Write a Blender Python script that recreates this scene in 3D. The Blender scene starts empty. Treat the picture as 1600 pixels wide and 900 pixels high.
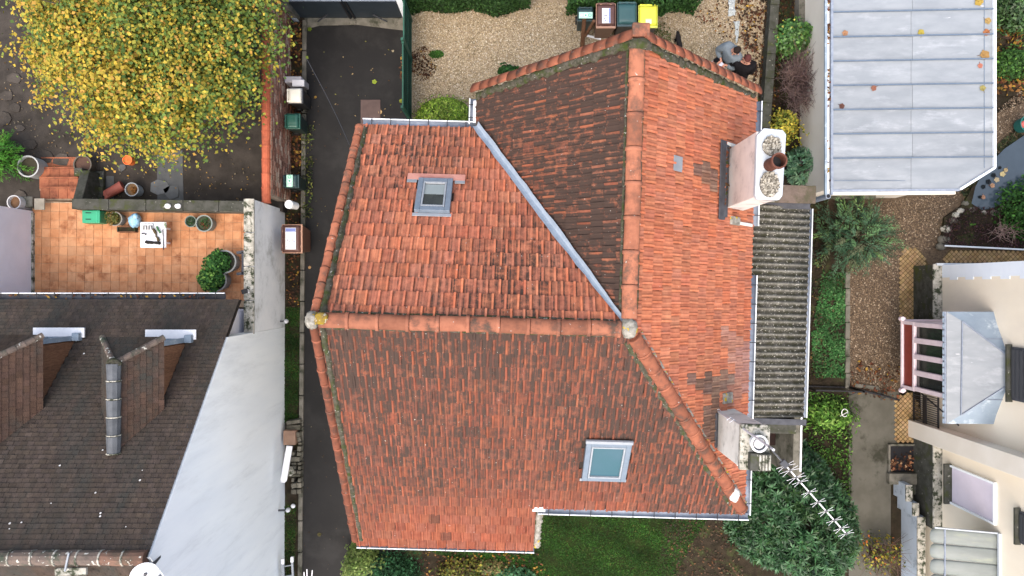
import bpy, bmesh, math, random
import numpy as np
from mathutils import Vector, Matrix
random.seed(7); rng = np.random.default_rng(7)
scene = bpy.context.scene
COL = scene.collection
# ------------------------------------------------------------------ camera, sky, sun, exposure
H = 18.6                                  # drone height above the driveway
FPX = 1142.0                              # focal length in photo pixels (1600 wide)
cam_data = bpy.data.cameras.new("drone_camera")
cam = bpy.data.objects.new("drone_camera", cam_data); COL.objects.link(cam)
cam.location = (0, 0, H); cam.rotation_euler = (0, 0, 0)
cam_data.sensor_width = 36.0; cam_data.lens = 36.0 * FPX / 1600.0
cam_data.clip_start = 0.1; cam_data.clip_end = 2000.0
scene.camera = cam
world = bpy.data.worlds.new("World"); scene.world = world; world.use_nodes = True
wn = world.node_tree.nodes; wl = world.node_tree.links
for n in list(wn): wn.remove(n)
sky = wn.new("ShaderNodeTexSky"); sky.sky_type = 'NISHITA'; sky.sun_disc = False
SUN_EL, SUN_ROT = math.radians(62), math.radians(200)
sky.sun_elevation = SUN_EL; sky.sun_rotation = SUN_ROT
sky.air_density = 1.0; sky.dust_density = 6.0; sky.ozone_density = 1.0
bg = wn.new("ShaderNodeBackground"); bg.inputs[1].default_value = 0.15
wo = wn.new("ShaderNodeOutputWorld"); wl.new(sky.outputs[0], bg.inputs[0]); wl.new(bg.outputs[0], wo.inputs[0])
sun_data = bpy.data.lights.new("overcast_sun", 'SUN'); sun_data.energy = 0.8; sun_data.angle = math.radians(150)
sun_data.color = (1.0, 0.965, 0.91)
sun = bpy.data.objects.new("overcast_sun", sun_data); COL.objects.link(sun)
# sky rotation is measured clockwise from +Y seen from above
sdir = Vector((math.sin(SUN_ROT) * math.cos(SUN_EL), math.cos(SUN_ROT) * math.cos(SUN_EL), math.sin(SUN_EL)))
sun.rotation_euler = sdir.to_track_quat('Z', 'Y').to_euler(); sun.location = sdir * 60
scene.view_settings.view_transform = 'Standard'; scene.view_settings.look = 'None'
scene.view_settings.gamma = 1.0; scene.view_settings.use_curve_mapping = False
scene.view_settings.exposure = 1.42

# ------------------------------------------------------------------ helpers
def P(px, py, z=0.0):
    """point of the place seen at photo position px,py if it stands at height z"""
    s = (H - z) / FPX
    return Vector(((px - 800) * s, (450 - py) * s, z))
def lin(c): return tuple((x / 12.92 if x <= .04045 else ((x + .055) / 1.055) ** 2.4) for x in (v / 255 for v in c))
def S(r, g, b, k=0.8): return tuple(min(.9, x * k) for x in lin((r, g, b)))

class MB:
    """collects geometry for ONE mesh object"""
    def __init__(s): s.v = []; s.f = []; s.c = []; s.M = None; s.col = (1, 1, 1, 1)
    def add(s, vs, fs, col=None):
        b = len(s.v)
        for p in vs:
            p = Vector(p)
            s.v.append(tuple(s.M @ p) if s.M is not None else tuple(p))
        for q in fs:
            s.f.append(tuple(b + i for i in q)); s.c.append(col or s.col)
        return s
    def box(s, c, d, col=None, rz=0.0, taper=1.0):
        x, y, z = d[0] / 2, d[1] / 2, d[2] / 2; R = Matrix.Rotation(rz, 3, 'Z') if rz else None
        vs = []
        for (sx, sy, sz) in ((-1,-1,-1),(1,-1,-1),(1,1,-1),(-1,1,-1),(-1,-1,1),(1,-1,1),(1,1,1),(-1,1,1)):
            k = taper if sz > 0 else 1.0
            p = Vector((sx * x * k, sy * y * k, sz * z))
            if R: p = R @ p
            vs.append(p + Vector(c))
        return s.add(vs, ((0,3,2,1),(4,5,6,7),(0,1,5,4),(1,2,6,5),(2,3,7,6),(3,0,4,7)), col)
    def bar(s, a, b, w, h=None, col=None):
        """square bar from a to b"""
        a = Vector(a); b = Vector(b); h = h or w; d = (b - a).normalized()
        up = Vector((0, 0, 1)) if abs(d.z) < .95 else Vector((0, 1, 0))
        x = d.cross(up).normalized(); y = x.cross(d).normalized()
        vs = [p + x * sx * w / 2 + y * sy * h / 2 for p in (a, b) for sx, sy in ((-1,-1),(1,-1),(1,1),(-1,1))]
        return s.add(vs, ((0,1,2,3),(7,6,5,4),(0,4,5,1),(1,5,6,2),(2,6,7,3),(3,7,4,0)), col)
    def slab(s, pts, t, col=None):
        """polygon given by its top outline, thickness t downward"""
        pts = [Vector(p) for p in pts]; n = len(pts)
        a = sum((pts[i].x * pts[(i+1) % n].y - pts[(i+1) % n].x * pts[i].y) for i in range(n))
        if a < 0: pts.reverse()
        vs = pts + [p - Vector((0, 0, t)) for p in pts]
        fs = [tuple(range(n)), tuple(range(2 * n - 1, n - 1, -1))]
        for i in range(n): j = (i + 1) % n; fs.append((i, i + n, j + n, j))
        return s.add(vs, fs, col)
    def sheet(s, pts, col=None):
        pts = [Vector(p) for p in pts]; n = len(pts)
        a = sum((pts[i].x * pts[(i+1) % n].y - pts[(i+1) % n].x * pts[i].y) for i in range(n))
        if a < 0: pts.reverse()
        return s.add(pts, [tuple(range(n))], col)
    def prism(s, pts, d, col=None):
        """outline swept by vector d"""
        pts = [Vector(p) for p in pts]; n = len(pts); d = Vector(d)
        vs = pts + [p + d for p in pts]
        fs = [tuple(range(n - 1, -1, -1)), tuple(range(n, 2 * n))]
        for i in range(n): j = (i + 1) % n; fs.append((i, j, j + n, i + n))
        return s.add(vs, fs, col)
    def tube(s, pts, rad, n=8, col=None, cap=True):
        pts = [Vector(p) for p in pts]; m = len(pts)
        if not hasattr(rad, '__len__'): rad = [rad] * m
        vs = []; fs = []; x = None
        for i, p in enumerate(pts):
            d = (pts[min(i + 1, m - 1)] - pts[max(i - 1, 0)]).normalized()
            if x is None: x = d.cross(Vector((0, 0, 1)) if abs(d.z) < .9 else Vector((0, 1, 0))).normalized()
            else: x = (x - d * x.dot(d)).normalized()
            y = d.cross(x)
            for k in range(n):
                a = 2 * math.pi * k / n; vs.append(p + (x * math.cos(a) + y * math.sin(a)) * rad[i])
        for i in range(m - 1):
            for k in range(n):
                k2 = (k + 1) % n; fs.append((i*n+k, i*n+k2, (i+1)*n+k2, (i+1)*n+k))
        if cap: fs.append(tuple(range(n - 1, -1, -1))); fs.append(tuple(range((m-1)*n, m*n)))
        return s.add(vs, fs, col)
    def lathe(s, c, prof, n=16, col=None, sx=1.0, sy=1.0):
        """prof: (radius, z) from outside bottom upward, then inside"""
        c = Vector(c); vs = []; fs = []; m = len(prof)
        for r, z in prof:
            for k in range(n):
                a = 2 * math.pi * k / n; vs.append(c + Vector((r * sx * math.cos(a), r * sy * math.sin(a), z)))
        for i in range(m - 1):
            for k in range(n):
                k2 = (k + 1) % n; fs.append((i*n+k, i*n+k2, (i+1)*n+k2, (i+1)*n+k))
        fs.append(tuple(range(n - 1, -1, -1))); fs.append(tuple(range((m-1)*n, m*n)))
        return s.add(vs, fs, col)
    def build(s, name, mat, parent=None, smooth=False, bevel=0, kind=None):
        me = bpy.data.meshes.new(name); me.from_pydata(s.v, [], s.f)
        paint(me, s.c)
        me.materials.append(mat)
        if smooth:
            for p in me.polygons: p.use_smooth = True
        o = bpy.data.objects.new(name, me); COL.objects.link(o)
        if bevel:
            m = o.modifiers.new("bevel", 'BEVEL'); m.width = bevel; m.segments = 2; m.limit_method = 'ANGLE'
        if parent: child(o, parent)
        if kind: o["kind"] = kind
        return o
def paint(me, cols):
    a = me.attributes.new("tint", 'FLOAT_COLOR', 'CORNER')
    tot = np.empty(len(me.polygons), dtype=np.int32); me.polygons.foreach_get("loop_total", tot)
    arr = np.repeat(np.array(cols, dtype=np.float32).reshape(-1, 4), tot, axis=0)
    a.data.foreach_set("color", arr.ravel())
def child(o, parent):
    o.parent = parent
    o.matrix_parent_inverse = Matrix.Translation(parent.location).inverted() if parent.parent is None else Matrix.Identity(4)
def tag(o, label, cat, group=None):
    o["label"] = label; o["category"] = cat
    if group: o["group"] = group
    return o
def thing(name, label, cat, loc=(0, 0, 0), group=None):
    o = bpy.data.objects.new(name, None); COL.objects.link(o); o.location = loc; o.empty_display_size = .2
    return tag(o, label, cat, group)
def struct(name, mb, mat, **k): return mb.build(name, mat, kind="structure", **k)

# ------------------------------------------------------------------ materials
def pmat(name, col, col2=None, scale=6.0, rough=.85, bump=.15, bscale=60.0, spec=.25, grime=None, gscale=3.0,
         glo=.45, ghi=.65, gfac=1.0, spots=None, sscale=30.0, slo=.68, metal=0.0, trans=0.0, det=6.0, stretch=None, bdist=.02, attr=True):
    m = bpy.data.materials.new(name); m.use_nodes = True; nt = m.node_tree; N = nt.nodes; L = nt.links
    for n in list(N): N.remove(n)
    out = N.new("ShaderNodeOutputMaterial"); bs = N.new("ShaderNodeBsdfPrincipled")
    bs.inputs["Roughness"].default_value = rough; bs.inputs["Metallic"].default_value = metal
    bs.inputs["Specular IOR Level"].default_value = spec
    geo = N.new("ShaderNodeNewGeometry"); pos = geo.outputs["Position"]
    if stretch:
        mp = N.new("ShaderNodeMapping"); mp.inputs["Scale"].default_value = stretch; L.new(pos, mp.inputs[0]); pos = mp.outputs[0]
    def noise(sc, d=det, ro=.6):
        n = N.new("ShaderNodeTexNoise"); n.inputs["Scale"].default_value = sc; n.inputs["Detail"].default_value = d
        n.inputs["Roughness"].default_value = ro; L.new(pos, n.inputs["Vector"]); return n.outputs["Fac"]
    def rng_(v, lo, hi, t=1.0):
        n = N.new("ShaderNodeMapRange"); n.inputs["From Min"].default_value = lo; n.inputs["From Max"].default_value = hi
        n.inputs["To Max"].default_value = t; n.interpolation_type = 'SMOOTHSTEP'; L.new(v, n.inputs["Value"]); return n.outputs[0]
    def mix(f, a, b, mode='MIX'):
        n = N.new("ShaderNodeMix"); n.data_type = 'RGBA'; n.blend_type = mode
        for sock, val in ((n.inputs["Factor"], f), (n.inputs["A"] if False else n.inputs[6], a), (n.inputs[7], b)):
            if isinstance(val, (int, float)): sock.default_value = val
            elif isinstance(val, tuple): sock.default_value = (*val[:3], 1)
            else: L.new(val, sock)
        return n.outputs[2]
    def mul(a, b):
        n = N.new("ShaderNodeMath"); n.operation = 'MULTIPLY'
        for i, v in enumerate((a, b)):
            if isinstance(v, (int, float)): n.inputs[i].default_value = v
            else: L.new(v, n.inputs[i])
        return n.outputs[0]
    at = N.new("ShaderNodeAttribute"); at.attribute_name = "tint"; oi = N.new("ShaderNodeObjectInfo")
    c = mix(rng_(noise(scale), .3, .7), tuple(col), tuple(col2 or col))
    if attr: c = mix(1.0, c, at.outputs["Color"], 'MULTIPLY')
    c = mix(1.0, c, oi.outputs["Color"], 'MULTIPLY')
    if grime:
        f = rng_(noise(gscale, 8.0, .7), glo, ghi, gfac)
        f = mul(f, at.outputs["Alpha"]); f = mul(f, oi.outputs["Alpha"])
        c = mix(f, c, tuple(grime))
    if spots:
        c = mix(rng_(noise(sscale, 3.0, .5), slo, slo + .04), c, tuple(spots))
    L.new(c, bs.inputs["Base Color"])
    if bump:
        b = N.new("ShaderNodeBump"); b.inputs["Strength"].default_value = bump; b.inputs["Distance"].default_value = bdist
        L.new(noise(bscale, 5.0), b.inputs["Height"]); L.new(b.outputs[0], bs.inputs["Normal"])
    sh = bs.outputs[0]
    if trans:
        tr = N.new("ShaderNodeBsdfTranslucent"); L.new(c, tr.inputs[0]); mx = N.new("ShaderNodeMixShader"); mx.inputs[0].default_value = trans
        L.new(sh, mx.inputs[1]); L.new(tr.outputs[0], mx.inputs[2]); sh = mx.outputs[0]
    L.new(sh, out.inputs[0])
    return m
M = {}
M['tile'] = pmat("clay_tile", S(212,135,102,.74), S(190,114,86,.74), 9, .85, .35, 90, .2, grime=S(84,68,60,.55), gscale=7.0, glo=.22, ghi=.70, spots=S(205,200,190), sscale=26, slo=.72)
M['ridge'] = pmat("ridge_clay", S(208,138,108,.46), S(184,114,88,.46), 5, .85, .3, 60, .2, grime=S(112,94,82,.5), gscale=5, glo=.42, ghi=.7, spots=S(205,200,190,.6), sscale=14, slo=.70)
M['mortar'] = pmat("mossy_mortar", S(122,116,104,.5), S(78,78,62,.5), 14, .95, .8, 60, .1, grime=S(80,92,48,.5), gscale=6, glo=.45, ghi=.66, spots=S(190,188,178,.6), sscale=22, slo=.66)
M['lichen'] = pmat("lichen_mortar", S(200,196,184,.55), S(140,136,124,.55), 14, .95, .8, 60, .1, spots=S(196,168,44), sscale=7, slo=.6)
M['whitemortar'] = pmat("white_mortar", S(238,236,232,.9), S(215,212,205), 14, .9, .7, 40, .1)
M['deck'] = pmat("dark_underlay", (.03,.024,.02))
M['zinc'] = pmat("zinc_sheet", S(188,196,202,.44), S(170,179,186,.44), 2.5, .5, .06, 30, .4, grime=S(214,220,226,.5), gscale=3.2, glo=.48, ghi=.72, gfac=.6, stretch=(.5,1.6,1), spots=S(222,226,230,.5), sscale=5, slo=.72)
M['zincblue'] = pmat("blue_zinc", S(168,186,202,.58), S(150,168,184,.58), 2.5, .5, .06, 30, .4, grime=S(196,208,216), gscale=4, glo=.52, ghi=.72)
M['lead'] = pmat("dull_lead", S(78,80,86), S(62,64,70), 8, .6, .2, 40, .3)
M['gutter'] = pmat("gutter_zinc", S(165,176,192,.6), S(140,152,170,.6), 10, .5, .1, 40, .4)
M['gutterwhite'] = pmat("gutter_rim", S(235,240,244,.9), S(222,228,232,.9), 6, .5, .05, 40, .4)
M['seam'] = pmat("zinc_seam", S(116,136,158,.5), S(132,150,170,.5), 10, .5, .05)
M['black'] = pmat("black_metal", (.012,.012,.014), rough=.5)
M['darkgrey'] = pmat("grey_plastic", S(70,72,76), rough=.5, bump=.05)
M['winframe'] = pmat("window_frame_grey", S(150,165,180,.5), S(136,152,168,.5), 10, .5, .05)
M['winlight'] = pmat("window_frame_light", S(205,212,218,.45), S(190,198,206,.45), 10, .5, .05)
M['white'] = pmat("white_paint", (.8,.8,.8), (.74,.74,.75), 4, .5, .05)
M['whitewall'] = pmat("white_render", S(238,243,245,.98), S(230,236,240,.98), .9, .85, .1, 40, .2, grime=S(206,212,216,.95), gscale=1.1, glo=.46, ghi=.8, gfac=.8, stretch=(2.4,2.4,.4))
M['dirtywall'] = pmat("grey_white_render", S(236,238,240,.95), S(222,226,230,.95), 1.6, .9, .15, 40, .2, grime=S(186,188,186,.9), gscale=1.6, glo=.5, ghi=.72)
M['palewall'] = pmat("pale_lilac_render", S(226,226,236,.9), S(218,218,228,.9), 2, .9, .1, 40, .2)
M['cream'] = pmat("cream_render", S(238,228,208,.9), S(228,216,194,.9), .7, .9, .1, 50, .2, grime=S(222,212,194,.95), gscale=.8, glo=.5, ghi=.75, stretch=(1,1,.5))
M['creamband'] = pmat("pale_render_band", S(232,226,214,.85), S(224,217,203,.85), 1.2, .9, .1, 50, .2)
M['quoin'] = pmat("whitewashed_quoin", S(228,236,244,.9), S(220,228,238,.9), 1.5, .85, .1, 50, .2)
M['bluewall'] = pmat("blue_grey_render", S(190,202,214), S(176,188,200), 2, .9, .15, 50, .2, grime=S(110,116,116), gscale=2, glo=.55, ghi=.75)
M['concrete'] = pmat("old_concrete", S(126,122,112), S(98,96,86), 4, .95, .4, 50, .1, grime=S(64,66,54), gscale=3, glo=.48, ghi=.68)
M['mossconcrete'] = pmat("mossy_dark_concrete", S(86,86,80), S(62,64,56), 6, .95, .5, 50, .1, grime=S(78,84,48), gscale=3, glo=.5, ghi=.7, spots=S(150,150,140), sscale=14, slo=.68)
M['speckled'] = pmat("lichened_ledge", S(196,192,180), S(150,148,136), 8, .95, .5, 50, .1, grime=S(60,66,50), gscale=7, glo=.47, ghi=.6)
M['render'] = pmat("chimney_render", S(226,218,210,.9), S(204,196,190,.9), 2.2, .9, .2, 40, .2, grime=S(150,144,140), gscale=2.2, glo=.5, ghi=.75)
M['render2'] = pmat("chimney_render_grey", S(222,222,214,.9), S(206,206,198,.9), 2.2, .9, .2, 40, .2, grime=S(170,170,162), gscale=3, glo=.5, ghi=.75)
M['capwhite'] = pmat("white_chimney_cap", S(220,228,234,.6), S(202,210,216,.6), 4, .8, .25, 40, .2)
M['terracotta'] = pmat("terracotta_pot", S(150,98,80,.36), S(124,78,64,.36), 10, .8, .2, 60, .2)
M['fibre'] = pmat("fibre_cement", S(132,130,122,.62), S(98,96,90,.62), 10, .95, .5, 70, .1, grime=S(62,62,48), gscale=7, glo=.4, ghi=.66, spots=S(178,176,166), sscale=24, slo=.62)
M['asphalt'] = pmat("wet_asphalt", (.010,.0098,.0096), (.014,.0135,.013), 1.2, .7, .25, 180, .2, grime=(.021,.0205,.0195), gscale=1.0, glo=.47, ghi=.68, bdist=.005)
M['pathconc'] = pmat("damp_concrete_path", S(112,110,100,.6), S(94,92,82,.6), 1.4, .85, .25, 70, .2, grime=S(66,66,54,.55), gscale=.9, glo=.52, ghi=.66)
M['soil'] = pmat("dark_soil", S(62,54,44), S(44,40,32), 5, 1, .9, 50, .05, grime=S(70,78,46), gscale=2.2, glo=.5, ghi=.7)
M['garden'] = pmat("damp_garden_ground", S(84,78,72,.6), S(62,58,54,.6), 2.2, .95, .6, 50, .1, grime=S(56,52,46), gscale=2, glo=.5, ghi=.7)
M['slabgrey'] = pmat("grey_paving", S(96,98,98), S(80,82,82), 3, .9, .3, 50, .15)
M['gravel'] = pmat("pale_gravel_bed", S(196,178,150,.68), S(156,138,112,.68), 22, .95, .9, 60, .1, grime=S(104,92,62), gscale=1.6, glo=.52, ghi=.72, bdist=.03)
M['pebble'] = pmat("pale_pebbles", (.83,.83,.83), (.72,.71,.70), 30, .85, 0)
M['browngravel'] = pmat("brown_gravel_bed", S(112,96,78), S(82,70,58), 22, .95, .9, 60, .1, grime=S(74,62,44), gscale=1.4, glo=.52, ghi=.72, bdist=.03)
M['sandsett'] = pmat("sandstone_setts", S(190,164,124,.62), S(172,142,102,.62), 3, .9, .3, 60, .1, grime=S(112,96,60), gscale=1.3, glo=.48, ghi=.7)
M['settjoint'] = pmat("sett_joint", S(96,80,52), S(78,66,44), 12, 1, .5)
M['lawnbase'] = pmat("lawn_soil", S(44,58,28,.7), S(40,46,26,.7), 3, 1, .6, 50, .05, grime=S(64,58,40), gscale=1.1, glo=.55, ghi=.72)
M['leaf'] = pmat("leaf", (1,1,1), (.85,.85,.85), 14, .65, 0, trans=.22, spec=.2)
M['gloss'] = pmat("glossy_leaf", (1,1,1), (.85,.88,.85), 14, .45, 0, trans=.1, spec=.4)
M['bark'] = pmat("bark", S(92,82,68), S(66,58,48), 14, .95, .6, 40, .1)
M['twig'] = pmat("dry_twig", S(140,122,116), S(110,94,90), 14, .95, 0)
M['floortile'] = pmat("terrace_tile", S(218,160,116,.8), S(202,138,94,.8), 5, .75, .12, 40, .25, grime=S(150,92,58), gscale=3, glo=.45, ghi=.7)
M['grout'] = pmat("pale_grout", S(196,170,140), S(168,140,112), 8, .95, .2)
M['steptile'] = pmat("step_tile", S(190,118,82,.65), S(166,94,66,.65), 8, .75, .15, 40, .25, grime=S(92,62,46), gscale=4, glo=.52, ghi=.72)
M['slate'] = pmat("brown_roof_tile", S(112,98,88,.46), S(92,82,74,.46), 5, .92, .5, 60, .15, grime=S(84,82,76,.5), gscale=.9, glo=.42, ghi=.66, stretch=(1.6,.55,.55))
M['slateridge'] = pmat("mossy_ridge_tile", S(124,110,100), S(96,86,80), 7, .92, .5, 60, .15, grime=S(70,78,66), gscale=3, glo=.48, ghi=.66, spots=S(190,188,178), sscale=14, slo=.62)
M['timber'] = pmat("weathered_timber", S(134,98,74), S(106,76,58), 9, .9, .3, 40, .15, stretch=(6,6,1))
M['brownwood'] = pmat("brown_wood", S(110,78,56), S(86,60,42), 9, .85, .3, 40, .15)
M['brick'] = pmat("old_brick", (1,1,1), (.72,.7,.68), 14, .92, .4, 70, .1, grime=S(110,100,88), gscale=4, glo=.5, ghi=.7)
M['brickmortar'] = pmat("lime_mortar", S(176,160,142), S(146,130,114), 10, .95, .4)
M['coping'] = pmat("orange_coping", S(206,114,82,.7), S(182,94,66,.7), 8, .8, .2, 50, .25, grime=S(140,84,64), gscale=4, glo=.52, ghi=.72)
M['glassdark'] = pmat("dark_glass", (.018,.02,.02), (.03,.034,.03), 6, .08, 0, spec=.6)
M['glassblue'] = pmat("blue_blind_glass", S(88,142,158,.34), S(100,146,166,.34), 1.2, .12, 0, spec=.5)
M['glassgrey'] = pmat("grey_blind_glass", S(150,160,160,.8), S(140,150,150,.8), 3, .12, 0, spec=.5)
M['lilac'] = pmat("lilac_blind", S(224,216,228,.92), S(214,206,218,.92), 2, .6, .03)
M['pink'] = pmat("pale_pink_frame", S(226,208,212,.88), S(214,196,200,.88), 8, .6, .08)
M['redpanel'] = pmat("red_panel", S(150,66,54), S(136,58,48), 6, .6, .08)
M['plastic'] = pmat("bin_plastic", (1,1,1), (.9,.9,.9), 6, .42, .08, 60, .4)
M['cloth'] = pmat("cloth", (1,1,1), (.82,.82,.82), 18, .95, .3, 60, .1)
M['skin'] = pmat("skin", S(206,150,126), rough=.6, bump=0, attr=False)
M['metal'] = pmat("bright_metal", S(214,216,218,.9), S(196,198,200,.9), 12, .35, .03, spec=.5)
M['gatepaint'] = pmat("dark_blue_gate", S(44,54,62), S(38,48,56), 3, .5, .05, spec=.35)
M['greenmesh'] = pmat("green_fence", S(46,92,76), S(38,78,64), 8, .6, .05)
M['water'] = pmat("pond_water", S(66,80,90), S(58,72,82), 2.2, .12, .02, 8, .5)
M['poly'] = pmat("old_polycarbonate", S(172,180,176,.5), S(154,162,158,.5), 2.4, .6, .08, 30, .3, grime=S(150,156,140), gscale=2, glo=.5, ghi=.72, stretch=(.5,2,1))
M['bluebag'] = pmat("blue_plastic_bag", S(130,190,222), S(180,214,232), 14, .35, .5, 30, .5)
M['paint'] = pmat("plain_paint", (1,1,1), (.94,.94,.94), 10, .6, .08)

# ------------------------------------------------------------------ leaf scatter
def leaf_mesh(name, mat, pts, nrm, size, cols, parent=None, aspect=.6, tang=None, kind=None, fold=.12):
    """many small folded leaves as one mesh; pts,nrm (N,3); size (N,); cols (N,3)"""
    pts = np.asarray(pts, float); n = len(pts); nrm = np.asarray(nrm, float)
    nrm = nrm / (np.linalg.norm(nrm, axis=1, keepdims=True) + 1e-9)
    t = rng.normal(size=(n, 3)) if tang is None else np.asarray(tang, float)
    t = t - nrm * (t * nrm).sum(1, keepdims=True); t /= (np.linalg.norm(t, axis=1, keepdims=True) + 1e-9)
    b = np.cross(nrm, t); L = (np.asarray(size) / 2)[:, None]; W = L * aspect
    v = np.empty((n, 4, 3)); up = nrm * L * fold * 2
    v[:, 0] = pts - t * L; v[:, 1] = pts + b * W + up; v[:, 2] = pts + t * L; v[:, 3] = pts - b * W + up
    me = bpy.data.meshes.new(name)
    me.vertices.add(n * 4); me.vertices.foreach_set("co", v.ravel().astype(np.float32))
    me.loops.add(n * 4); me.loops.foreach_set("vertex_index", np.arange(n * 4, dtype=np.int32))
    me.polygons.add(n); me.polygons.foreach_set("loop_start", np.arange(0, n * 4, 4, dtype=np.int32))
    me.update(calc_edges=True)
    a = me.attributes.new("tint", 'FLOAT_COLOR', 'CORNER')
    c = np.concatenate([np.asarray(cols, float), np.ones((n, 1))], 1).astype(np.float32)
    a.data.foreach_set("color", np.repeat(c, 4, axis=0).ravel())
    me.materials.append(mat)
    o = bpy.data.objects.new(name, me); COL.objects.link(o)
    if parent: child(o, parent)
    if kind: o["kind"] = kind
    return o
def pick(cols, w, n, var=.18):
    cols = np.array(cols); i = rng.choice(len(cols), n, p=np.array(w) / np.sum(w))
    return np.clip(cols[i] * (1 + rng.normal(0, var, (n, 1))), .003, .95)
def dome(n, c, r, hz, lump=.2, shell=.55, seed=0):
    """points spread in an uneven dome: centre c (base), plan radius r (scalar or (rx,ry)), height hz"""
    g = np.random.default_rng(seed)
    rx, ry = (r if hasattr(r, '__len__') else (r, r))
    d = g.normal(size=(n, 3)); d[:, 2] = np.abs(d[:, 2]); d /= np.linalg.norm(d, axis=1, keepdims=True)
    k = g.normal(size=(9, 3)); k[:, 2] = np.abs(k[:, 2]); k /= np.linalg.norm(k, axis=1, keepdims=True)
    amp = g.uniform(-1, 1, 9)
    lum = 1 + lump * (np.exp(-((1 - d @ k.T) / .12)) * amp).sum(1)
    q = (shell + (1 - shell) * g.random(n) ** .6) * lum
    p = d * q[:, None] * np.array([rx, ry, hz]) + np.array(c)
    return p, d
def bush(name, label, cat, px, py, r, hz, cols, w, n, size, z=0.0, mat='leaf', aspect=.6, lump=.34, shell=.45, seed=1, group=None, stems=5, upn=.5, stemmat='bark', leafname='foliage'):
    """a shrub: stems + many leaves; px,py is where its base stands"""
    base = P(px, py, z); t = thing(name, label, cat, base, group)
    p, d = dome(n, base, r, hz, lump, shell, seed)
    k_ = n // 6; r2 = tuple(x * 1.22 for x in r) if hasattr(r, '__len__') else r * 1.22
    p2, d2 = dome(k_, base, r2, hz * 1.12, lump * 1.6, .5, seed + 50); p = np.concatenate([p[k_:], p2]); d = np.concatenate([d[k_:], d2])
    nr = d + np.array([0, 0, upn]) + rng.normal(0, .45, (n, 3))
    leaf_mesh(leafname, M[mat], p, nr, size * rng.uniform(.6, 1.3, n), pick(cols, w, n, .26) * (1 + .28 * np.sin(p[:, :1] * 9 + seed) * np.cos(p[:, 1:2] * 8)), t, aspect)
    m = MB(); rr = r if not hasattr(r, '__len__') else min(r)
    for i in range(stems):
        a = 2 * math.pi * i / stems + random.random(); k = random.uniform(.3, .75)
        e = base + Vector((math.cos(a) * rr * k, math.sin(a) * rr * k, hz * random.uniform(.5, .8)))
        m.tube([base, base.lerp(e, .5) + Vector((0, 0, hz * .12)), e], [.03, .02, .008], 6)
    m.build('stem', M[stemmat], t)
    return t

# ------------------------------------------------------------------ the main house
TH = math.radians(-1.65); UX = Vector((math.cos(TH), math.sin(TH), 0)); VX = Vector((-math.sin(TH), math.cos(TH), 0)); ZV = Vector((0, 0, 1))
ZR = 7.46; JW = P(983, 514, ZR)
def HP(u, v, z): return Vector((JW.x, JW.y, 0)) + UX * u + VX * v + ZV * z
class Slope:
    def __init__(s, h, m):                      # h: horizontal upslope direction, m: tan of pitch; all pass the ridge point
        s.h = h; s.m = m; s.ea = h.cross(ZV).normalized(); s.ev = (h + ZV * m).normalized(); s.n = s.ea.cross(s.ev); s.R = HP(0, 0, ZR); s.cos = 1 / math.sqrt(1 + m * m)
    def at(s, a, b, c=0.0): return s.R + s.ea * a + s.ev * b + s.n * c
    def mat(s, a, b, c=0.0):
        p = s.at(a, b, c); q = Matrix((s.ea, s.ev, s.n)).transposed().to_4x4(); q.translation = p; return q
    def ray(s, px, py):
        o = Vector((0, 0, H)); d = P(px, py, 0) - o
        t = (s.R - o).dot(s.n) / d.dot(s.n); p = o + d * t - s.R
        return p.dot(s.ea), p.dot(s.ev)
SA = Slope(-VX, .807); SB = Slope(UX, 1.15); SC = Slope(-UX, 1.025); SD = Slope(VX, .78)
house = thing('house', 'large house in the middle with orange clay tile roof, two skylights and two chimneys', 'house', HP(-1, 0, 0))
VN = 4.40; VB = 4.30                            # gable line at the ridge / at the west eave
# walls
wb = MB()
foot = [HP(-4.72, 3.45, 0), HP(-2.42, 3.45, 0), HP(-2.42, 4.15, 0), HP(2.55, 4.2, 0), HP(2.55, -3.4, 0), HP(-1.38, -3.4, 0), HP(-1.38, -4.45, 0), HP(-4.72, -4.45, 0)]
wb.prism([p for p in foot], (0, 0, 3.7))
wb.prism([HP(-4.71, 3.44, 3.6), HP(-4.71, 0, 7.2), HP(-4.71, -4.44, 3.75)], UX * .3)
wb.prism([HP(-2.41, 4.13, 3.6), HP(-2.41, 4.13, 4.5), HP(0, 4.13, 7.2), HP(2.54, 4.13, 4.65), HP(2.54, 4.13, 3.6)], VX * -.3)
wb.build('wall', M['cream'], house)
# decks under the tiles
def deck(name, pts, k=.05):
    m = MB(); m.slab([p - ZV * .02 for p in pts], k); return m.build(name, M['deck'], house)
J = HP(0, 0, ZR)
polyA = [HP(-4.85, 0, ZR), HP(0, 0, ZR), HP(-2.571, 3.62, ZR - .807 * 3.62), HP(-4.85, 3.62, ZR - .807 * 3.62)]
polyB = [HP(0, 0, ZR), HP(0, VN, ZR), HP(-2.575, VB, ZR - 1.15 * 2.575), HP(-2.575, 3.62, ZR - 1.15 * 2.575)]
polyC = [HP(0, 0, ZR), HP(2.76, -3.56, ZR - 1.025 * 2.76), HP(2.76, VN, ZR - 1.025 * 2.76), HP(0, VN, ZR)]
polyD = [HP(-4.85, 0, ZR), HP(0, 0, ZR), HP(2.74, -3.6, ZR - .78 * 3.6), HP(-1.22, -3.6, ZR - .78 * 3.6), HP(-1.22, -4.64, ZR - .78 * 4.64), HP(-4.85, -4.64, ZR - .78 * 4.64)]
decks = [deck('roof_slope', p) for p in (polyA, polyB, polyC, polyD)]

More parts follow.
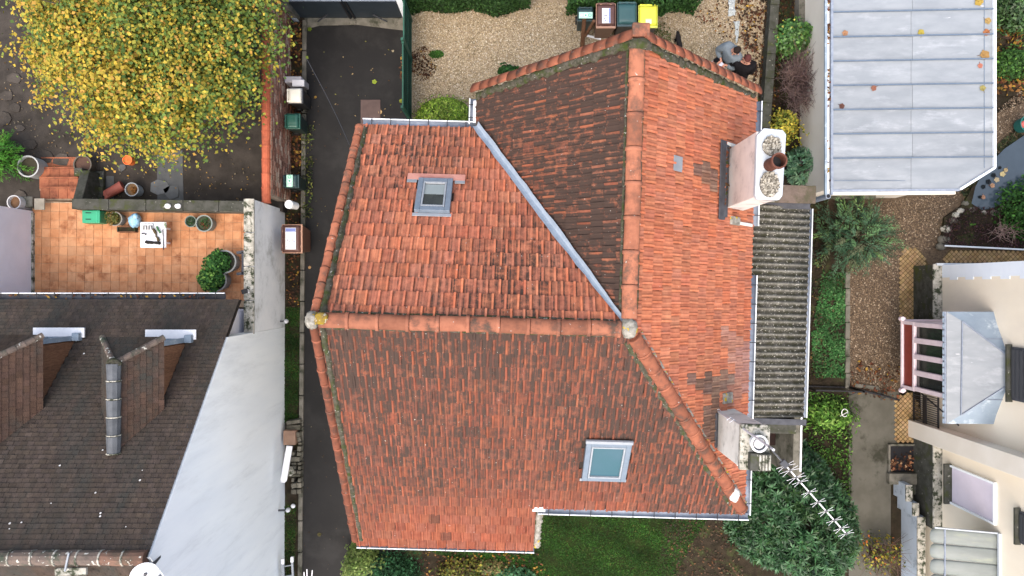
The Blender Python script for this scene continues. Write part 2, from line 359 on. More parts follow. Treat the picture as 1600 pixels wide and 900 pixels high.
TW, TL = .198, .285
PROF = [(0, .006), (.03, .024), (.17, .024), (.22, .006), (.34, .004), (.46, .005), (.52, .012), (.60, .012), (.68, .004), (.80, .004), (.90, .003), (.99, .003)]
def tile_geo(w, l, key):
    """one interlocking tile: raised roll on one side, low diamond rib in the pan; lower end proud.
    Lichen and soot sit in the pan in lengthwise streaks, the roll stays barer."""
    top = l + .05; vs = []; fs = []; cs = []; R = random
    n = len(PROF)
    for x, h in PROF: vs.append((x * w, -l, h + .020)); vs.append((x * w, top - l, h - .012)); vs.append((x * w, -l + .004, h - .004))
    bare = R.random() < (.30 if key == 'B' else .9)
    pal = R.choice([(1, 1, 1), (1, 1, 1), (.97, .95, 1.0), (1.03, 1.0, .94), (.94, .97, 1.06)])
    for i in range(n - 1):
        a, b = i * 3, (i + 1) * 3
        fs.append((a, b, b + 1, a + 1)); fs.append((a, a + 2, b + 2, b))
        if i in (0, 1, 2): k = (1.10 * pal[0], 1.05 * pal[1], 1.0 * pal[2], R.uniform(.1, .55) if bare else R.uniform(.7, 1.0))
        elif i in (5, 6, 7): g = R.uniform(.92, 1.06); k = (g * pal[0], g * pal[1], g * pal[2], R.uniform(.4, 1.0))
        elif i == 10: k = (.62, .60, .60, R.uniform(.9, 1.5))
        else: g = R.uniform(.80, 1.0); k = (g * pal[0], g * pal[1], g * pal[2], R.uniform(.65, 1.35))
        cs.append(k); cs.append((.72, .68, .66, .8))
    return vs, fs, cs
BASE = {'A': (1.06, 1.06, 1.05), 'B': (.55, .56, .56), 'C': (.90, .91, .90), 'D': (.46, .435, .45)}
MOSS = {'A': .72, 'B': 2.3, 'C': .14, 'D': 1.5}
def blot(x, y, k=1.0):
    return .5 + .25 * math.sin(1.7 * x * k + 1.3) * math.cos(1.3 * y * k) + .25 * math.sin(.9 * x * k - 1.9 * y * k + 2)
def clip_mesh(me, planes):
    bm = bmesh.new(); bm.from_mesh(me)
    for co, no in planes:
        bmesh.ops.bisect_plane(bm, geom=bm.verts[:] + bm.edges[:] + bm.faces[:], plane_co=co, plane_no=no, clear_outer=True)
    bm.to_mesh(me); bm.free()
def vplane(p, q, inside):
    """vertical plane through p,q; returned normal points away from `inside`"""
    d = Vector((q.x - p.x, q.y - p.y, 0)); n = Vector((d.y, -d.x, 0)).normalized()
    if (inside - p).dot(n) > 0: n = -n
    return p, n
def inside_planes(p, planes, mar=0.0): return all((p - co).dot(no) < -mar for co, no in planes)

# exclusion boxes (skylights) in slope coordinates
s1 = [SA.ray(*q) for q in ((655, 284), (706, 287), (703, 336), (651, 334))]
s2 = [SD.ray(*q) for q in ((916, 685), (985, 690), (976, 746), (911, 742))]
def bb(pts): a = [p[0] for p in pts]; b = [p[1] for p in pts]; return min(a), max(a), min(b), max(b)
EX = {'A': [bb(s1)], 'D': [bb(s2)], 'B': [], 'C': []}
ctrA = sum(polyA, Vector()) / 4; ctrB = sum(polyB, Vector()) / 4; ctrC = sum(polyC, Vector()) / 4
regions = [
  ('A', SA, 3.62 * math.sqrt(1 + .807 ** 2), [vplane(HP(-4.80, 0, 0), HP(-4.80, 4, 0), ctrA), vplane(J, HP(-2.571, 3.62, 0), ctrA)], .25),
  ('B', SB, 2.575 * math.sqrt(1 + 1.15 ** 2), [vplane(HP(0, VN - .06, 0), HP(-2.575, VB - .06, 0), ctrB), vplane(J, HP(-2.571, 3.62, 0), ctrB)], .25),
  ('C', SC, 2.74 * math.sqrt(1 + 1.025 ** 2), [vplane(HP(0, VN - .06, 0), HP(1, VN - .06, 0), ctrC), vplane(J, HP(2.76, -3.6, 0), ctrC)], .25),
  ('D', SD, 3.60 * math.sqrt(1 + .78 ** 2), [vplane(HP(-4.80, 0, 0), HP(-4.80, 4, 0), HP(-2, -2, 0)), vplane(J, HP(2.76, -3.6, 0), HP(-2, -2, 0))], .25),
  ('D', SD, 4.64 * math.sqrt(1 + .78 ** 2), [vplane(HP(-4.80, 0, 0), HP(-4.80, 4, 0), HP(-2, -4, 0)), vplane(HP(-1.22, 0, 0), HP(-1.22, 1, 0), HP(-2, -4, 0))], .25)]
cands = []
lastB = {}
for ri, (key, sl, length, planes, _m) in enumerate(regions):
    if ri == 4:
        rows0 = range(lastB['D'], 40); n = None; l = lastB['Dl']
    else:
        n = round(length / TL); l = length / n; rows0 = range(n)
        if key == 'D': lastB['D'] = n; lastB['Dl'] = l
    for k in rows0:
        if ri == 4 and (k + .3) * l > length: break
        off = (k % 2) * .5 * TW + random.uniform(-.008, .008)
        for j in range(-45, 45):
            a = j * TW + off; b = -k * l
            cen = sl.at(a + TW / 2, b - l / 2)
            corners = [sl.at(a + x * TW, b - y * l) for x in (0, 1) for y in (0, 1)]
            ins = [inside_planes(c, planes) for c in corners + [cen]]
            if not any(ins): continue
            if any(e[0] - .02 < a + TW / 2 < e[1] + .02 and e[2] < b - l / 2 < e[3] for e in EX[key]): continue
            mo = MOSS[key]
            bl = blot(cen.x, cen.y)
            if key == 'C': mo *= .6 + .8 * bl
            elif key == 'A': mo *= .5 + 1.0 * bl
            elif key == 'D': bl = .5 * bl + .5 * blot(cen.x, cen.y, .55); mo *= .34 + 1.3 * bl + .22 * max(0, 1 + b / 2.6) - .60 * max(0, -b - 3.0) / 1.5
            else: mo *= .62 + .6 * bl + .30 * max(0, 1 + b / 1.8)
            mo = max(0, min(2.6, mo * random.uniform(.8, 1.18)))
            g = random.gauss(1, .075); hue = random.gauss(0, .05)
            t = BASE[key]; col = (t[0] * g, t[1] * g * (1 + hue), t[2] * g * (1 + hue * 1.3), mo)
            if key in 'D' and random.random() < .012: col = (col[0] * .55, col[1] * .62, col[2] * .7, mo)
            full = all(inside_planes(c, planes, .03) for c in corners)
            cands.append((ri, key, sl, a, b, l, col, full, (Vector((0, 0, H)) - cen).length))
# weathered and stained tiles that read in the photograph
def near(px, py, r, cand):
    c = cand[2].at(cand[3] + TW / 2, cand[4] - cand[5] / 2); s = FPX / (H - c.z)
    return math.hypot(800 + c.x * s - px, 450 - c.y * s - py) < r
def restain(c):
    col = c[6]
    if c[1] == 'C':
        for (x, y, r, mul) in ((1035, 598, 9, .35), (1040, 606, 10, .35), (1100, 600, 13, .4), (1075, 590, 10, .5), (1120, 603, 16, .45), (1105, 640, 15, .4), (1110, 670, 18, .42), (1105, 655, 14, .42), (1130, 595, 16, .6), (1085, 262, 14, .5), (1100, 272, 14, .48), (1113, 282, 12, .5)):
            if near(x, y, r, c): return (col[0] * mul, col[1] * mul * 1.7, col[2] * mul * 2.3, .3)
        for (x, y, r) in ((1150, 590, 24), (1160, 560, 22), (1140, 530, 16), (1150, 610, 20)):
            if near(x, y, r, c) and random.random() < .7: return (col[0] * .86, col[1] * 1.2, col[2] * 1.6, .05)
    return col
cands = [(*c[:6], restain(c), *c[7:]) for c in cands]
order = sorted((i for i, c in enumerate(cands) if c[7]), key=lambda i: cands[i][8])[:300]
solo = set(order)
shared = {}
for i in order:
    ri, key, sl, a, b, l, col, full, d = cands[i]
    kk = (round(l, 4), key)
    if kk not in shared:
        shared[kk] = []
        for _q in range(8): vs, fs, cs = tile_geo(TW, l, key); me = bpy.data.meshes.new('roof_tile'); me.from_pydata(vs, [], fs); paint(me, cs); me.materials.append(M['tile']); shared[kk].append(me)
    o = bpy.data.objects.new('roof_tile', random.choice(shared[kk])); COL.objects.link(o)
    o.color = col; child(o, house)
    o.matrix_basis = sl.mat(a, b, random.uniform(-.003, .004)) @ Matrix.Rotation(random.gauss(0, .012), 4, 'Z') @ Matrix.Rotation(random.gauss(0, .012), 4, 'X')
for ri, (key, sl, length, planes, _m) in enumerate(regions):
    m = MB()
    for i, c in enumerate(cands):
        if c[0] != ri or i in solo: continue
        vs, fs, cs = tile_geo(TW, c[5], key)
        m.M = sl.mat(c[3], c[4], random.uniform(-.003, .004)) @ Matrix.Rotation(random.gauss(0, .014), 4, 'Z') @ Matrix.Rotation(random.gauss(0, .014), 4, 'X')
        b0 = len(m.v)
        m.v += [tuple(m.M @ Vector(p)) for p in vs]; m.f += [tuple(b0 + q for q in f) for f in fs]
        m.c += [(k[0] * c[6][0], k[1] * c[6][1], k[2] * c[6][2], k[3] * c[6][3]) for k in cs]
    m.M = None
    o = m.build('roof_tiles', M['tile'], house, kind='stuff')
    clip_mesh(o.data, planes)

# ridge, hip and verge tiles
def cap_run(pts, r, seg, mat, name='ridge_tile', up=None, flat=.75, collar=True, tint=(1, 1, 1)):
    """half-round caps laid along p0->p1, each an object"""
    p0, p1 = Vector(pts[0]), Vector(pts[1]); d = p1 - p0; n = max(1, round(d.length / seg)); L = d.length / n; d.normalize()
    up = (up or ZV); x = d.cross(up).normalized(); y = x.cross(d).normalized()
    NA = 9; me = None
    vs = []; fs = []
    st = [(0, r * 1.0), (L * .86, r * .96), (L * .862, r * 1.10), (L * .97, r * 1.10), (L * .985, r * .99)] if collar else [(0, r), (L * .985, r * .90)]
    for t, rr in st:
        for k in range(NA):
            a = math.pi * (k / (NA - 1)) * 1.06 - .03 * math.pi
            vs.append(Vector((math.cos(a) * rr, t, math.sin(a) * rr * flat)))
    for i in range(len(st) - 1):
        for k in range(NA - 1): fs.append((i*NA+k, i*NA+k+1, (i+1)*NA+k+1, (i+1)*NA+k))
    fs.append(tuple(range(NA - 1, -1, -1))); fs.append(tuple(range((len(st)-1)*NA, len(st)*NA)))
    fs = [tuple(reversed(f)) for f in fs]
    me = bpy.data.meshes.new(name); me.from_pydata([tuple(v) for v in vs], [], fs)
    paint(me, [(1, 1, 1, 1)] * len(fs)); me.materials.append(mat)
    for p in me.polygons: p.use_smooth = len(p.vertices) == 4 and (p.index // (NA - 1)) % 2 == 0
    out = []
    for i in range(n):
        o = bpy.data.objects.new(name, me); COL.objects.link(o)
        q = Matrix((x, d, y)).transposed().to_4x4(); q.translation = p0 + d * (L * i) + y * random.uniform(-.006, .006)
        g = random.gauss(1, .09); o.color = (tint[0] * g, tint[1] * g, tint[2] * g, random.uniform(.3, 1.2))
        o.matrix_basis = q @ Matrix.Rotation(random.gauss(0, .012), 4, 'Z'); child(o, house); out.append(o)
    return out
cap_run((HP(-4.72, 0, ZR + .0), HP(-.12, 0, ZR + .0)), .122, .47, M['ridge'])
rt = cap_run((HP(0, .16, ZR - .01), HP(0, 4.36, ZR - .01)), .122, .50, M['ridge'])
cap_run((HP(.1, -.13, ZR - .12), HP(2.70, -3.53, ZR - .12 - 2.66)), .115, .42, M['ridge'], up=Vector((.35, -.45, 1)), flat=.8, tint=(.92, .84, .80))
def strip(name, p, q, w, h, mat, parent=house, n=24, jit=.3, side=None):
    """rough band of mortar from p to q"""
    m = MB(); p = Vector(p); q = Vector(q); d = (q - p); x = d.normalized().cross(ZV).normalized(); vs = []
    for i in range(n + 1):
        c = p + d * i / n
        a, b = (w / 2 * (1 + random.uniform(-jit, jit)) for _ in (0, 1))
        vs += [c - x * a - ZV * h, c - x * a * .6 + ZV * h * random.uniform(.3, .9), c + x * b * .6 + ZV * h * random.uniform(.3, .9), c + x * b - ZV * h]
    fs = []
    for i in range(n):
        for k in range(3): fs.append((i*4+k, i*4+k+1, i*4+k+5, i*4+k+4))
    m.add(vs, fs); return m.build(name, mat, parent, smooth=True)
# mortar along ridges, hip and verges
for v in (.12, -.12): strip('mortar', HP(-4.7, v, ZR - .085), HP(-.1, v, ZR - .085), .05, .022, M['mortar'])
for u in (-.125, .125): strip('mortar', HP(u, .3, ZR - .11), HP(u, 4.3, ZR - .11), .05, .022, M['mortar'])
strip('mortar', HP(.0, -.2, ZR - .14), HP(2.6, -3.6, ZR - .09 - 2.72), .13, .03, M['mortar'], n=40)
strip('mortar', HP(.22, -.06, ZR - .22), HP(2.78, -3.41, ZR - .22 - 2.62), .06, .02, M['lichen'], n=40)
zA = ZR - .807 * 3.62; zD = ZR - .78 * 4.64
strip('mortar', HP(-4.69, .1, ZR - .01), HP(-4.69, 3.6, zA + .05), .10, .04, M['mortar'], n=40)
strip('mortar', HP(-4.69, -.1, ZR - .01), HP(-4.69, -4.6, zD + .05), .10, .04, M['mortar'], n=40)
vup = Vector((-.35, 0, 1))
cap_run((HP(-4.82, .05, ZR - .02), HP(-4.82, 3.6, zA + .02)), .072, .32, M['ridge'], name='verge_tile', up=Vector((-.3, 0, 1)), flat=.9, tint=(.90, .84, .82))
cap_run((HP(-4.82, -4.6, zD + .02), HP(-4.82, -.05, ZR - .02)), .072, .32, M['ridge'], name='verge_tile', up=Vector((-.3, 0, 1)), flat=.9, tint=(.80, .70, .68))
# gable verge: tiles turned over the edge, bedded on a mossy band
zB = ZR - 1.15 * 2.575; zC = ZR - 1.025 * 2.76
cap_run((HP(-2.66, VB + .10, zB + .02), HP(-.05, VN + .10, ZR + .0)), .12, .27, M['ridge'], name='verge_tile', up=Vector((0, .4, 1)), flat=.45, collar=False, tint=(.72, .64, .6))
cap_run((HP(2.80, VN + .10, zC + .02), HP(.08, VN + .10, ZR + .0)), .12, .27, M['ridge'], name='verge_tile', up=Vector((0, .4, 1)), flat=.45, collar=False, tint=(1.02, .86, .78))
strip('mortar', HP(-2.6, VB - .04, zB + .06), HP(-.1, VN - .04, ZR - .0), .16, .04, M['mortar'], n=50, jit=.45)
strip('mortar', HP(2.72, VN - .05, zC + .06), HP(.1, VN - .05, ZR - .0), .14, .035, M['mortar'], n=50, jit=.45)
# finials of mortar: west ridge end, junction, apex, patch on the hip
def blob(name, c, r, mat, sq=(1, 1, .6), seed=0, parent=house):
    g = random.Random(seed); bm = bmesh.new(); bmesh.ops.create_icosphere(bm, subdivisions=3, radius=1)
    m = MB(); vs = []
    for v in bm.verts:
        k = 1 + g.uniform(-.12, .12); vs.append(Vector((v.co.x * r * sq[0] * k, v.co.y * r * sq[1] * k, v.co.z * r * sq[2] * k)) + Vector(c))
    fs = [tuple(v.index for v in f.verts) for f in bm.faces]; bm.free()
    m.add(vs, fs); return m.build(name, mat, parent, smooth=True)
blob('mortar', HP(-4.83, 0, ZR + .02), .14, M['lichen'], (.75, 1.0, .8), 3)
blob('mortar', HP(-4.68, .03, ZR + .085), .085, pmat('yellow_lichen', S(190, 160, 52, .5), S(150, 128, 80, .5), 24, .95, .6, 60, .1, spots=S(196, 188, 170, .6), sscale=20, slo=.56), (1.3, 1.15, .4), 4)
blob('mortar', HP(.0, .02, ZR + .0), .14, M['lichen'], (.9, 1.2, .8), 5)
blob('mortar', HP(.03, 4.33, ZR + .03), .15, M['mortar'], (1.2, .6, .8), 6)
blob('mortar', HP(2.42, -3.13, ZR - 2.40), .105, M['whitemortar'], (.9, 1.35, .8), 8)
m = MB(); m.box(HP(.05, 4.56, ZR - .02), (.27, .22, .1), rz=TH); m.build('finial_tile', M['ridge'], house, bevel=.02)

# valley flashing
m = MB(); n = 22; vd = (HP(-2.571, 3.66, zA) - J); left = Vector((-.83, -.55, 0)); vs = []
lean = vd.normalized(); sideA = (SA.n.cross(lean)).normalized(); sideB = (SB.n.cross(lean)).normalized()
if sideA.dot(SB.n) > 0: pass
pa = -UX * 1.0 - VX * .4; pa = (pa - SA.n * pa.dot(SA.n)); pa = (pa - lean * pa.dot(lean)).normalized()
pb = UX * .4 + VX * 1.0; pb = (pb - SB.n * pb.dot(SB.n)); pb = (pb - lean * pb.dot(lean)).normalized()
for i in range(n + 1):
    c = J + vd * (i / n) ; w = .045 + .05 * min(1, i / 8)
    up = ZV * .075
    vs += [c + pa * (w + random.uniform(-.012, .012)) + up + SA.n * .015, c + pa * w * .45 + up, c + up * .9, c + pb * w * .45 + up, c + pb * (w + random.uniform(-.012, .012)) + up + SB.n * .015]
fs = []
for i in range(n):
    for k in range(4): fs.append((i*5+k, i*5+k+5, i*5+k+6, i*5+k+1))
m.add(vs, fs)
m.build('valley_flashing', pmat('valley_zinc', S(188,202,216,.58), S(168,184,200,.58), 6, .5, .3, 25, .4), house)

# gutters
def gutter(p, q, out, r=.062, nb=10, parent=house, brackets=True, mat='gutter'):
    p, q, out = Vector(p), Vector(q), Vector(out).normalized()
    m = MB(); vs = []; fs = []; K = 9
    for e in (p, q):
        for k in range(K):
            a = math.pi * k / (K - 1); vs.append(e - out * math.cos(a) * r - ZV * math.sin(a) * r)
    for k in range(K - 1): fs.append((k, k + 1, K + k + 1, K + k))
    m.add(vs, fs)
    g = m.build('gutter', M[mat], parent, smooth=True)
    sm = g.modifiers.new('thickness', 'SOLIDIFY'); sm.thickness = .006
    m = MB(); m.tube([p + out * r, q + out * r], .012, 8); m.build('gutter_rim', M['gutterwhite'], g)
    if brackets:
        for i in range(nb):
            c = p.lerp(q, (i + .5) / nb); m = MB()
            m.bar(c - out * r * 1.1 + ZV * .014, c + out * (r + .018) + ZV * .016, .014, .008)
            m.build('gutter_bracket', M['black'], g)
    return g
zg = lambda m_, d: ZR - m_ * d
gutter(HP(-4.78, 3.70, zA - .06), HP(-2.6, 3.70, zA - .06), VX, nb=6)
gutter(HP(-2.66, 4.22, zB - .05), HP(-2.66, 3.72, zB - .05), -UX, nb=2)
gutter(HP(2.83, 4.3, zC - .06), HP(2.83, 1.9, zC - .06), UX, nb=6)
gutter(HP(2.83, .95, zC - .06), HP(2.83, -2.0, zC - .06), UX, nb=8)
gutter(HP(2.83, -2.75, zC - .06), HP(2.83, -3.66, zC - .06), UX, nb=2)
gutter(HP(-1.18, -3.68, ZR - .78 * 3.6 - .06), HP(2.86, -3.68, ZR - .78 * 3.6 - .06), -VX, nb=10)
gutter(HP(-4.8, -4.72, zD - .06), HP(-1.2, -4.72, zD - .06), -VX, nb=9)
strip('mortar', HP(-1.15, -3.66, ZR - .78 * 3.66 - .02), HP(-1.15, -4.66, zD - .0), .13, .035, M['lichen'], n=24)
m = MB(); m.box(HP(-1.17, -3.62, ZR - .78 * 3.6 + .03), (.24, .1, .02), rz=TH); m.build('flashing', M['gutterwhite'], house, bevel=.004)
m = MB(); m.box(HP(-2.62, 3.95, zB + .0), (.05, .42, .02), rz=TH); m.build('flashing', M['white'], house)

# skylights
def skylight(sl, px, label, glass, blind):
    a0, a1, b0, b1 = bb(px); X = sl.mat((a0 + a1) / 2, (b0 + b1) / 2, .045); w, h = a1 - a0, b1 - b0
    f = MB(); f.M = X; t = .095
    f.box((-w/2 + t/2, 0, .02), (t, h, .09)); f.box((w/2 - t/2, 0, .02), (t, h, .09))
    f.box((0, h/2 - t/2, .021), (w - 2*t, t, .09)); f.box((0, -h/2 + t/2, .018), (w - 2*t, t, .09))
    fr = f.build('skylight', M['winframe'], house, bevel=.008); fr['label'] = label
    f = MB(); f.M = X; i = t + .02
    for sx in (-1, 1): f.box((sx * (w/2 - i), 0, .045), (.03, h - 2*t, .05))
    f.box((0, -h/2 + i, .047), (w - 2*i - .03, .03, .05)); f.box((0, h/2 - i, .044), (w - 2*i - .03, .03, .05))
    f.build('sash', M['winlight'], fr, bevel=.004)
    f = MB(); f.M = X
    if blind: f.box((0, 0, .03), (w - 2*i, h - 2*i, .012)); f.build('pane', M[glass], fr)
    else:
        f.box((0, h * .12, .03), (w - 2*i, (h - 2*i) * .58, .012)); f.build('pane', M['glassdark'], fr)
        f = MB(); f.M = X; f.box((0, -h * .165, .03), (w - 2*i, (h - 2*i) * .42, .014)); f.build('blind', M[glass], fr)
    f = MB(); f.M = X; f.box((0, (-1 if blind else 1) * (h/2 + .045), -.005), (w + .06, .07, .012)); f.build('apron_flashing', M['winlight'], fr, bevel=.004)
    return X, w, h, fr
X, w, h, fr = skylight(SA, s1, 'small skylight with a half drawn grey blind', 'glassgrey', False)
f = MB(); f.M = X
f.box((0, -h/2 - .075, .012), (w + .42, .15, .016)); f.build('apron', pmat('pinkish_lead', S(206,150,134), S(190,130,116), 5, .7, .2), fr)
for sx in (-1, 1):
    f = MB(); f.M = X; f.box((sx * (w/2 + .12), -h/2 + .035, .008), (.18, .07, .014)); f.build('side_flashing', M['zinc'], fr)
X, w, h, fr = skylight(SD, s2, 'larger skylight with a pale blue blind behind the glass', 'glassblue', True)
f = MB(); f.M = X; f.box((0, h/2 + .025, .05), (w + .03, .07, .05)); f.build('hood', M['winlight'], fr, bevel=.008)

# chimneys
def chimney_shell(name, label, u0, u1, v0, v1, ztop, mat):
    m = MB(); zb = ZR - 1.025 * u1 - .6
    pts = [HP(u0, v0, zb), HP(u1, v0, zb), HP(u1, v1, zb), HP(u0, v1, zb)]
    m.prism(pts, ZV * (ztop - zb)); o = m.build(name, mat, house, bevel=.012); o['label'] = label; return o
c1 = chimney_shell('chimney', 'pale rendered chimney with a white cap and one clay pot', 2.05, 2.48, 2.14, 3.20, 6.86, M['render'])
m = MB(); zt = 6.86
CV = 3.24 - 2.27
cap = [HP(a, b + CV, zt + .09) for a, b in ((2.03, 1.20), (2.06, 1.13), (2.42, 1.13), (2.47, 1.2), (2.50, 2.18), (2.44, 2.25), (2.14, 2.27), (2.03, 2.15))]
m.slab(cap, .10); m.build('chimney_cap', M['capwhite'], c1, bevel=.015)
def rubble(c, rx, ry, n, seed, parent, name='rubble'):
    g = random.Random(seed); m = MB()
    m.lathe(c, [(1.0, 0), (.9, .03), (.4, .045), (.05, .05)], 18, (.55, .53, .5, 1), rx, ry)
    for i in range(n):
        a = g.uniform(0, 6.28); r = math.sqrt(g.random()) * .95; s = g.uniform(.012, .028); k = g.uniform(.45, 1.7)
        m.box(Vector(c) + Vector((math.cos(a) * r * rx, math.sin(a) * r * ry, .035 + g.uniform(0, .03))), (s * 1.5, s, s), (k, k * .98, k * .94, 1), g.uniform(0, 3))
    m.build(name, pmat(name + str(seed), S(160, 156, 146), S(128, 124, 114), 20, .95, .3), parent)
rubble(HP(2.27, 1.98 + CV, zt + .085), .155, .16, 160, 1, c1)
rubble(HP(2.25, 1.37 + CV, zt + .085), .16, .21, 200, 2, c1)
m = MB(); m.lathe(HP(2.25, 1.68 + CV, zt + .08), [(.105, 0), (.10, .36), (.125, .37), (.125, .43), (.10, .43), (.09, .10)], 20)
m.build('chimney_pot', M['terracotta'], c1, smooth=False)
m = MB(); m.lathe(HP(2.25, 1.68 + CV, zt + .12), [(.095, 0), (.095, .2)], 20); m.build('flue', M['black'], c1)
# lead back gutter, side steps
m = MB(); m.M = SC.mat(*SC.ray(1128, 282), .035); 
m.box((0, .03, 0), (1.42, .22, .02)); m.box((0, -.10, -.005), (1.30, .10, .05)); m.build('back_gutter', M['lead'], c1, bevel=.01)
leafs = [HP(1.98 + random.uniform(-.03, .04), 2.15 + random.random() * 1.05, ZR - 1.025 * 1.99 + .09) for _ in range(26)]
leaf_mesh('gutter_litter', M['leaf'], [tuple(p) for p in leafs], np.tile([0, 0, 1.], (26, 1)) + rng.normal(0, .3, (26, 3)), rng.uniform(.05, .1, 26), pick([S(120,64,38), S(80,60,36), S(64,70,36)], [3, 2, 1], 26), c1, kind='stuff')
m = MB(); m.M = SC.mat(*SC.ray(1146, 345), .03); m.box((0, 0, 0), (.16, .36, .05)); m.build('mortar_fillet', M['lichen'], c1, bevel=.02)
m = MB(); m.M = SC.mat(*SC.ray(1160, 350), .032); m.box((0, -.05, 0), (.06, .55, .04)); m.build('mortar_fillet', M['render2'], c1, bevel=.015)
m = MB(); m.M = SC.mat(*SC.ray(1137, 226), .03); m.box((0, -.1, 0), (.07, .4, .05)); m.build('mortar_fillet', M['render2'], c1, bevel=.015)
m = MB(); m.M = SC.mat(*SC.ray(1057, 256), .03); m.box((.0, 0, 0), (.25, .26, .012)); m.build('vent_plate', M['zinc'], house, bevel=.003)
c2 = chimney_shell('chimney', 'grey rendered chimney with a round metal cowl beside the aerial', 1.96, 2.38, -2.22, -1.54, 6.76, M['render2'])
zt2 = 6.76
m = MB(); m.slab([HP(1.94, -1.51, zt2 + .08), HP(2.42, -1.51, zt2 + .08), HP(2.42, -2.25, zt2 + .08), HP(1.94, -2.25, zt2 + .08)], .1); m.build('chimney_cap', M['speckled'], c2, bevel=.02)
m = MB(); cc = HP(2.20, -1.79, zt2 + .08)
m.lathe(cc, [(.12, 0), (.12, .10), (.14, .12), (.14, .15), (.11, .16), (.10, .08)], 24); m.build('cowl', M['metal'], c2)
m = MB(); m.lathe(cc + ZV * .05, [(.075, 0), (.08, .07), (.06, .11), (.02, .12)], 20); m.build('cowl_top', M['white'], c2, smooth=True)
m = MB(); m.tube([cc + ZV * .12 + Vector((math.cos(a), math.sin(a), 0)) * .108 for a in [i * 2 * math.pi / 24 for i in range(25)]], .014, 6, cap=False); m.build('cowl_ring', M['darkgrey'], c2)
m = MB(); bx = HP(2.24, -2.09, zt2 + .14)
m.box(bx, (.34, .28, .14), rz=TH); m.build('cap_block', M['mossconcrete'], c2, bevel=.015)
m = MB()
for k in range(4): m.box(bx + UX * (-.02 + k * .05) + ZV * .08, (.03, .24, .03), rz=TH)
m.build('grating', M['speckled'], c2)
m = MB(); m.M = SC.mat(*SC.ray(1118, 672), .02); m.box((0, .0, 0), (.62, .10, .05)); m.build('back_gutter', M['lead'], c2, bevel=.01)
m = MB(); m.M = SC.mat(*SC.ray(1132, 622), .03); m.box((0, -.06, 0), (.2, .34, .05)); m.build('mortar_fillet', M['lichen'], c2, bevel=.02)
m = MB(); m.M = SC.mat(*SC.ray(1150, 722), .02); m.box((0, -.06, 0), (.14, .12, .05)); m.build('mortar_fillet', M['whitemortar'], c2, bevel=.02)

# TV aerial
mb0 = P(1119, 641, 5.35); mt = P(1209, 703, 8.15)
aer = thing('tv_aerial', 'long white TV aerial on a leaning mast strapped to the grey chimney', 'aerial', mb0)
m = MB(); m.tube([mb0, mt], .019, 10); m.build('mast', M['metal'], aer)
m = MB()
for k in (.05, .30, .36): 
    c = mb0.lerp(mt, k); m.tube([c + Vector((-.07, 0, 0)), c + Vector((0, .05, .0)), c + Vector((.07, 0, 0)), c + Vector((0, -.05, 0)), c + Vector((-.07, 0, 0))], .008, 6)
m.build('mast_clamp', M['metal'], aer)
b0 = P(1212, 710, 8.05); b1 = P(1322, 834, 8.05); dr = (b1 - b0).normalized(); pr = Vector((-dr.y, dr.x, 0))
m = MB(); m.bar(b0, b1, .017); m.build('boom', M['white'], aer)
m = MB(); m.box(b0.lerp(b1, .12), (.11, .09, .06), rz=math.atan2(dr.y, dr.x)); m.tube([b0 - dr * .16, b0.lerp(b1, .1)], .014, 6); m.build('reflector_box', M['darkgrey'], aer, bevel=.01)
for k in (.14, .20, .29, .345, .475, .60, .715, .83, .93, .998):
    c = b0.lerp(b1, k); e = MB(); L = .14 if k < .3 else .115
    for sg in (1, -1):
        for sp in (-1, 1):
            d = (pr * sg * .9 + dr * (.10 + .14 * sp) * 1.0 + dr * (.28 if sg > 0 else -.28) * 1.0 + ZV * .12 * sp)
            e.tube([c, c + d.normalized() * L], .0027, 5)
    e.box(c, (.035, .035, .035), (.1, .1, .1, 1), math.atan2(dr.y, dr.x))
    e.build('director', M['white'], aer)
m = MB(); m.tube([mb0 + Vector((-.02, .02, .05)), mb0 + Vector((.3, -.1, .1)), P(1165, 668, 6.35), P(1190, 690, 7.2), mt], .006, 5); m.build('cable', M['white'], aer)

# ------------------------------------------------------------------ ground
def area(name, pts, z, mat, t=None):
    m = MB(); q = [P(x, y, z) for x, y in pts]
    if t: m.slab(q, t)
    else: m.sheet(q)
    return struct(name, m, M[mat])
m = MB(); m.sheet([(-300, -300, -.06), (300, -300, -.06), (300, 300, -.06), (-300, 300, -.06)]); struct('ground', m, M['soil'])
area('driveway', [(476, 28), (640, 28), (640, 470), (612, 960), (466, 960)], .0, 'asphalt')
area('gate_apron', [(476, 28), (636, 28), (634, 48), (600, 44), (560, 39), (500, 40), (476, 46)], .004, 'concrete')
area('gravel_yard', [(640, -40), (1215, -40), (1205, 200), (1000, 260), (640, 220)], .0, 'gravel')
area('planting_bed', [(446, -30), (471, -30), (464, 960), (438, 960)], .0, 'soil')
area('lawn', [(640, 780), (1150, 780), (1150, 960), (640, 960)], .0, 'lawnbase')
area('flower_bed', [(612, 820), (700, 820), (760, 880), (830, 880), (860, 960), (604, 960)], .006, 'soil')
area('shrub_bed', [(1040, 780), (1325, 560), (1325, 960), (1020, 960)], .006, 'soil')
area('side_bed', [(1200, -40), (1290, -40), (1330, 330), (1330, 610), (1180, 620), (1180, 200)], .010, 'soil')
area('gravel_path', [(1310, 240), (1500, 200), (1700, 120), (1700, 420), (1412, 420), (1412, 612), (1322, 612), (1322, 420), (1290, 330)], .014, 'browngravel')
area('concrete_path', [(1326, 612), (1405, 612), (1405, 690), (1392, 700), (1392, 960), (1326, 960)], .018, 'pathconc')
area('garden_bed', [(1545, -40), (1800, -40), (1800, 150), (1550, 150)], .016, 'soil')
area('heather_bed', [(1470, 384), (1476, 340), (1505, 320), (1520, 290), (1640, 250), (1800, 300), (1800, 400), (1600, 390)], .10, 'soil', .1)
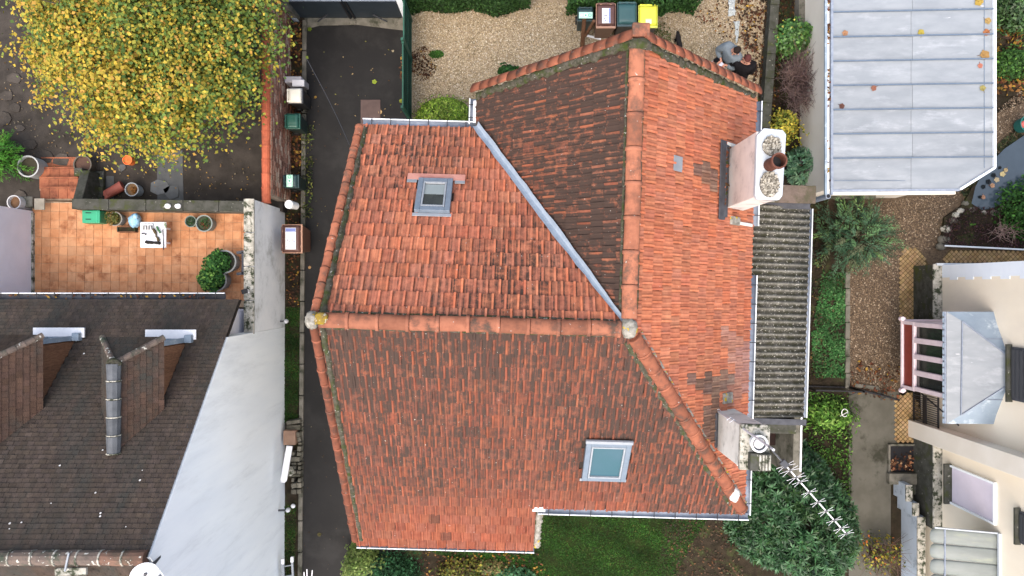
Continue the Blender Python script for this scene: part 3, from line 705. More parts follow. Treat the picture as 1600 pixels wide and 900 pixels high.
area('pond', [(1518, 318), (1524, 292), (1540, 262), (1570, 232), (1610, 205), (1660, 180), (1690, 230), (1620, 280), (1580, 310), (1550, 326), (1534, 328)], .112, 'water')
area('garden_terrain', [(-300, -200), (442, -200), (442, 330), (-300, 330)], .40, 'garden', .4)
# driveway edging
m = MB()
for i in range(19):
    y0 = 30 + i * 49; m.slab([P(472.5 - .0085 * y0 + .2, y0 + .8, .07), P(479 - .0085 * y0 + .2, y0 + .8, .07), P(479 - .0085 * (y0 + 49), y0 + 48.2, .07), P(472.5 - .0085 * (y0 + 49), y0 + 48.2, .07)], .09)
struct('kerb', m, M['concrete'], bevel=.008)
m = MB()
for i in range(7):
    y0 = 424 + i * 26.5; m.slab([P(1322, y0 + .6, .09), P(1329, y0 + .6, .09), P(1328, y0 + 26, .09), P(1321, y0 + 26, .09)], .1)
struct('kerb', m, M['concrete'], bevel=.008)
# pebbles
def pebbles(name, n, inside, z, size, cols, w, seed):
    """stones: squashed octahedra scattered where inside(px,py)"""
    g = np.random.default_rng(seed); out = []
    while len(out) < n:
        x0, y0, x1, y1 = inside['box']; q = np.stack([g.uniform(x0, x1, n), g.uniform(y0, y1, n)], 1)
        out += [tuple(p) for p in q if inside['f'](*p)]
    q = np.array(out[:n]); s = (H - z) / FPX
    c = np.stack([(q[:, 0] - 800) * s, (450 - q[:, 1]) * s, np.full(n, z)], 1)
    r = size * g.uniform(.55, 1.35, n); ang = g.uniform(0, 6.28, n); asp = g.uniform(.55, 1, n)
    base = np.array([[1,0,.25],[0,1,.25],[-1,0,.25],[0,-1,.25],[0,0,.7],[0,0,-.1]])
    b = base[None] * r[:, None, None]; b[:, :, 1] *= asp[:, None]
    ca, sa = np.cos(ang)[:, None], np.sin(ang)[:, None]
    v = np.stack([b[:, :, 0] * ca - b[:, :, 1] * sa, b[:, :, 0] * sa + b[:, :, 1] * ca, b[:, :, 2]], 2) + c[:, None]
    F = np.array([[0,1,4],[1,2,4],[2,3,4],[3,0,4]])
    f = (F[None] + (np.arange(n) * 6)[:, None, None]).reshape(-1, 3)
    me = bpy.data.meshes.new(name); me.from_pydata(v.reshape(-1, 3).tolist(), [], f.tolist())
    cc = pick(cols, w, n, .22); paint(me, np.repeat(np.concatenate([cc, np.ones((n, 1))], 1), 4, axis=0))
    me.materials.append(M['pebble']); o = bpy.data.objects.new(name, me); COL.objects.link(o); o['kind'] = 'stuff'; return o
def poly_in(poly):
    def f(x, y):
        c = False; n = len(poly)
        for i in range(n):
            x1, y1 = poly[i]; x2, y2 = poly[(i + 1) % n]
            if (y1 > y) != (y2 > y) and x < (x2 - x1) * (y - y1) / (y2 - y1) + x1: c = not c
        return c
    xs = [p[0] for p in poly]; ys = [p[1] for p in poly]
    return dict(box=(min(xs), min(ys), max(xs), max(ys)), f=f)
pebbles('gravel', 38000, poly_in([(646, 8), (1198, -5), (1192, 150), (1060, 90), (985, 70), (745, 160), (742, 200), (646, 200)]), .0, .0165,
        [S(208,192,160), S(184,164,130), S(152,134,104), S(222,212,192), S(122,110,84)], [4, 4, 2, 1.6, .8], 11)
pebbles('gravel', 13000, poly_in([(1300, 330), (1400, 312), (1500, 300), (1560, 170), (1610, 130), (1610, 200), (1545, 250), (1480, 330), (1470, 385), (1405, 400), (1410, 610), (1326, 610), (1328, 430)]), .014, .019,
        [S(150,130,106), S(116,98,80), S(84,72,60), S(176,160,138)], [3, 4, 2, 1.2], 12)
# grass, litter
def circ(x, y, a, b): return poly_in([(x + a * math.cos(k * .52) * random.uniform(.75, 1.1), y + b * math.sin(k * .52) * random.uniform(.75, 1.1)) for k in range(12)])
def ground_leaves(name, n, inside, z, size, cols, w, seed, aspect=.6, tilt=.35, kind='stuff', mat='leaf', var=.2):
    g = np.random.default_rng(seed); out = []
    while len(out) < n:
        x0, y0, x1, y1 = inside['box']; q = np.stack([g.uniform(x0, x1, n), g.uniform(y0, y1, n)], 1)
        out += [tuple(p) for p in q if inside['f'](*p) and g.random() < .12 + 1.3 * blot(p[0] * .07 + seed, p[1] * .08)]
    q = np.array(out[:n]); s = (H - z) / FPX
    patch = np.array([.55 + .95 * blot(a * .045 + seed * 2, b * .05) for a, b in q])[:, None]
    c = np.stack([(q[:, 0] - 800) * s, (450 - q[:, 1]) * s, z + g.uniform(.005, .04, n)], 1)
    nr = np.tile([0, 0, 1.], (n, 1)) + g.normal(0, tilt, (n, 3))
    return leaf_mesh(name, M[mat], c, nr, size * g.uniform(.5, 1.4, n), np.clip(pick(cols, w, n, var) * patch, .002, .9), None, aspect, kind=kind)
GR = [S(52,96,32), S(38,76,28), S(72,116,42), S(52,74,34), S(100,98,54)]
ground_leaves('grass', 42000, poly_in([(760, 790), (1120, 790), (1080, 850), (1050, 910), (760, 910)]), .005, .055, GR, [4, 4, 2, 2, .5], 21, .16, .9)
ground_leaves('grass', 5000, poly_in([(640, 846), (835, 852), (835, 876), (700, 872)]), .01, .06, GR, [4, 4, 2, 2, .5], 22, .16, .9)
ground_leaves('grass', 5200, poly_in([(447, 480), (470, 480), (466, 660), (443, 660)]), .005, .06, GR, [3, 4, 1, 2, 1.2], 23, .18, .9)
ground_leaves('grass', 2600, poly_in([(444, 790), (463, 790), (460, 905), (441, 905)]), .005, .06, GR, [1, 2, 1, 4, 2.5], 24, .18, .9)
BR = [S(124,74,50,.62), S(94,64,44,.62), S(160,112,60,.62), S(196,156,66,.62), S(68,52,40,.62)]
ground_leaves('fallen_leaves', 520, poly_in([(448, 30), (472, 30), (471, 280), (452, 280)]), .03, .085, BR, [4, 3, 2, 1, 2], 31)
ground_leaves('fallen_leaves', 240, poly_in([(448, 300), (470, 300), (468, 480), (448, 480)]), .03, .07, BR, [2, 3, 1, 1, 3], 32)
ground_leaves('fallen_leaves', 900, poly_in([(1150, -10), (1245, -10), (1240, 110), (1200, 190), (1178, 130), (1160, 60)]), .02, .085, [S(110,66,46,.6), S(84,60,42,.6), S(150,110,66,.6), S(196,156,66,.6), S(62,50,38,.6)], [3, 4, 1, .5, 4], 33)
ground_leaves('fallen_leaves', 420, circ(662, 100, 24, 26), .02, .05, BR, [3, 4, 1, .3, 3], 34)
ground_leaves('fallen_leaves', 700, poly_in([(1040, 800), (1160, 790), (1160, 910), (1050, 910)]), .02, .06, [S(92,70,52), S(70,56,44), S(120,84,56), S(60,66,40)], [3, 3, 1, 2], 35)
ground_leaves('fallen_leaves', 160, poly_in([(1325, 560), (1410, 570), (1410, 630), (1325, 612)]), .03, .08, BR, [4, 3, 2, .5, 1], 36)
ground_leaves('fallen_leaves', 260, poly_in([(1550, 40), (1610, 40), (1610, 150), (1550, 150)]), .04, .12, BR, [2, 2, 4, 4, 1], 37)
ground_leaves('fallen_leaves', 380, poly_in([(0, 80), (60, 80), (150, 230), (400, 230), (400, 320), (100, 320), (0, 230)]), .41, .05, [S(120,110,90), S(200,160,70), S(140,110,70)], [3, 1, 2], 38)
ground_leaves('fallen_leaves', 260, poly_in([(1080, -5), (1200, -5), (1190, 80), (1080, 40)]), .02, .06, BR, [3, 3, 1, 1, 3], 39)
ground_leaves('ground_cover', 3600, poly_in([(1285, 420), (1326, 430), (1322, 590), (1270, 590), (1268, 520)]), .03, .07, [S(66,116,62), S(50,96,48), S(96,140,84), S(80,80,50)], [4, 4, 2, .6], 41, .5, .5)
ground_leaves('ground_cover', 900, poly_in([(1262, 320), (1290, 340), (1285, 600), (1262, 600)]), .03, .07, [S(70,62,44), S(58,48,38), S(104,88,50), S(60,80,44)], [3, 3, 1, 1.5], 42, .5, .5)
ground_leaves('ground_cover', 2300, poly_in([(1332, 640), (1318, 616), (1262, 612), (1262, 700), (1290, 740), (1312, 800), (1328, 870)]), .04, .07, [S(84,132,50), S(60,100,42), S(112,150,64), S(60,58,40)], [3, 3, 1, 2.5], 43, .45, .6)
ground_leaves('ground_cover', 2600, poly_in([(1472, 382), (1478, 345), (1520, 322), (1610, 330), (1610, 392)]), .12, .06, [S(84,54,60), S(62,44,50), S(104,76,76), S(50,44,38), S(96,70,48)], [4, 4, 2, 3, 1], 44, .3, .7)
ground_leaves('ground_cover', 900, poly_in([(1210, -10), (1250, -10), (1240, 120), (1205, 150)]), .03, .06, [S(56,72,40), S(46,58,36), S(80,84,52)], [3, 4, 1], 45, .4, .7)
ground_leaves('ground_cover', 700, poly_in([(1506, 310), (1560, 240), (1610, 200), (1600, 190), (1545, 236), (1500, 300)]), .05, .08, [S(62,74,46), S(48,58,38), S(96,92,60)], [3, 4, 1], 46, .4, .7)
ground_leaves('weeds', 500, circ(682, 85, 12, 7), .03, .05, [S(80,130,50), S(60,104,42)], [1, 1], 47, .4, .8)
ground_leaves('weeds', 500, circ(798, 113, 18, 10), .03, .08, [S(60,110,46), S(46,88,38)], [1, 1], 48, .6, .8)
ground_leaves('weeds', 380, circ(1032, 55, 18, 22), .03, .06, [S(80,104,50), S(110,104,62), S(60,80,40)], [1, 1, 1], 49, .3, .8)
ground_leaves('weeds', 320, poly_in([(472, 190), (490, 196), (488, 340), (472, 340)]), .06, .07, [S(90,110,50), S(120,120,60), S(64,84,40)], [1, 1, 1], 50, .4, .8)

ground_leaves('fallen_leaves', 70, circ(631, 108, 6, 26), .004, .09, BR, [4, 3, 2, 1, 1], 61)
ground_leaves('fallen_leaves', 60, poly_in([(480, 60), (630, 60), (630, 190), (560, 190), (490, 420), (478, 420)]), .004, .045, [S(170,150,110,.6), S(110,84,56,.6), S(150,150,80,.6)], [1, 2, 1], 62)
ground_leaves('fallen_leaves', 50, poly_in([(470, 500), (520, 620), (550, 850), (590, 900), (466, 900)]), .004, .04, [S(120,110,86,.6), S(96,74,50,.6)], [1, 2], 63)
ground_leaves('fallen_leaves', 300, poly_in([(660, 858), (840, 862), (860, 905), (660, 905)]), .03, .07, BR, [2, 3, 2, 2, 2], 64)

# ------------------------------------------------------------------ left neighbour: white house with brown roof and dormers
XW = -5.78; ZE, ZRL = 3.05, 6.97; YE, YR = -.25, -4.30; ML = (ZRL - ZE) / (YE - YR)
lh = thing('house', 'neighbouring house with a brown tiled roof, two dormers and a bare white gable wall', 'house', (-9, -4.3, 0))
m = MB(); g = [(XW, -1.0, 0), (XW, -8.5, 0), (XW, -8.3, ZE), (XW, YR, ZRL - .04), (XW, -1.0, ZE + .75 * ML - .04)]
m.prism([Vector(p) for p in g], (-.3, 0, 0)); m.build('gable_wall', M['whitewall'], lh)
m = MB(); m.box((-10.5, -4.3, 1.5), (8.8, 7.6, 3.0)); m.build('wall', M['palewall'], lh)
def lroof(x, y): return Vector((x, y, ZE + (YE - y) * ML))
m = MB(); m.slab([lroof(-16, YE) - ZV * .06, lroof(XW - .02, YE) - ZV * .06, lroof(XW - .02, YR) - ZV * .06, lroof(-16, YR) - ZV * .06], .08)
m.slab([Vector((-16, YR, ZRL - .06)), Vector((XW - .02, YR, ZRL - .06)), Vector((XW - .02, -8.4, ZE - .06)), Vector((-16, -8.4, ZE - .06))], .08)
m.build('roof', M['deck'], lh)
def flat_tiles(mb, O, ea, ev, n, width, length, tw, tl, skip=None, pal=(1, 1, 1), rough=.09, x0=0.0):
    """courses of small flat tiles from the eave up"""
    rows = int(length / tl); 
    for r in range(rows):
        off = (r % 2) * tw * .5
        for c in range(int((width + tw) / tw)):
            a = x0 + c * tw - off; b = r * tl
            a0, a1 = max(x0, a + .002), min(x0 + width, a + tw - .002)
            if a1 - a0 < .02: continue
            if skip and skip(O + ea * ((a0 + a1) / 2) + ev * (b + tl / 2)): continue
            k = random.gauss(1, rough); h = .016 + random.uniform(-.003, .004); h2 = .004
            q = [O + ea * a0 + ev * b + n * h, O + ea * a1 + ev * b + n * (h + random.uniform(-.003, .003)), O + ea * a1 + ev * (b + tl * 1.12) + n * h2, O + ea * a0 + ev * (b + tl * 1.12) + n * h2]
            q += [O + ea * a0 + ev * b - n * .004, O + ea * a1 + ev * b - n * .004]
            mb.add(q, ((0, 1, 2, 3), (4, 5, 1, 0)), (pal[0] * k, pal[1] * k, pal[2] * k * random.uniform(.94, 1.04), random.uniform(.6, 1.2)))
evL = Vector((0, -1, ML)).normalized(); eaL = Vector((-1, 0, 0)); nL = eaL.cross(evL)
if nL.z < 0: nL = -nL
# dormers
ZD0, ZD1 = 5.0, 5.66
dormers = []
def dormer(xl, xr, yf, label):
    xc = (xl + xr) / 2
    yr0 = YE - (ZD1 - ZE) / ML; ye0 = YE - (ZD0 - ZE) / ML; ya = yf - .42
    d = MB(); d.prism([Vector((xl + .12, yf - .16, YE * 0 + 3.6)), Vector((xl + .12, yf - .16, ZD0 - .02)), Vector((xl + .12, ye0, ZD0 - .02))], ((xr - xl) - .24, 0, 0))
    wall = d.build('dormer', M['timber'], lh); wall['label'] = label
    # boarded cheek: upright boards on the right-hand side
    nb = 9; y0, y1 = yf - .2, ye0
    for i in range(nb):
        a = y0 + (y1 - y0) * i / nb; b = y0 + (y1 - y0) * (i + 1) / nb - .012
        za, zb_ = ZE + (YE - a) * ML, ZE + (YE - b) * ML
        if ZD0 - zb_ < .05: continue
        d = MB(); d.prism([Vector((xr - .12, a, za)), Vector((xr - .12, b, zb_)), Vector((xr - .12, b, ZD0 - .03)), Vector((xr - .12, a, ZD0 - .03))], (.025 + random.uniform(0, .006), 0, 0), (random.uniform(.85, 1.15),) * 3 + (1,))
        d.build('cheek_board', M['timber'], wall)
    # front: window, frame, sill
    d = MB(); d.box(((xl + xr) / 2, yf - .15, 4.45), ((xr - xl) - .3, .03, 1.0)); d.build('window_pane', M['glassdark'], wall)
    d = MB(); 
    d.box((xr - .13, yf - .13, 4.4), (.09, .09, 1.2)); d.box((xl + .13, yf - .13, 4.4), (.09, .09, 1.2)); d.box(((xl + xr) / 2, yf - .131, 4.42), (.06, .07, 1.0)); d.box(((xl + xr) / 2, yf - .129, 3.97), ((xr - xl) - .35, .07, .08)); d.build('window_frame', M['zincblue'], wall)
    d = MB(); d.box(((xl + xr) / 2 + .16, yf - .02, 3.84), ((xr - xl) - .12, .20, .04)); d.build('window_sill', M['white'], wall, bevel=.006)
    d = MB(); d.box((xr - .02, yf - .10, 3.9), (.14, .16, .14)); d.build('side_flashing', M['zincblue'], wall, bevel=.01)
    # hipped tiled roof
    A = Vector((xl, yf, ZD0)); B = Vector((xr, yf, ZD0)); T = Vector((xc, ya, ZD1)); Rr = Vector((xc, yr0, ZD1))
    El = Vector((xl, ye0, ZD0)); Er = Vector((xr, ye0, ZD0))
    d = MB(); d.add([A, B, T], [(0, 1, 2)]); d.add([B, Er, Rr, T], [(0, 1, 2, 3)]); d.add([El, A, T, Rr], [(0, 1, 2, 3)]); dk = d.build('dormer_roof', M['deck'], wall)
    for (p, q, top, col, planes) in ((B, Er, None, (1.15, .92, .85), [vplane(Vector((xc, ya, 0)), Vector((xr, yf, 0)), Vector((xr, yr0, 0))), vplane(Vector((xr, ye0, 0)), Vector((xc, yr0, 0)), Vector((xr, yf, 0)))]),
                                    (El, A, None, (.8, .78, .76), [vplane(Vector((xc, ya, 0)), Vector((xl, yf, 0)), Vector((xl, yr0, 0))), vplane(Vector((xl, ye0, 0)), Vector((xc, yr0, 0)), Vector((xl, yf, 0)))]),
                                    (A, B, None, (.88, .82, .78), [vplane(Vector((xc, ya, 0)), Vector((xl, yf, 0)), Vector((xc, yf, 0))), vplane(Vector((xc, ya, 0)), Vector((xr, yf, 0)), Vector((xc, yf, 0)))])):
        ea = (q - p).normalized(); mid = (T if p is A else Vector((xc, (p.y + q.y) / 2, ZD1))); ev = (mid - p); ev = (ev - ea * ev.dot(ea)); Lw = ev.length; ev.normalize(); n = ea.cross(ev)
        if n.z < 0: n = -n
        tl_ = Lw / round(Lw / .105); wd = (q - p).length + (.9 if p is not A else 0)
        d = MB(); flat_tiles(d, p - (ea * 0 if p is not El else ea * .9), ea, ev, n, wd, Lw + .001, .115, tl_, None, col)
        o = d.build('dormer_tiles', M['slate'], wall, kind='stuff')
        pl = planes
        clip_mesh(o.data, pl)
    # hip and ridge caps
    for (p, q, mt, nm) in ((B, T, 'slateridge', 'hip_tile'), (A, T, 'slateridge', 'hip_tile'), (T, Rr, 'darkridge', 'ridge_tile')):
        L = (q - p).length; n = max(3, round(L / (.17 if nm == 'hip_tile' else .30)))
        for i in range(n):
            d = MB(); a, b = p.lerp(q, i / n), p.lerp(q, (i + .97) / n); r = .055 if nm == 'hip_tile' else .115
            d.tube([a, b], [r * 1.08, r * .96], 10, (random.uniform(.85, 1.1),) * 3 + (1,)); d.build(nm, M[mt], wall)
            if nm == 'ridge_tile': 
                d = MB(); d.tube([b - (b - a).normalized() * .02, b], r * 1.1, 10); d.build('mortar_joint', M['speckled'], wall)
    blob('mortar', T, .12, M['mortar'], (1.1, .8, .7), 9, wall)
    dormers.append((xl, xr, yf, ye0, yr0, xc))
    return wall
M['darkridge'] = pmat("dark_metal_ridge", S(92, 96, 100), S(76, 80, 84), 5, .7, .3, 40, .3)
s0 = (H - ZD0) / FPX
dormer((160 - 800) * s0, (256 - 800) * s0, -.92, 'right-hand dormer, whole in view, nearer the white gable')
dormer((-30 - 800) * s0, (67 - 800) * s0, -.88, 'left-hand dormer, cut by the edge of the photo')
def in_dormer(p):
    for xl, xr, yf, ye0, yr0, xc in dormers:
        if xl + .1 < p.x < xr - .1 and ye0 < p.y < yf - .15: return True
    return False
m = MB(); flat_tiles(m, lroof(XW - .02, YE), eaL, evL, nL, 8.2, math.hypot(YE - YR, ZRL - ZE), .125, .092, in_dormer)
m.build('roof_tiles', M['slate'], lh, kind='stuff')
m = MB(); flat_tiles(m, Vector((XW - .02, YR - 1.2, ZRL - 1.2 * ML)), eaL, Vector((0, 1, ML)).normalized(), Vector((0, -ML, 1)).normalized(), 8.2, 1.6, .125, .092, None, (.9, .86, .84))
m.build('roof_tiles', M['slate'], lh, kind='stuff')
for i in range(18):
    x0 = XW - .05 - i * .36; m = MB(); k = random.uniform(.8, 1.1)
    c = (k * 1.15, k * .88, k * .78, .4) if i in (0, 1) else (k, k, k, 1)
    m.tube([(x0, YR + random.uniform(-.01, .01), ZRL - .02), (x0 - .345, YR, ZRL - .02)], [.125, .115], 12, c); m.build('ridge_tile', M['slateridge'], lh)
    m = MB(); m.tube([(x0 - .335, YR, ZRL - .018), (x0 - .362, YR, ZRL - .018)], .127, 12); m.build('mortar_joint', M['speckled'], lh)
gutter((-13, YE + .07, ZE - .05), (XW - .35, YE + .07, ZE - .05), (0, 1, 0), .07, 18, lh, mat='lead')
ll = [lroof(random.uniform(-10.8, -6.2), YE + .05) for _ in range(46)]
leaf_mesh('gutter_litter', M['leaf'], [(p.x, YE + .07 + random.uniform(-.05, .05), ZE - .06) for p in ll], np.tile([0, 0, 1.], (46, 1)) + rng.normal(0, .4, (46, 3)), rng.uniform(.05, .1, 46), pick(BR, [3, 3, 2, 2, 2], 46), lh, kind='stuff')
# lichen specks on the neighbour roof
m = MB()
for i in range(22):
    x = random.uniform(-10.6, -6.0); y = YR + abs(random.gauss(0, .9)) + .1; p = lroof(x, y)
    if x > XW - .3: continue
    r = random.uniform(.009, .022); m.add([p + nL * .024 + eaL * r * math.cos(a) + evL * r * math.sin(a) for a in (0, 1.2, 2.4, 3.6, 4.9)], [(0, 1, 2, 3, 4)])
m.build('lichen', M['whitemortar'], lh, kind='stuff')
# white flashing slab and satellite dish at the gable peak
m = MB(); m.box((-7.0, YR - .20, ZRL + .02), (.50, .12, .06), rz=.02); m.box((-7.02, YR - .36, ZRL - .1), (.52, .07, .05)); m.build('flashing', M['speckled'], lh, bevel=.01)
m = MB(); m.bar((-6.99, YR + .12, ZRL + .1), (-7.04, YR - .16, ZRL + .12), .025); m.build('strap', M['winlight'], lh)
ds = P(226, 899, 7.25); dish = thing('satellite_dish', 'white round satellite dish bolted to the top of the white gable', 'satellite dish', ds)
X = Matrix.Translation(ds) @ Vector((.55, -.15, 1)).to_track_quat('Z', 'Y').to_matrix().to_4x4()
m = MB(); m.M = X; m.lathe((0, 0, 0), [(.02, -.06), (.10, -.055), (.17, -.03), (.205, 0), (.212, .006), (.205, .012), (.17, -.018), (.10, -.042), (.02, -.05)], 28); m.build('reflector', M['white'], dish, smooth=True)
m = MB(); m.M = X; m.bar((0, -.2, 0), (.02, -.12, .25), .02); m.build('arm', M['winlight'], dish)
m = MB(); m.M = X; m.box((.02, -.1, .26), (.05, .05, .09)); m.build('receiver', M['darkgrey'], dish, bevel=.008)
m = MB(); m.bar(ds, (XW - .03, ds.y + .05, 6.5), .04); m.build('bracket', M['darkgrey'], dish)

# ------------------------------------------------------------------ terrace
ZT = 1.1
ter = thing('terrace', 'raised terrace of square terracotta tiles with steps beside the white house', 'terrace', P(220, 400, 0))
m = MB(); m.slab([P(50, 314, ZT - .012), P(397, 322, ZT - .012), P(397, 480, ZT - .012), P(50, 480, ZT - .012)], ZT - .05); m.build('floor_slab', M['grout'], ter)
ts = .208; O = P(52, 330, ZT); c0, s_0 = math.cos(-.012), math.sin(-.012)
tm = {}
cnt = 0
for j in range(-1, 10):
    for i in range(25):
        if j == -1 and i > 5: continue
        gx = (i + .5) * ts; gy = -(j + .5) * ts
        x = O.x + gx * c0 - gy * s_0; y = O.y + gx * s_0 + gy * c0
        if y < -.22: continue
        if 'a' not in tm:
            mm = MB(); mm.box((0, 0, -.008), (ts - .007, ts - .007, .02)); o = mm.build('floor_tile', M['floortile'], None, bevel=0); tm['a'] = o.data; bpy.data.objects.remove(o)
        o = bpy.data.objects.new('floor_tile', tm['a']); COL.objects.link(o); child(o, ter)
        o.matrix_basis = Matrix.Translation((x, y, ZT + random.uniform(-.0015, .0015))) @ Matrix.Rotation(-.012 + random.gauss(0, .004), 4, 'Z')
        k = random.gauss(1, .07); h_ = random.gauss(0, .05); o.color = (k * .98, k * (1 + h_ * .5), k * (1 + h_), random.uniform(0, 1.3)); cnt += 1
# tiled steps
for k in range(4):
    z = ZT - .17 * (k + 1) + (0.0); y0 = 312 - 15.5 * k; 
    x0, x1 = 60 + 1.5 * k + (3 if k == 0 else 0), 120 + 2.2 * k
    a, b = P(x0, y0, z), P(x1, y0, z); dpt = .30
    st = MB(); st.box(((a.x + b.x) / 2, a.y + dpt / 2 - .02, z - .11), (b.x - a.x, dpt, .2)); sp = st.build('step', M['grout'], ter)
    nt = 4
    for i in range(nt):
        w = (b.x - a.x) / nt
        t = MB(); t.box((a.x + (i + .5) * w, a.y + dpt / 2 + .0, z - .006), (w - .008, dpt - .05, .022)); o = t.build('step_tile', M['steptile'], sp); kk = random.gauss(1, .1); o.color = (kk, kk, kk, random.uniform(.3, 1.3))
    t = MB(); t.box(((a.x + b.x) / 2, a.y + dpt - .0, z - .004), (b.x - a.x, .035, .035)); t.build('nosing', M['steptile'], sp, bevel=.008)
# walls round the terrace
tw_ = thing('garden_wall', 'low mossy concrete wall along the upper edge of the tiled terrace', 'wall', P(255, 322, .4))
zt_ = ZT + .45
m = MB(); m.slab([P(114, 313, zt_ - .05), P(400, 316.5, zt_ - .05), P(400, 332, zt_ - .05), P(114, 326.5, zt_ - .05)], zt_ - .4); m.build('wall_body', M['concrete'], tw_)
xs = [112, 170, 228, 286, 342, 399]
for i in range(5):
    f = lambda x: 310 + (x - 112) * .014
    m = MB(); a, b = xs[i], xs[i + 1] - .6; m.slab([P(a, f(a), zt_), P(b, f(b), zt_), P(b, f(b) + 17.5, zt_), P(a, f(a) + 16.5, zt_)], .07); m.build('coping_slab', M['mossconcrete'], tw_, bevel=.012)
sw = thing('stair_wall', 'dark mossy sloping wall beside the orange tiled steps', 'wall', P(125, 300, .4))
m = MB(); p0, p1 = P(119, 318, zt_), P(133, 266, .9); d = Vector((.11, 0, 0))
m.add([p0 - d, p0 + d, p1 + d, p1 - d, p0 - d - ZV * 1.1, p0 + d - ZV * 1.1, p1 + d - ZV * .55, p1 - d - ZV * .55], ((0, 1, 2, 3), (4, 7, 6, 5), (0, 4, 5, 1), (1, 5, 6, 2), (2, 6, 7, 3), (3, 7, 4, 0))); m.build('coping', M['mossconcrete'], sw, bevel=.015)
m = MB(); m.box(P(131, 271, .65), (.2, .2, .5)); m.build('end_post', M['mossconcrete'], sw, bevel=.02)
ds_ = thing('stone_steps', 'dark mossy stone steps between the sloping wall and the paved bed', 'steps', P(150, 300, .4))
for k in range(5):
    y = 274 + 12.5 * k; z = .48 + .09 * k
    m = MB(); m.box(P(151 - k, y, z - .06), (.42, .2, .12), rz=random.uniform(-.03, .03)); m.build('step', M['mossconcrete'], ds_, bevel=.015)
ew = thing('parapet_wall', 'grey white rendered parapet wall with a mossy top beside the terrace', 'wall', (XW, 1, 0))
m = MB(); m.prism([Vector((XW, 1.98, 0)), Vector((XW, -.995, 0)), Vector((XW, -.995, 2.22)), Vector((XW, 1.98, 2.22))], (-.2, 0, 0)); m.build('wall_body', M['dirtywall'], ew)
for i in range(4):
    y0 = 2.0 - i * .76; m = MB(); m.box((XW - .10, y0 - .375, 2.25), (.23, .745, .06)); m.build('coping_slab', M['speckled'], ew, bevel=.012)
lw = thing('rendered_wall', 'tall pale lilac rendered wall on the far side of the terrace', 'wall', (-11.5, .5, 0))
m = MB(); m.prism([P(52, 330, ZT), P(52, 330, ZT) + ZV * 2.4, Vector((P(52, 330, ZT).x, -.26, ZT + 2.4)), Vector((P(52, 330, ZT).x, -.26, ZT))], (-.25, 0, 0)); m.build('wall_body', M['palewall'], lw)
m = MB(); m.box((P(52, 0, ZT).x + .02, .8, ZT + .04), (.04, 2.0, .08)); m.build('skirting', M['speckled'], lw)
pw = thing('wall_pier', 'weathered concrete pier stub with a pale cap at the top of the steps', 'pier', P(57, 320, .4))
m = MB(); m.box(P(57, 319, .85), (.42, .26, .95)); m.build('pier_body', M['concrete'], pw, bevel=.02)
m = MB(); m.box(P(62, 319, 1.345), (.24, .27, .04)); m.build('pier_cap', pmat('pier_cap', S(178,168,150), S(150,142,126), 5, .95, .3), pw, bevel=.01)

# ------------------------------------------------------------------ brick boundary wall with orange coping
bw = thing('brick_wall', 'old brick boundary wall topped with half-round orange coping tiles', 'wall', (-5.62, 4, 0))
xb = P(455, 0, 0).x; y_n, y_s = 7.6, P(0, 306, 1.5).y
m = MB(); m.box((xb - .12, (y_n + y_s) / 2, .75), (.2, y_n - y_s, 1.5)); m.build('wall_core', M['brickmortar'], bw)
courses = 17; ch = 1.48 / courses; nb = 0; stuff = MB(); BRK = [S(166,116,98), S(184,142,124), S(146,108,94), S(202,178,160), S(136,100,88)]
bl = .23; cand_b = []
for r in range(courses):
    y = y_n - (r % 2) * bl / 2
    while y - bl > y_s - .05:
        cand_b.append((r, y)); y -= bl
cand_b.sort(key=lambda t: abs(t[1] - 2.9))
bme = MB().box((0, 0, 0), (.024, bl - .022, ch - .021)); o = bme.build('brick', M['brick']); bmesh_ = o.data; bpy.data.objects.remove(o)
for i, (r, y) in enumerate(cand_b):
    k = random.gauss(1, .1); c = random.choice(BRK)
    if i < 300:
        o = bpy.data.objects.new('brick', bmesh_); COL.objects.link(o); child(o, bw); o.color = (c[0] * k, c[1] * k, c[2] * k, random.uniform(.4, 1.3))
        o.matrix_basis = Matrix.Translation((xb - .012 + random.uniform(-.006, .006), y - bl / 2, ch * (r + .5)))
    else: stuff.box((xb - .012 + random.uniform(-.006, .006), y - bl / 2, ch * (r + .5)), (.024, bl - .022, ch - .021), (c[0] * k, c[1] * k, c[2] * k, 1))
stuff.build('bricks', M['brick'], bw, kind='stuff')
yy = y_n; i = 0
while yy - .33 > y_s - .2:
    m = MB(); k = random.uniform(.85, 1.1); m.tube([(xb - .13, yy, 1.5), (xb - .13, yy - .305, 1.5)], [.105, .10], 12, (k, k, k, 1)); m.tube([(xb - .13, yy - .30, 1.502), (xb - .13, yy - .33, 1.502)], .112, 12, (k * .9, k * .9, k * .9, 1)); m.build('coping_tile', M['coping'], bw); yy -= .33

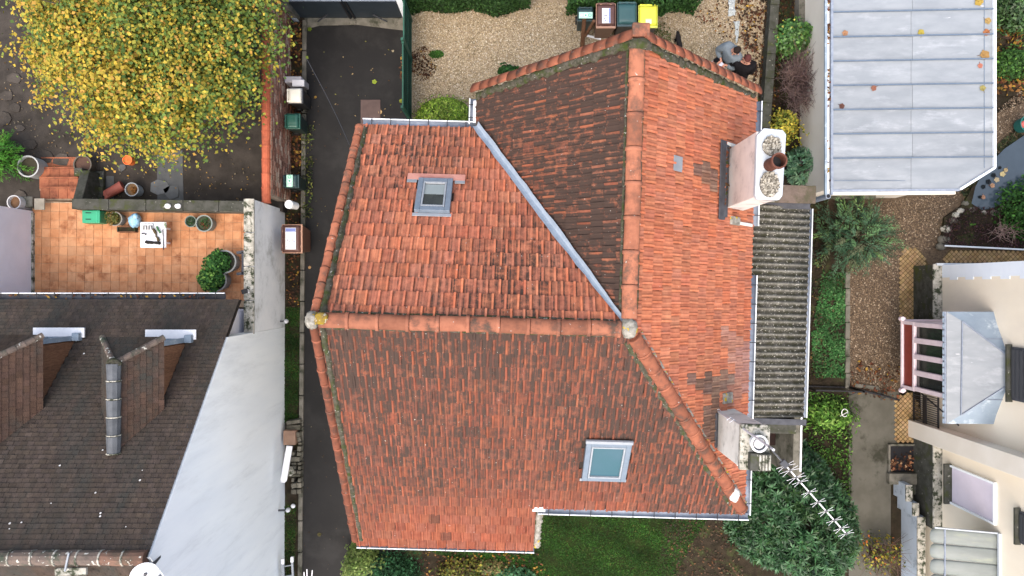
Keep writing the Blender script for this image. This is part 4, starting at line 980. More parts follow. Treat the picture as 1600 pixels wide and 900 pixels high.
# ------------------------------------------------------------------ gate, posts and green fence
gy = 6.86; gate = thing('driveway_gate', 'dark blue grey double driveway gate closed across the driveway', 'gate', (-4.0, gy, 0))
for x0, x1, sx in ((-5.36, -4.06, 1), (-4.03, -2.76, -1)):
    m = MB(); m.box(((x0 + x1) / 2, gy + .02, .62), (x1 - x0, .045, 1.12)); lf = m.build('gate_leaf', M['gatepaint'], gate, bevel=.004)
    m = MB(); m.box(((x0 + x1) / 2, gy + .0, 1.215), (x1 - x0, .07, .06)); m.build('rail', M['gutter'], lf, bevel=.004)
    m = MB(); m.box(((x0 + x1) / 2, gy + .0, 1.80), (x1 - x0, .06, .06)); m.build('rail', M['gatepaint'], lf)
    for i in range(9):
        m = MB(); xx = x0 + .08 + i * (x1 - x0 - .16) / 8; m.box((xx, gy + .02, 1.51), (.03, .03, .53)); m.build('bar', M['gatepaint'], lf)
    m = MB(); xx = x0 + .04 if sx < 0 else x1 - .04; m.box((xx, gy - .005, .62), (.05, .05, 1.14)); m.build('stile', M['black'], lf)
    m = MB(); xs_ = (x0 + x1) / 2 - .1 * sx; m.bar((xs_ + .18 * sx, gy - .03, .32), (xs_ - .12 * sx, gy - .10, .05), .025); m.build('brace', M['darkgrey'], lf)
m = MB(); m.box((-4.045, gy - .12, .03), (.16, .1, .06)); m.build('stop_block', M['concrete'], gate, bevel=.01)
for x, lab in ((-2.66, 'white square gate post at the fence end of the driveway gate'), (-5.48, 'white square gate post against the brick wall')):
    t = thing('gate_post', lab, 'post', (x, gy, 0), 'posts of the driveway gate')
    m = MB(); m.box((x, gy, .78), (.16, .16, 1.56)); m.build('shaft', M['whitewall'] if x > -3 else M['concrete'], t, bevel=.01)
    m = MB(); m.box((x, gy - .02, .12), (.14, .14, .25)); m.build('base', M['zincblue'], t, bevel=.01)
    m = MB(); m.box((x, gy, 1.6), (.2, .2, .06)); m.build('cap', M['concrete'], t, bevel=.01)
fx = -2.56
fen = thing('mesh_fence', 'green wire mesh fence between the driveway and the gravel yard', 'fence', (fx, 5.6, 0))
for (y0, y1, h) in ((6.78, 5.86, 1.35), (5.75, 4.25, 1.5)):
    p = MB()
    for y in (y0, y1): p.box((fx, y, h / 2), (.05, .05, h))
    for z in (.08, h * .5, h - .04): p.box((fx, (y0 + y1) / 2, z), (.034, y0 - y1, .036))
    pn = p.build('panel_frame', M['greenmesh'], fen)
    p = MB(); k = int((y0 - y1) / .05)
    for i in range(k): p.box((fx + .012, y0 - (i + .5) * (y0 - y1) / k, h / 2), (.006, .006, h))
    for i in range(int(h / .1)): p.box((fx + .005, (y0 + y1) / 2, .05 + i * .1), (.006, y0 - y1, .006))
    p.build('wire', M['greenmesh'], pn, kind='stuff')
    p = MB(); p.box((fx - .012, (y0 + y1) / 2, h / 2), (.008, y0 - y1 - .06, h - .1)); p.build('privacy_screen', pmat('dark_green_screen', S(30,62,52), S(24,52,44), 10, .8, .1), pn)
for y in (6.8, 5.8, 4.22):
    m = MB(); m.box((fx, y, .8), (.06, .06, 1.6)); m.build('post', M['greenmesh'], fen)

# ------------------------------------------------------------------ lean-to with corrugated roof along the east side
shed = thing('lean_to', 'narrow lean-to with a mossy corrugated fibre cement roof against the house', 'lean-to', HP(3.4, .3, 0))
ux0, ux1, vs0, vs1 = 2.93, 4.38, -1.95, 2.42; zs0, zs1 = 3.55, 3.30
m = MB(); m.prism([HP(2.6, -1.9, 0), HP(4.28, -1.9, 0), HP(4.28, 2.2, 0), HP(2.6, 2.2, 0)], ZV * 3.1); m.build('wall', M['concrete'], shed)
pitch = .132; per = 6; nsh = 5; span = (vs1 - vs0) / nsh
for k in range(nsh):
    m = MB(); va = vs0 + k * span; n = int(span / pitch * per) + 2; dz = .008 * k; vv = []; nx = 2
    for i in range(n + 1):
        v = va + i * (span + .03) / n
        h = .030 * math.cos(2 * math.pi * (v - vs0) / pitch)
        for j in range(nx + 1):
            f = j / nx; vv.append(HP(ux0 + (ux1 - ux0) * f, v, zs0 + (zs1 - zs0) * f + h + dz))
    ff = []
    for i in range(n):
        for j in range(nx): a = i * (nx + 1) + j; ff.append((a, a + 1, a + nx + 2, a + nx + 1))
    b_ = len(m.c); m.add(vv, ff)
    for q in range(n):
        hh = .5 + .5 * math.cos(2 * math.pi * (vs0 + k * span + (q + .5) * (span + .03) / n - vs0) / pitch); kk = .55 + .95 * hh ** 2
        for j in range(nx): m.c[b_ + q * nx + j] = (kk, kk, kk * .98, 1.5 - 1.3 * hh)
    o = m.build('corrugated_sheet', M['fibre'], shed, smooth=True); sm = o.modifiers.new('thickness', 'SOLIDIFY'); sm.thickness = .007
gutter(HP(4.43, 2.42, 3.22), HP(4.43, -1.98, 3.22), UX, .045, 8, shed, False)
m = MB(); m.box(HP(3.64, -2.03, 3.50), (1.42, .12, .03), rz=TH); m.build('flashing_or_gap_shade', M['lead'], shed)
m = MB(); m.box(HP(3.62, 2.44, 3.44), (1.4, .12, .05), rz=TH); m.build('flashing_or_gap_shade', M['lead'], shed)  # dark strip painted in for the shaded gap under the coping
cp = thing('coping_wall', 'short brown wall end with a flat coping slab behind the white chimney', 'wall', HP(3.6, 2.55, 0))
m = MB(); m.box(HP(3.62, 2.64, 1.9), (1.2, .24, 3.8), rz=TH); m.build('wall_body', M['render'], cp)
m = MB(); m.box(HP(3.60, 2.63, 3.84), (1.34, .36, .07), rz=TH); m.build('coping_slab', pmat('brown_coping', S(118,104,94), S(98,86,78), 4, .95, .4, 50, .1, grime=S(84,80,64), gscale=3, spots=S(200,198,190), sscale=8, slo=.72), cp, bevel=.012)
m = MB(); m.box(HP(3.38, 2.63, 3.882), (.1, .355, .016), rz=TH); m.build('joint', M['lichen'], cp)
yd = thing('yard_wall', 'mossy concrete frame round a dark opening at the foot of the aerial chimney', 'wall', HP(3.6, -2.4, 0))
m = MB(); m.box(HP(3.6, -2.24, 1.5), (1.5, .26, 3.0), rz=TH); m.build('cross_wall', M['mossconcrete'], yd, bevel=.015)
m = MB(); m.box(HP(4.46, -2.1, 1.42), (.2, 2.5, 2.84), rz=TH); m.build('side_wall', M['concrete'], yd, bevel=.015)
m = MB(); m.box(HP(3.6, -2.62, .9), (1.5, .5, 1.8), rz=TH); m.build('dark_pit', pmat('dark_pit_shade', S(44,26,22), S(32,20,18), 5), yd)  # solid block coloured dark for the shade down in the opening
m = MB(); m.tube([HP(4.50, -1.5, 2.87), HP(4.52, -3.2, 2.86)], .02, 8); m.build('pipe', M['gutterwhite'], yd)

# ------------------------------------------------------------------ zinc roofed garage
gar = thing('garage', 'low outbuilding with a pale standing-seam zinc roof and one cut-off corner', 'outbuilding', (10, 5, 0))
zg0, zg1 = 2.34, 2.52
GX0, GX1 = P(1300, 0, zg0).x, P(1550, 0, zg1).x; GY = P(0, 297, 2.4).y; CY = P(0, 263, zg1).y; CX = P(1499, 0, zg1).x
def gz(x): return zg0 + (zg1 - zg0) * (x - GX0) / (GX1 - GX0)
m = MB(); m.prism([Vector(p) for p in ((GX0 + .2, GY + .12, 0), (CX - .1, GY + .12, 0), (GX1 - .12, CY + .08, 0), (GX1 - .12, 9, 0), (GX0 + .2, 9, 0))], ZV * 2.26); m.build('wall', M['creamband'], gar)
m = MB(); m.prism([Vector(p) for p in ((GX0 + .05, GY + 4.0, 0), (GX0 + .22, GY + 4.0, 0), (GX0 + .22, 9, 0), (GX0 + .05, 9, 0))], ZV * .35); m.build('plinth', M['concrete'], gar)
ys = [P(0, y, 2.42).y for y in (-172, -134, -96, -58, -20, 18, 57, 95, 133, 171, 209, 247, 297)]
def roofx(y): return GX1 if y >= CY else GX1 + (CX - GX1) * (CY - y) / (CY - GY)
for i in range(12):
    ya, yb = ys[i], ys[i + 1]; ya_, yb_ = ya - .006, yb + .006; xm = (GX0 + GX1) / 2 - .03 * (i % 2)
    ptsL = [(GX0, ya_), (xm, ya_), (xm, yb_), (GX0, yb_)]
    if i < 11: ptsR = [(xm + .004, ya_), (GX1, ya_), (GX1, yb_), (xm + .004, yb_)]
    else: ptsR = [(xm + .004, ya_), (GX1, ya_), (GX1, CY), (CX, GY), (xm + .004, yb_)]
    for q, up in ((ptsL, 0), (ptsR, .006)):
        m = MB(); m.slab([Vector((x, y, gz(x) + .03 + up)) for x, y in q], .03); o = m.build('zinc_panel', M['zinc'], gar); k = random.gauss(1, .03); o.color = (k, k, k, random.uniform(.2, 1.2))
    if i:
        m = MB(); m.box(((GX0 + GX1) / 2, ya, (gz(GX0) + gz(GX1)) / 2 + .045), (GX1 - GX0, .022, .045)); 
        for j in range(4): m.v[-1-j] = (m.v[-1-j][0], m.v[-1-j][1], m.v[-1-j][2])
        vs = []
        for x in (GX0, GX1):
            for (dy, dz) in ((-.012, .025), (.012, .025), (.012, .075), (-.012, .075)): vs.append((x, ya + dy, gz(x) + dz))
        m = MB(); m.add(vs, ((0,3,2,1),(4,5,6,7),(0,1,5,4),(1,2,6,5),(2,3,7,6),(3,0,4,7))); m.build('standing_seam', M['seam'], gar)
m = MB(); m.box((GX1 - .19, (CY + 9) / 2, gz(GX1 - .19) + .040), (.012, 9 - CY, .006)); m.build('lap_joint', M['seam'], gar)
m = MB(); m.box(((GX0 + CX) / 2, GY + .20, gz((GX0 + CX) / 2) + .037), (CX - GX0, .012, .008)); m.build('lap_joint', M['seam'], gar)
def edge(a, b, mat='gutterwhite', w=.05, h=.09):
    m = MB(); m.bar(a, b, w, h); return m.build('edge_trim', M[mat], gar)
edge((GX1 + .01, CY - .0, gz(GX1) + .05), (GX1 + .01, 9, gz(GX1) + .05)); edge((CX, GY, gz(CX) + .05), (GX1 + .01, CY, gz(GX1) + .05))
edge((GX0, GY - .012, gz(GX0) + .02), (CX, GY - .012, gz(CX) + .02), 'gutter', .05, .07)
edge((GX0 + .0, GY - .06, gz(GX0) - .06), (CX - .05, GY - .06, gz(CX) - .06), 'creamband', .08, .10)
for dx, w, mt in ((-.02, .05, 'gutter'), (-.09, .055, 'gutterwhite'), (-.155, .05, 'zincblue')):
    m = MB(); m.bar((GX0 + dx, GY - .1, zg0 + (.03 if dx != -.09 else -.03)), (GX0 + dx, 9, zg0 + (.03 if dx != -.09 else -.03)), w, .06); m.build('box_gutter', M[mt], gar)
m = MB(); m.tube([(GX0 - .09, GY - .13, zg0 + .02), (GX0 - .09, GY - .13, .1)], .06, 14); m.build('downpipe', M['gutter'], gar)
m = MB(); m.tube([(GX0 - .09, GY - .13, zg0 + .022), (GX0 - .09, GY - .13, zg0 + .026)], .042, 14); m.build('downpipe_mouth', M['black'], gar)
m = MB(); m.box((GX0 + 1.15, GY + .11, 1.2), (1.0, .06, .62)); wf = m.build('window', M['mossconcrete'], gar); m = MB(); m.box((GX0 + 1.15, GY + .075, 1.22), (.86, .02, .5)); m.build('pane', M['glassdark'], wf)
m = MB(); m.box((GX0 + 1.15, GY + .06, .86), (1.1, .14, .06)); m.build('window_sill', M['concrete'], wf)
n = 60
leaf_mesh('gutter_litter', M['leaf'], np.stack([GX0 - .09 + rng.normal(0, .015, n), P(0, 1, 2.3).y - np.abs(np.concatenate([rng.normal(.0, .12, 14), rng.normal(.75, .14, 20), rng.normal(2.0, .3, 18), rng.normal(3.6, .25, 8)])), np.full(n, zg0 + .03)], 1), np.tile([0, 0, 1.], (n, 1)) + rng.normal(0, .3, (n, 3)), rng.uniform(.05, .1, n), pick(BR, [4, 3, 2, .6, 1], n), gar, kind='stuff')
# single leaves on the zinc
def lobed_leaf(px, py, z, size, col, label, rot=0.0, cat='leaf', group='fallen leaves on the zinc roof'):
    m = MB(); c = P(px, py, z); k = 14; ring = []
    for i in range(k):
        a = 2 * math.pi * i / k + rot; r = size * (.42 + .055 * math.cos(5 * (a - rot)) + random.uniform(-.03, .03)) ; ring.append(c + Vector((math.cos(a) * r, math.sin(a) * r, .012 + random.uniform(-.004, .012))))
    m.add([c + ZV * .006] + ring, [(0, 1 + i, 1 + (i + 1) % k) for i in range(k)], (*col, 1))
    m.tube([c + ZV * .01, c + Vector((math.cos(rot) * size * .7, math.sin(rot) * size * .7, .012))], .004, 5, (col[0] * .6, col[1] * .5, col[2] * .5, 1))
    o = m.build('fallen_leaf', M['leaf']); return tag(o, label, cat, group)
Z_ = lambda px: gz((px - 800) * .0141) + .035
YL, OR_, BRN = S(214,180,84,.55), S(200,150,110,.55), S(124,84,72,.55)
for (px, py, sz, c, lab) in ((1320, 52, .15, OR_, 'pale orange fallen leaf on the zinc roof beside the gutter in the second panel row'), (1439, 51, .17, S(176,160,70), 'olive yellow fallen leaf near the middle of the zinc roof'),
        (1365, 138, .15, S(176,120,98,.55), 'reddish leaf lying alone on the zinc roof below a seam, left of the centre joint'), (1315, 166, .14, BRN, 'small dark brown leaf on the zinc roof close to the gutter'),
        (1529, 3, .22, YL, 'large yellow leaf at the top outer corner of the zinc roof'), (1543, 33, .17, S(210,176,110,.55), 'golden leaf on the narrow strip by the outer edge of the zinc roof'),
        (1541, 51, .18, S(170,110,70), 'curled brown leaf against a seam at the outer edge of the zinc roof'), (1538, 86, .24, S(190,150,90,.6), 'biggest ochre leaf at the outer edge of the zinc roof'),
        (1531, 103, .13, S(186,120,100), 'small pinkish brown leaf just under the biggest ochre leaf'), (1535, 138, .16, S(160,150,90), 'greenish leaf at the outer edge of the zinc roof, lowest of that row')):
    lobed_leaf(px, py, Z_(px), sz, c, lab, random.uniform(0, 6))

# ------------------------------------------------------------------ right-hand cream house
rh = thing('house', 'tall cream rendered house with a zinc roofed bay window at the edge of the photo', 'house', (11, -3, 0))
XR = 10.4; YN = .54
m = MB(); m.box((XR + 2, (YN - 9) / 2, 4), (4, YN + 9, 8)); m.build('wall', M['cream'], rh)
m = MB(); m.box((XR - .10, (YN + .02 - 1.0) / 2, .45), (.2, YN + 1.02, .9)); m.build('plinth', M['mossconcrete'], rh)
m = MB(); m.box((XR - .11, (YN + .02 - 1.0) / 2, .92), (.22, YN + 1.06, .05)); m.build('plinth_ledge', M['speckled'], rh, bevel=.012)
m = MB(); m.box((XR - .10, -4.75, .45), (.2, 2.2, .9)); m.build('plinth', M['mossconcrete'], rh)
m = MB(); m.box((XR - .11, -4.75, .92), (.22, 2.24, .05)); m.build('plinth_ledge', M['speckled'], rh, bevel=.012)
m = MB(); m.box((XR + 1.9, YN + .03, .95), (4.1, .06, .06)); m.build('plinth_ledge', M['capwhite'], rh)
for i in range(24):
    d = .36 if i % 2 else .30
    m = MB(); m.box((XR + .19, YN - d / 2 + .012, .945 + .30 * (i + .5)), (.4, d, .296)); m.build('quoin', M['quoin'], rh)
# pilaster
m = MB(); m.box((XR - .16, -3.56, 4), (.34, .42, 8)); m.build('pilaster', M['creamband'], rh, bevel=.01)
# window with lilac blind
wz0, wz1, wy0, wy1 = 1.35, 2.88, -4.22, -5.05
m = MB(); m.box((XR - .004, (wy0 + wy1) / 2, (wz0 + wz1) / 2), (.02, wy0 - wy1, wz1 - wz0)); wf = m.build('window', M['lilac'], rh)
m = MB()
for y in (wy0 + .02, wy1 - .02): m.box((XR - .03, y, (wz0 + wz1) / 2), (.06, .045, wz1 - wz0 + .08))
m.box((XR - .03, (wy0 + wy1) / 2, wz1 + .02), (.06, wy0 - wy1, .045)); m.build('window_frame', M['whitewall'], wf)
m = MB(); m.box((XR - .09, (wy0 + wy1) / 2, wz0 - .05), (.18, wy0 - wy1 + .12, .07)); m.build('window_sill', M['mossconcrete'], wf, bevel=.012)
# shutters higher up
for (ya, yb, z0, z1) in ((-1.22, -2.32, 3.45, 4.9), (-4.55, -5.2, 3.7, 4.9)):
    m = MB(); m.box((XR - .02, (ya + yb) / 2, (z0 + z1) / 2), (.05, ya - yb, z1 - z0)); sh = m.build('shutter', M['lead'], rh)
    for i in range(12): m = MB(); m.box((XR - .055, (ya + yb) / 2, z0 + (i + .5) * (z1 - z0) / 12), (.02, ya - yb - .1, .07)); m.build('slat', M['darkgrey'], sh)
    m = MB(); m.box((XR - .06, (ya + yb) / 2, z0 - .06), (.12, ya - yb + .1, .05)); m.build('sill', M['mossconcrete'], sh)
# bay window
bz0, bz1 = .9, 2.72; bx = P(1408, 0, bz0).x; by0, by1 = P(0, 501, bz0).y, P(0, 606, bz0).y
m = MB(); m.box(((bx + XR) / 2 + .25, (by0 + by1) / 2, .45), (XR - bx - .5, by0 - by1 - .3, .9)); m.build('bay_base', M['concrete'], rh)
m = MB(); m.box(((bx + XR) / 2, (by0 + by1) / 2, bz0 + .03), (XR - bx + .04, by0 - by1 + .06, .06)); bay = m.build('bay_window', M['pink'], rh, bevel=.008); bay['label'] = 'pale pink bay window with a red panel and four dark panes'
m = MB(); m.box((bx + .05, (by0 + by1) / 2, bz0 + .30), (.05, by0 - by1 - .1, .42)); m.build('red_panel', M['redpanel'], bay)
W = by0 - by1
for z, hh in ((bz0 + .545, .07), (bz1 - .05, .1)): m = MB(); m.box((bx + .03, (by0 + by1) / 2, z), (.085, W, hh)); m.build('rail', M['pink'], bay, bevel=.006)
for i in range(5):
    y = by0 - .06 - i * (W - .12) / 4; m = MB(); m.box((bx + .032, y, (bz0 + .58 + bz1 - .1) / 2), (.08, .10 if i in (0, 4) else .12, bz1 - .1 - bz0 - .58)); m.build('mullion', M['pink'], bay, bevel=.006)
for y in (by0 - .04, by1 + .04): m = MB(); m.box((bx + .03, y, bz0 + .29), (.08, .08, .44)); m.build('post', M['pink'], bay)
for i in range(4):
    y = by0 - .06 - (i + .5) * (W - .12) / 4; m = MB(); m.box((bx + .06, y, (bz0 + .58 + bz1 - .1) / 2), (.012, (W - .12) / 4 - .12, bz1 - bz0 - .68)); m.build('pane', M['glassdark'], bay)
for y in (by0 - .03, by1 + .03): m = MB(); m.box(((bx + .1 + XR) / 2, y, (bz0 + bz1) / 2 + .03), (XR - bx - .1, .05, bz1 - bz0 - .1)); m.build('side_wall', M['pink'], bay)
for y in (by0 + .05, by1 - .05): m = MB(); m.tube([(bx - .04, y, bz0 + .05), (bx - .04, y, bz0 + .16)], .055, 10); m.tube([(bx - .10, y, bz0 + .1), (bx + .05, y, bz0 + .1)], .03, 8); m.build('bracket', M['pink'], bay)
rz0 = bz1 + .05; E = [P(1479, 487, rz0), P(1474, 662, rz0)]; ry0, ry1 = E[0].y, E[1].y; rx = E[0].x
def zroof(pts, name='zinc_sheet', mat='zincblue'):
    m = MB(); m.slab([Vector(p) for p in pts], .02); return m.build(name, M[mat], bay)
rd = .52; Tp0, Tp1 = Vector((XR + .02, (ry0 + ry1) / 2 + .28, rz0 + rd)), Vector((XR + .02, (ry0 + ry1) / 2 - .28, rz0 + rd))
ed = .13
A0, A1 = Vector((rx, ry0, rz0)), Vector((rx, ry1, rz0)); I0, I1 = Vector((rx + .27, ry0 - .2, rz0 + .10)), Vector((rx + .24, ry1 + .2, rz0 + .10))
B0, B1 = Vector((XR + .02, ry0, rz0 + .05)), Vector((XR + .02, ry1, rz0 + .05)); K0, K1 = Vector((XR + .02, ry0 - .22, rz0 + .14)), Vector((XR + .02, ry1 + .22, rz0 + .14))
zroof([A0, A1, I1, I0], 'eaves_sheet', 'zinc'); 
mid = lambda p, q, t: p.lerp(q, t)
f0, f1 = mid(I0, Tp0, .52), mid(I1, Tp1, .52)
zroof([I0, I1, f1, f0], 'zinc_sheet', 'zinc'); zroof([f0, f1, Tp1, Tp0], 'zinc_sheet', 'zinc')
zroof([A0, I0, K0, B0], 'eaves_sheet'); zroof([I0, Tp0, K0]); zroof([A1, B1, K1, I1], 'eaves_sheet'); zroof([I1, K1, Tp1])
for a, b in ((I0, Tp0), (I1, Tp1), (I0, I1)):
    m = MB(); m.bar(a + ZV * .015, b + ZV * .015, .022, .03); m.build('rolled_seam', M['gutter'], bay)
for I, K, T_ in ((I0, K0, Tp0), (I1, K1, Tp1)):
    q = mid(I, T_, .5); u_ = (q.y - K.y) / (T_.y - K.y); e = K.lerp(T_, u_)
    m = MB(); m.bar(q + ZV * .012, e + ZV * .012, .014); m.build('rolled_seam', M['gutter'], bay)
m = MB(); m.bar(A0 - Vector((.0, 0, .05)), A1 - Vector((.0, 0, .05)), .06, .06); m.build('fascia', M['gutter'], bay)
for i in range(18): m = MB(); yy = ry0 - .05 - i * (ry0 - ry1 - .1) / 17; m.tube([(rx - .025, yy - .05, rz0 - .06), (rx - .025, yy + .05, rz0 - .06)], .03, 6); m.build('scallop', M['zincblue'], bay)
# railing by the bay
rl = thing('railing', 'black metal railing with upright bars between the bay window and the pilaster', 'railing', (10.15, -2.95, 0))
for z in (.12, 1.18): m = MB(); m.box((10.16, -2.98, z), (.03, .74, .04)); m.build('rail', M['black'], rl)
for i in range(14): m = MB(); m.box((10.16, -2.64 - i * .052, .65), (.014, .014, 1.05)); m.build('bar', M['lead'] if i % 2 else M['black'], rl)
m = MB(); m.box((10.13, -2.98, .66), (.02, .7, .16)); m.build('lock_plate', M['black'], rl)
m = MB(); m.bar((10.0, -2.58, .75), (10.4, -3.2, 1.6), .03); m.build('handrail', M['black'], rl)
# light well, block, steps, stair wall
lwell = thing('light_well', 'square dark light well full of fallen leaves beside the concrete path', 'light well', P(1412, 715, 0))
c = P(1412, 716, 0)
m = MB(); m.box(c + ZV * .012, (.78, .66, .024)); m.build('dark_floor', M['black'], lwell)
for dx, dy, w, h in ((-.40, 0, .05, .72), (.42, 0, .07, .72), (0, .35, .74, .05)): m = MB(); m.box(c + Vector((dx, dy, .04)), (w, h, .08)); m.build('edging', M['concrete'], lwell)
leaf_mesh('leaf_litter', M['leaf'], np.array([[c.x + random.uniform(-.36, .36), c.y - .3 + abs(random.gauss(0, .22)), .04 + random.random() * .03] for _ in range(110)]), np.tile([0, 0, 1.], (110, 1)) + rng.normal(0, .4, (110, 3)), rng.uniform(.04, .11, 110), pick([S(176,120,84), S(120,76,54), S(200,160,120), S(70,54,44)], [2, 3, 1, 4], 110), lwell, .8, kind='stuff')
st = thing('stairs', 'grey concrete stairs running down behind the blue grey stepped wall', 'stairs', P(1425, 800, 0))
m = MB(); m.box(P(1413, 747, .08), (.86, .28, .22)); m.build('top_block', M['concrete'], st, bevel=.015)
for i, (ya, yb, z) in enumerate(((757, 773, .14), (774, 790, .05), (791, 810, -.02), (811, 835, -.03), (836, 870, -.035), (871, 915, -.04))):
    a, b = P(1410, ya, z), P(1452 + i * 2, yb, z); m = MB(); m.box(((a.x + b.x) / 2, (a.y + b.y) / 2, z - .05), (b.x - a.x, a.y - b.y, .1 + .002 * i)); m.build('step', M['pathconc'] if i > 1 else M['mossconcrete'], st, bevel=.008)
bl_ = thing('stair_wall', 'blue grey rendered wall stepping up beside the stairs, pale coping on top', 'wall', P(1408, 830, 0))
for (ya, yb, bx_, h) in ((757, 783, 1398, .50), (780, 806, 1404, .62), (806, 960, 1410, .66)):
    s_ = (H - h) / FPX; y1, y2 = (450 - ya) * s_, (450 - yb) * s_; xa = P(bx_, 0, 0).x; xw = .17 if bx_ > 1405 else .13
    if bx_ > 1398: y1 = prev
    prev = y2
    m = MB(); m.box((xa + xw / 2, (y1 + y2) / 2, h / 2 - .03), (xw, y1 - y2, h + .06)); m.build('wall_body', M['bluewall'], bl_)
    m = MB(); m.box((xa + xw / 2 + .01, (y1 + y2) / 2, h + .025), (xw + .03, y1 - y2 - .004, .05)); m.build('coping', M['speckled'], bl_, bevel=.008)
aw = thing('awning', 'pale corrugated plastic awning with a scalloped edge on the cream house wall', 'awning', (9.8, -6.2, 0))
za, zb2 = 2.62, 3.0; axl = P(1452, 0, za).x; ay0 = P(0, 829, 2.8).y
for k in range(4):
    m = MB(); w = .335; y0 = ay0 - k * w; vv = []; n = 8
    for j in range(9):
        f = j / 8
        for i in range(n + 1):
            t = i / n; yy = y0 - t * w * .985; bulge = math.sin(math.pi * t)
            xl = axl + (.10 * (1 - math.sqrt(max(0, 1 - (2 * t - 1) ** 2))) if True else 0)
            x = xl + (XR - xl) * f; vv.append((x, yy, za + (zb2 - za) * f + .022 * bulge))
    ff = [(j*(n+1)+i, j*(n+1)+i+1, (j+1)*(n+1)+i+1, (j+1)*(n+1)+i) for j in range(8) for i in range(n)]
    m.add(vv, ff); o = m.build('sheet', M['poly'], aw, smooth=True); sm = o.modifiers.new('thickness', 'SOLIDIFY'); sm.thickness = .006
m = MB(); m.bar((axl + .28, ay0, za + .1), (axl + .28, ay0 - 1.4, za + .1), .03); m.build('batten', M['gutter'], aw)
m = MB(); m.bar((XR - .03, ay0 + .02, zb2 + .05), (XR - .03, ay0 - 1.4, zb2 + .05), .06, .05); m.build('wall_flashing', M['capwhite'], aw)
m = MB(); m.bar((axl + .1, ay0 + .015, za + .03), (XR - .03, ay0 + .015, zb2 + .02), .03, .04); m.build('edge_flashing', M['capwhite'], aw)
# diagonal sandstone setts
def setts(name, poly, z, size):
    base = area('sett_bed', poly, z - .012, 'settjoint'); f = poly_in(poly); x0, y0, x1, y1 = f['box']; s = (H - z) / FPX; m = MB()
    p = size / s; d = p * math.sqrt(2)
    i = 0; y = y0
    while y < y1:
        x = x0 + (d / 2 if i % 2 else 0)
        while x < x1:
            if f['f'](x, y):
                k = random.gauss(1, .12); c = P(x, y, z + random.uniform(-.004, .004)); r = size * .56
                m.add([c + Vector((r, 0, 0)), c + Vector((0, r, 0)), c + Vector((-r, 0, 0)), c + Vector((0, -r, 0))] + [c + Vector((r * 1.1, 0, -.02)), c + Vector((0, r * 1.1, -.02)), c + Vector((-r * 1.1, 0, -.02)), c + Vector((0, -r * 1.1, -.02))], ((0, 1, 2, 3), (0, 4, 5, 1), (1, 5, 6, 2), (2, 6, 7, 3), (3, 7, 4, 0)), (k, k * random.uniform(.93, 1.02), k * random.uniform(.86, 1.02), random.uniform(.3, 1.2)))
            x += d
        y += d / 2; i += 1
    o = m.build(name, M['sandsett'], base, kind='stuff')
setts('setts', [(1406, 402), (1414, 388), (1434, 386), (1452, 414), (1442, 418), (1440, 505), (1404, 505)], .03, .085)
setts('setts', [(1476, 410), (1476, 400), (1484, 390), (1700, 396), (1700, 412)], .03, .085)
setts('setts', [(1400, 690), (1400, 622), (1424, 612), (1440, 640), (1440, 692)], .03, .085)
eg = [P(1476, 384, .16), P(1540, 387, .16), P(1620, 391, .16), P(1700, 394, .16)]
bed = thing('bed_edging', 'thin white metal edging along the heather bed', 'edging', eg[0])
m = MB(); m.tube(eg, .022, 8); m.build('strip', M['gutterwhite'], bed)
for k, (px, py, r, c) in enumerate(((1475, 375, .16, 1.3), (1478, 358, .14, 1.2), (1488, 345, .13, 1.1), (1492, 336, .12, 1.3), (1470, 385, .13, 1.4), (1500, 330, .12, 1), (1552, 333, .13, 1), (1536, 332, .10, 1.1), (1518, 328, .11, 1.2), (1566, 326, .12, .9), (1508, 318, .1, 1.1))):
    o = blob('stone', P(px, py, .06), r, M['speckled'] if k % 2 else M['concrete'], (1, .75, .6), 20 + k, None)
    tag(o, ['whitish rounded stone at the lower corner of the heather bed edge', 'grey stone above the corner on the heather bed edge', 'pale stone at the first bend of the heather bed edge', 'grey stone beside the gravel on the slanting bed edge', 'small stone where the white edging starts', 'grey stone at the near tip of the pond', 'pale flat stone under the lower end of the pond', 'small grey stone left of the flat pond stone', 'stone at the rounded bottom of the pond', 'stone on the far bank of the pond by the shrub', 'stone between the gravel and the pond tip'][k], 'stone', 'stones edging the pond and heather bed')
g_ = random.Random(5)
for k, (px, py, sz, c, lab) in enumerate(((1566, 272, .16, S(226,206,150), 'pale cream leaf floating on the pond, highest of the cluster'), (1571, 266, .13, S(206,180,130), 'tan leaf floating at the top right of the pond cluster'), (1557, 281, .15, S(216,196,156), 'light beige leaf floating in the middle of the pond cluster'), (1550, 290, .14, S(204,160,124), 'pinkish leaf floating at the lower end of the pond cluster'), (1562, 262, .1, S(28,34,38), 'black shadow and wet leaf shape near the top of the pond'), (1544, 284, .15, S(28,34,38), 'black shadow and wet leaf shape left of the beige one in the pond'), (1552, 274, .14, S(30,38,42), 'dark shadow and wet leaf shape in the middle of the pond'), (1536, 292, .13, S(30,38,42), 'dark shadow and wet leaf shape near the near end of the pond'), (1536, 308, .13, S(196,150,120), 'orange brown leaf floating near the bottom of the pond'), (1531, 308, .1, S(26,32,36), 'small black shadow and wet leaf shape at the bottom of the pond'))):
    lobed_leaf(px, py, .114, sz, c, lab, k, group='leaves in the pond')  # near-black shapes: painted shadows of the floating leaves, and wet leaves
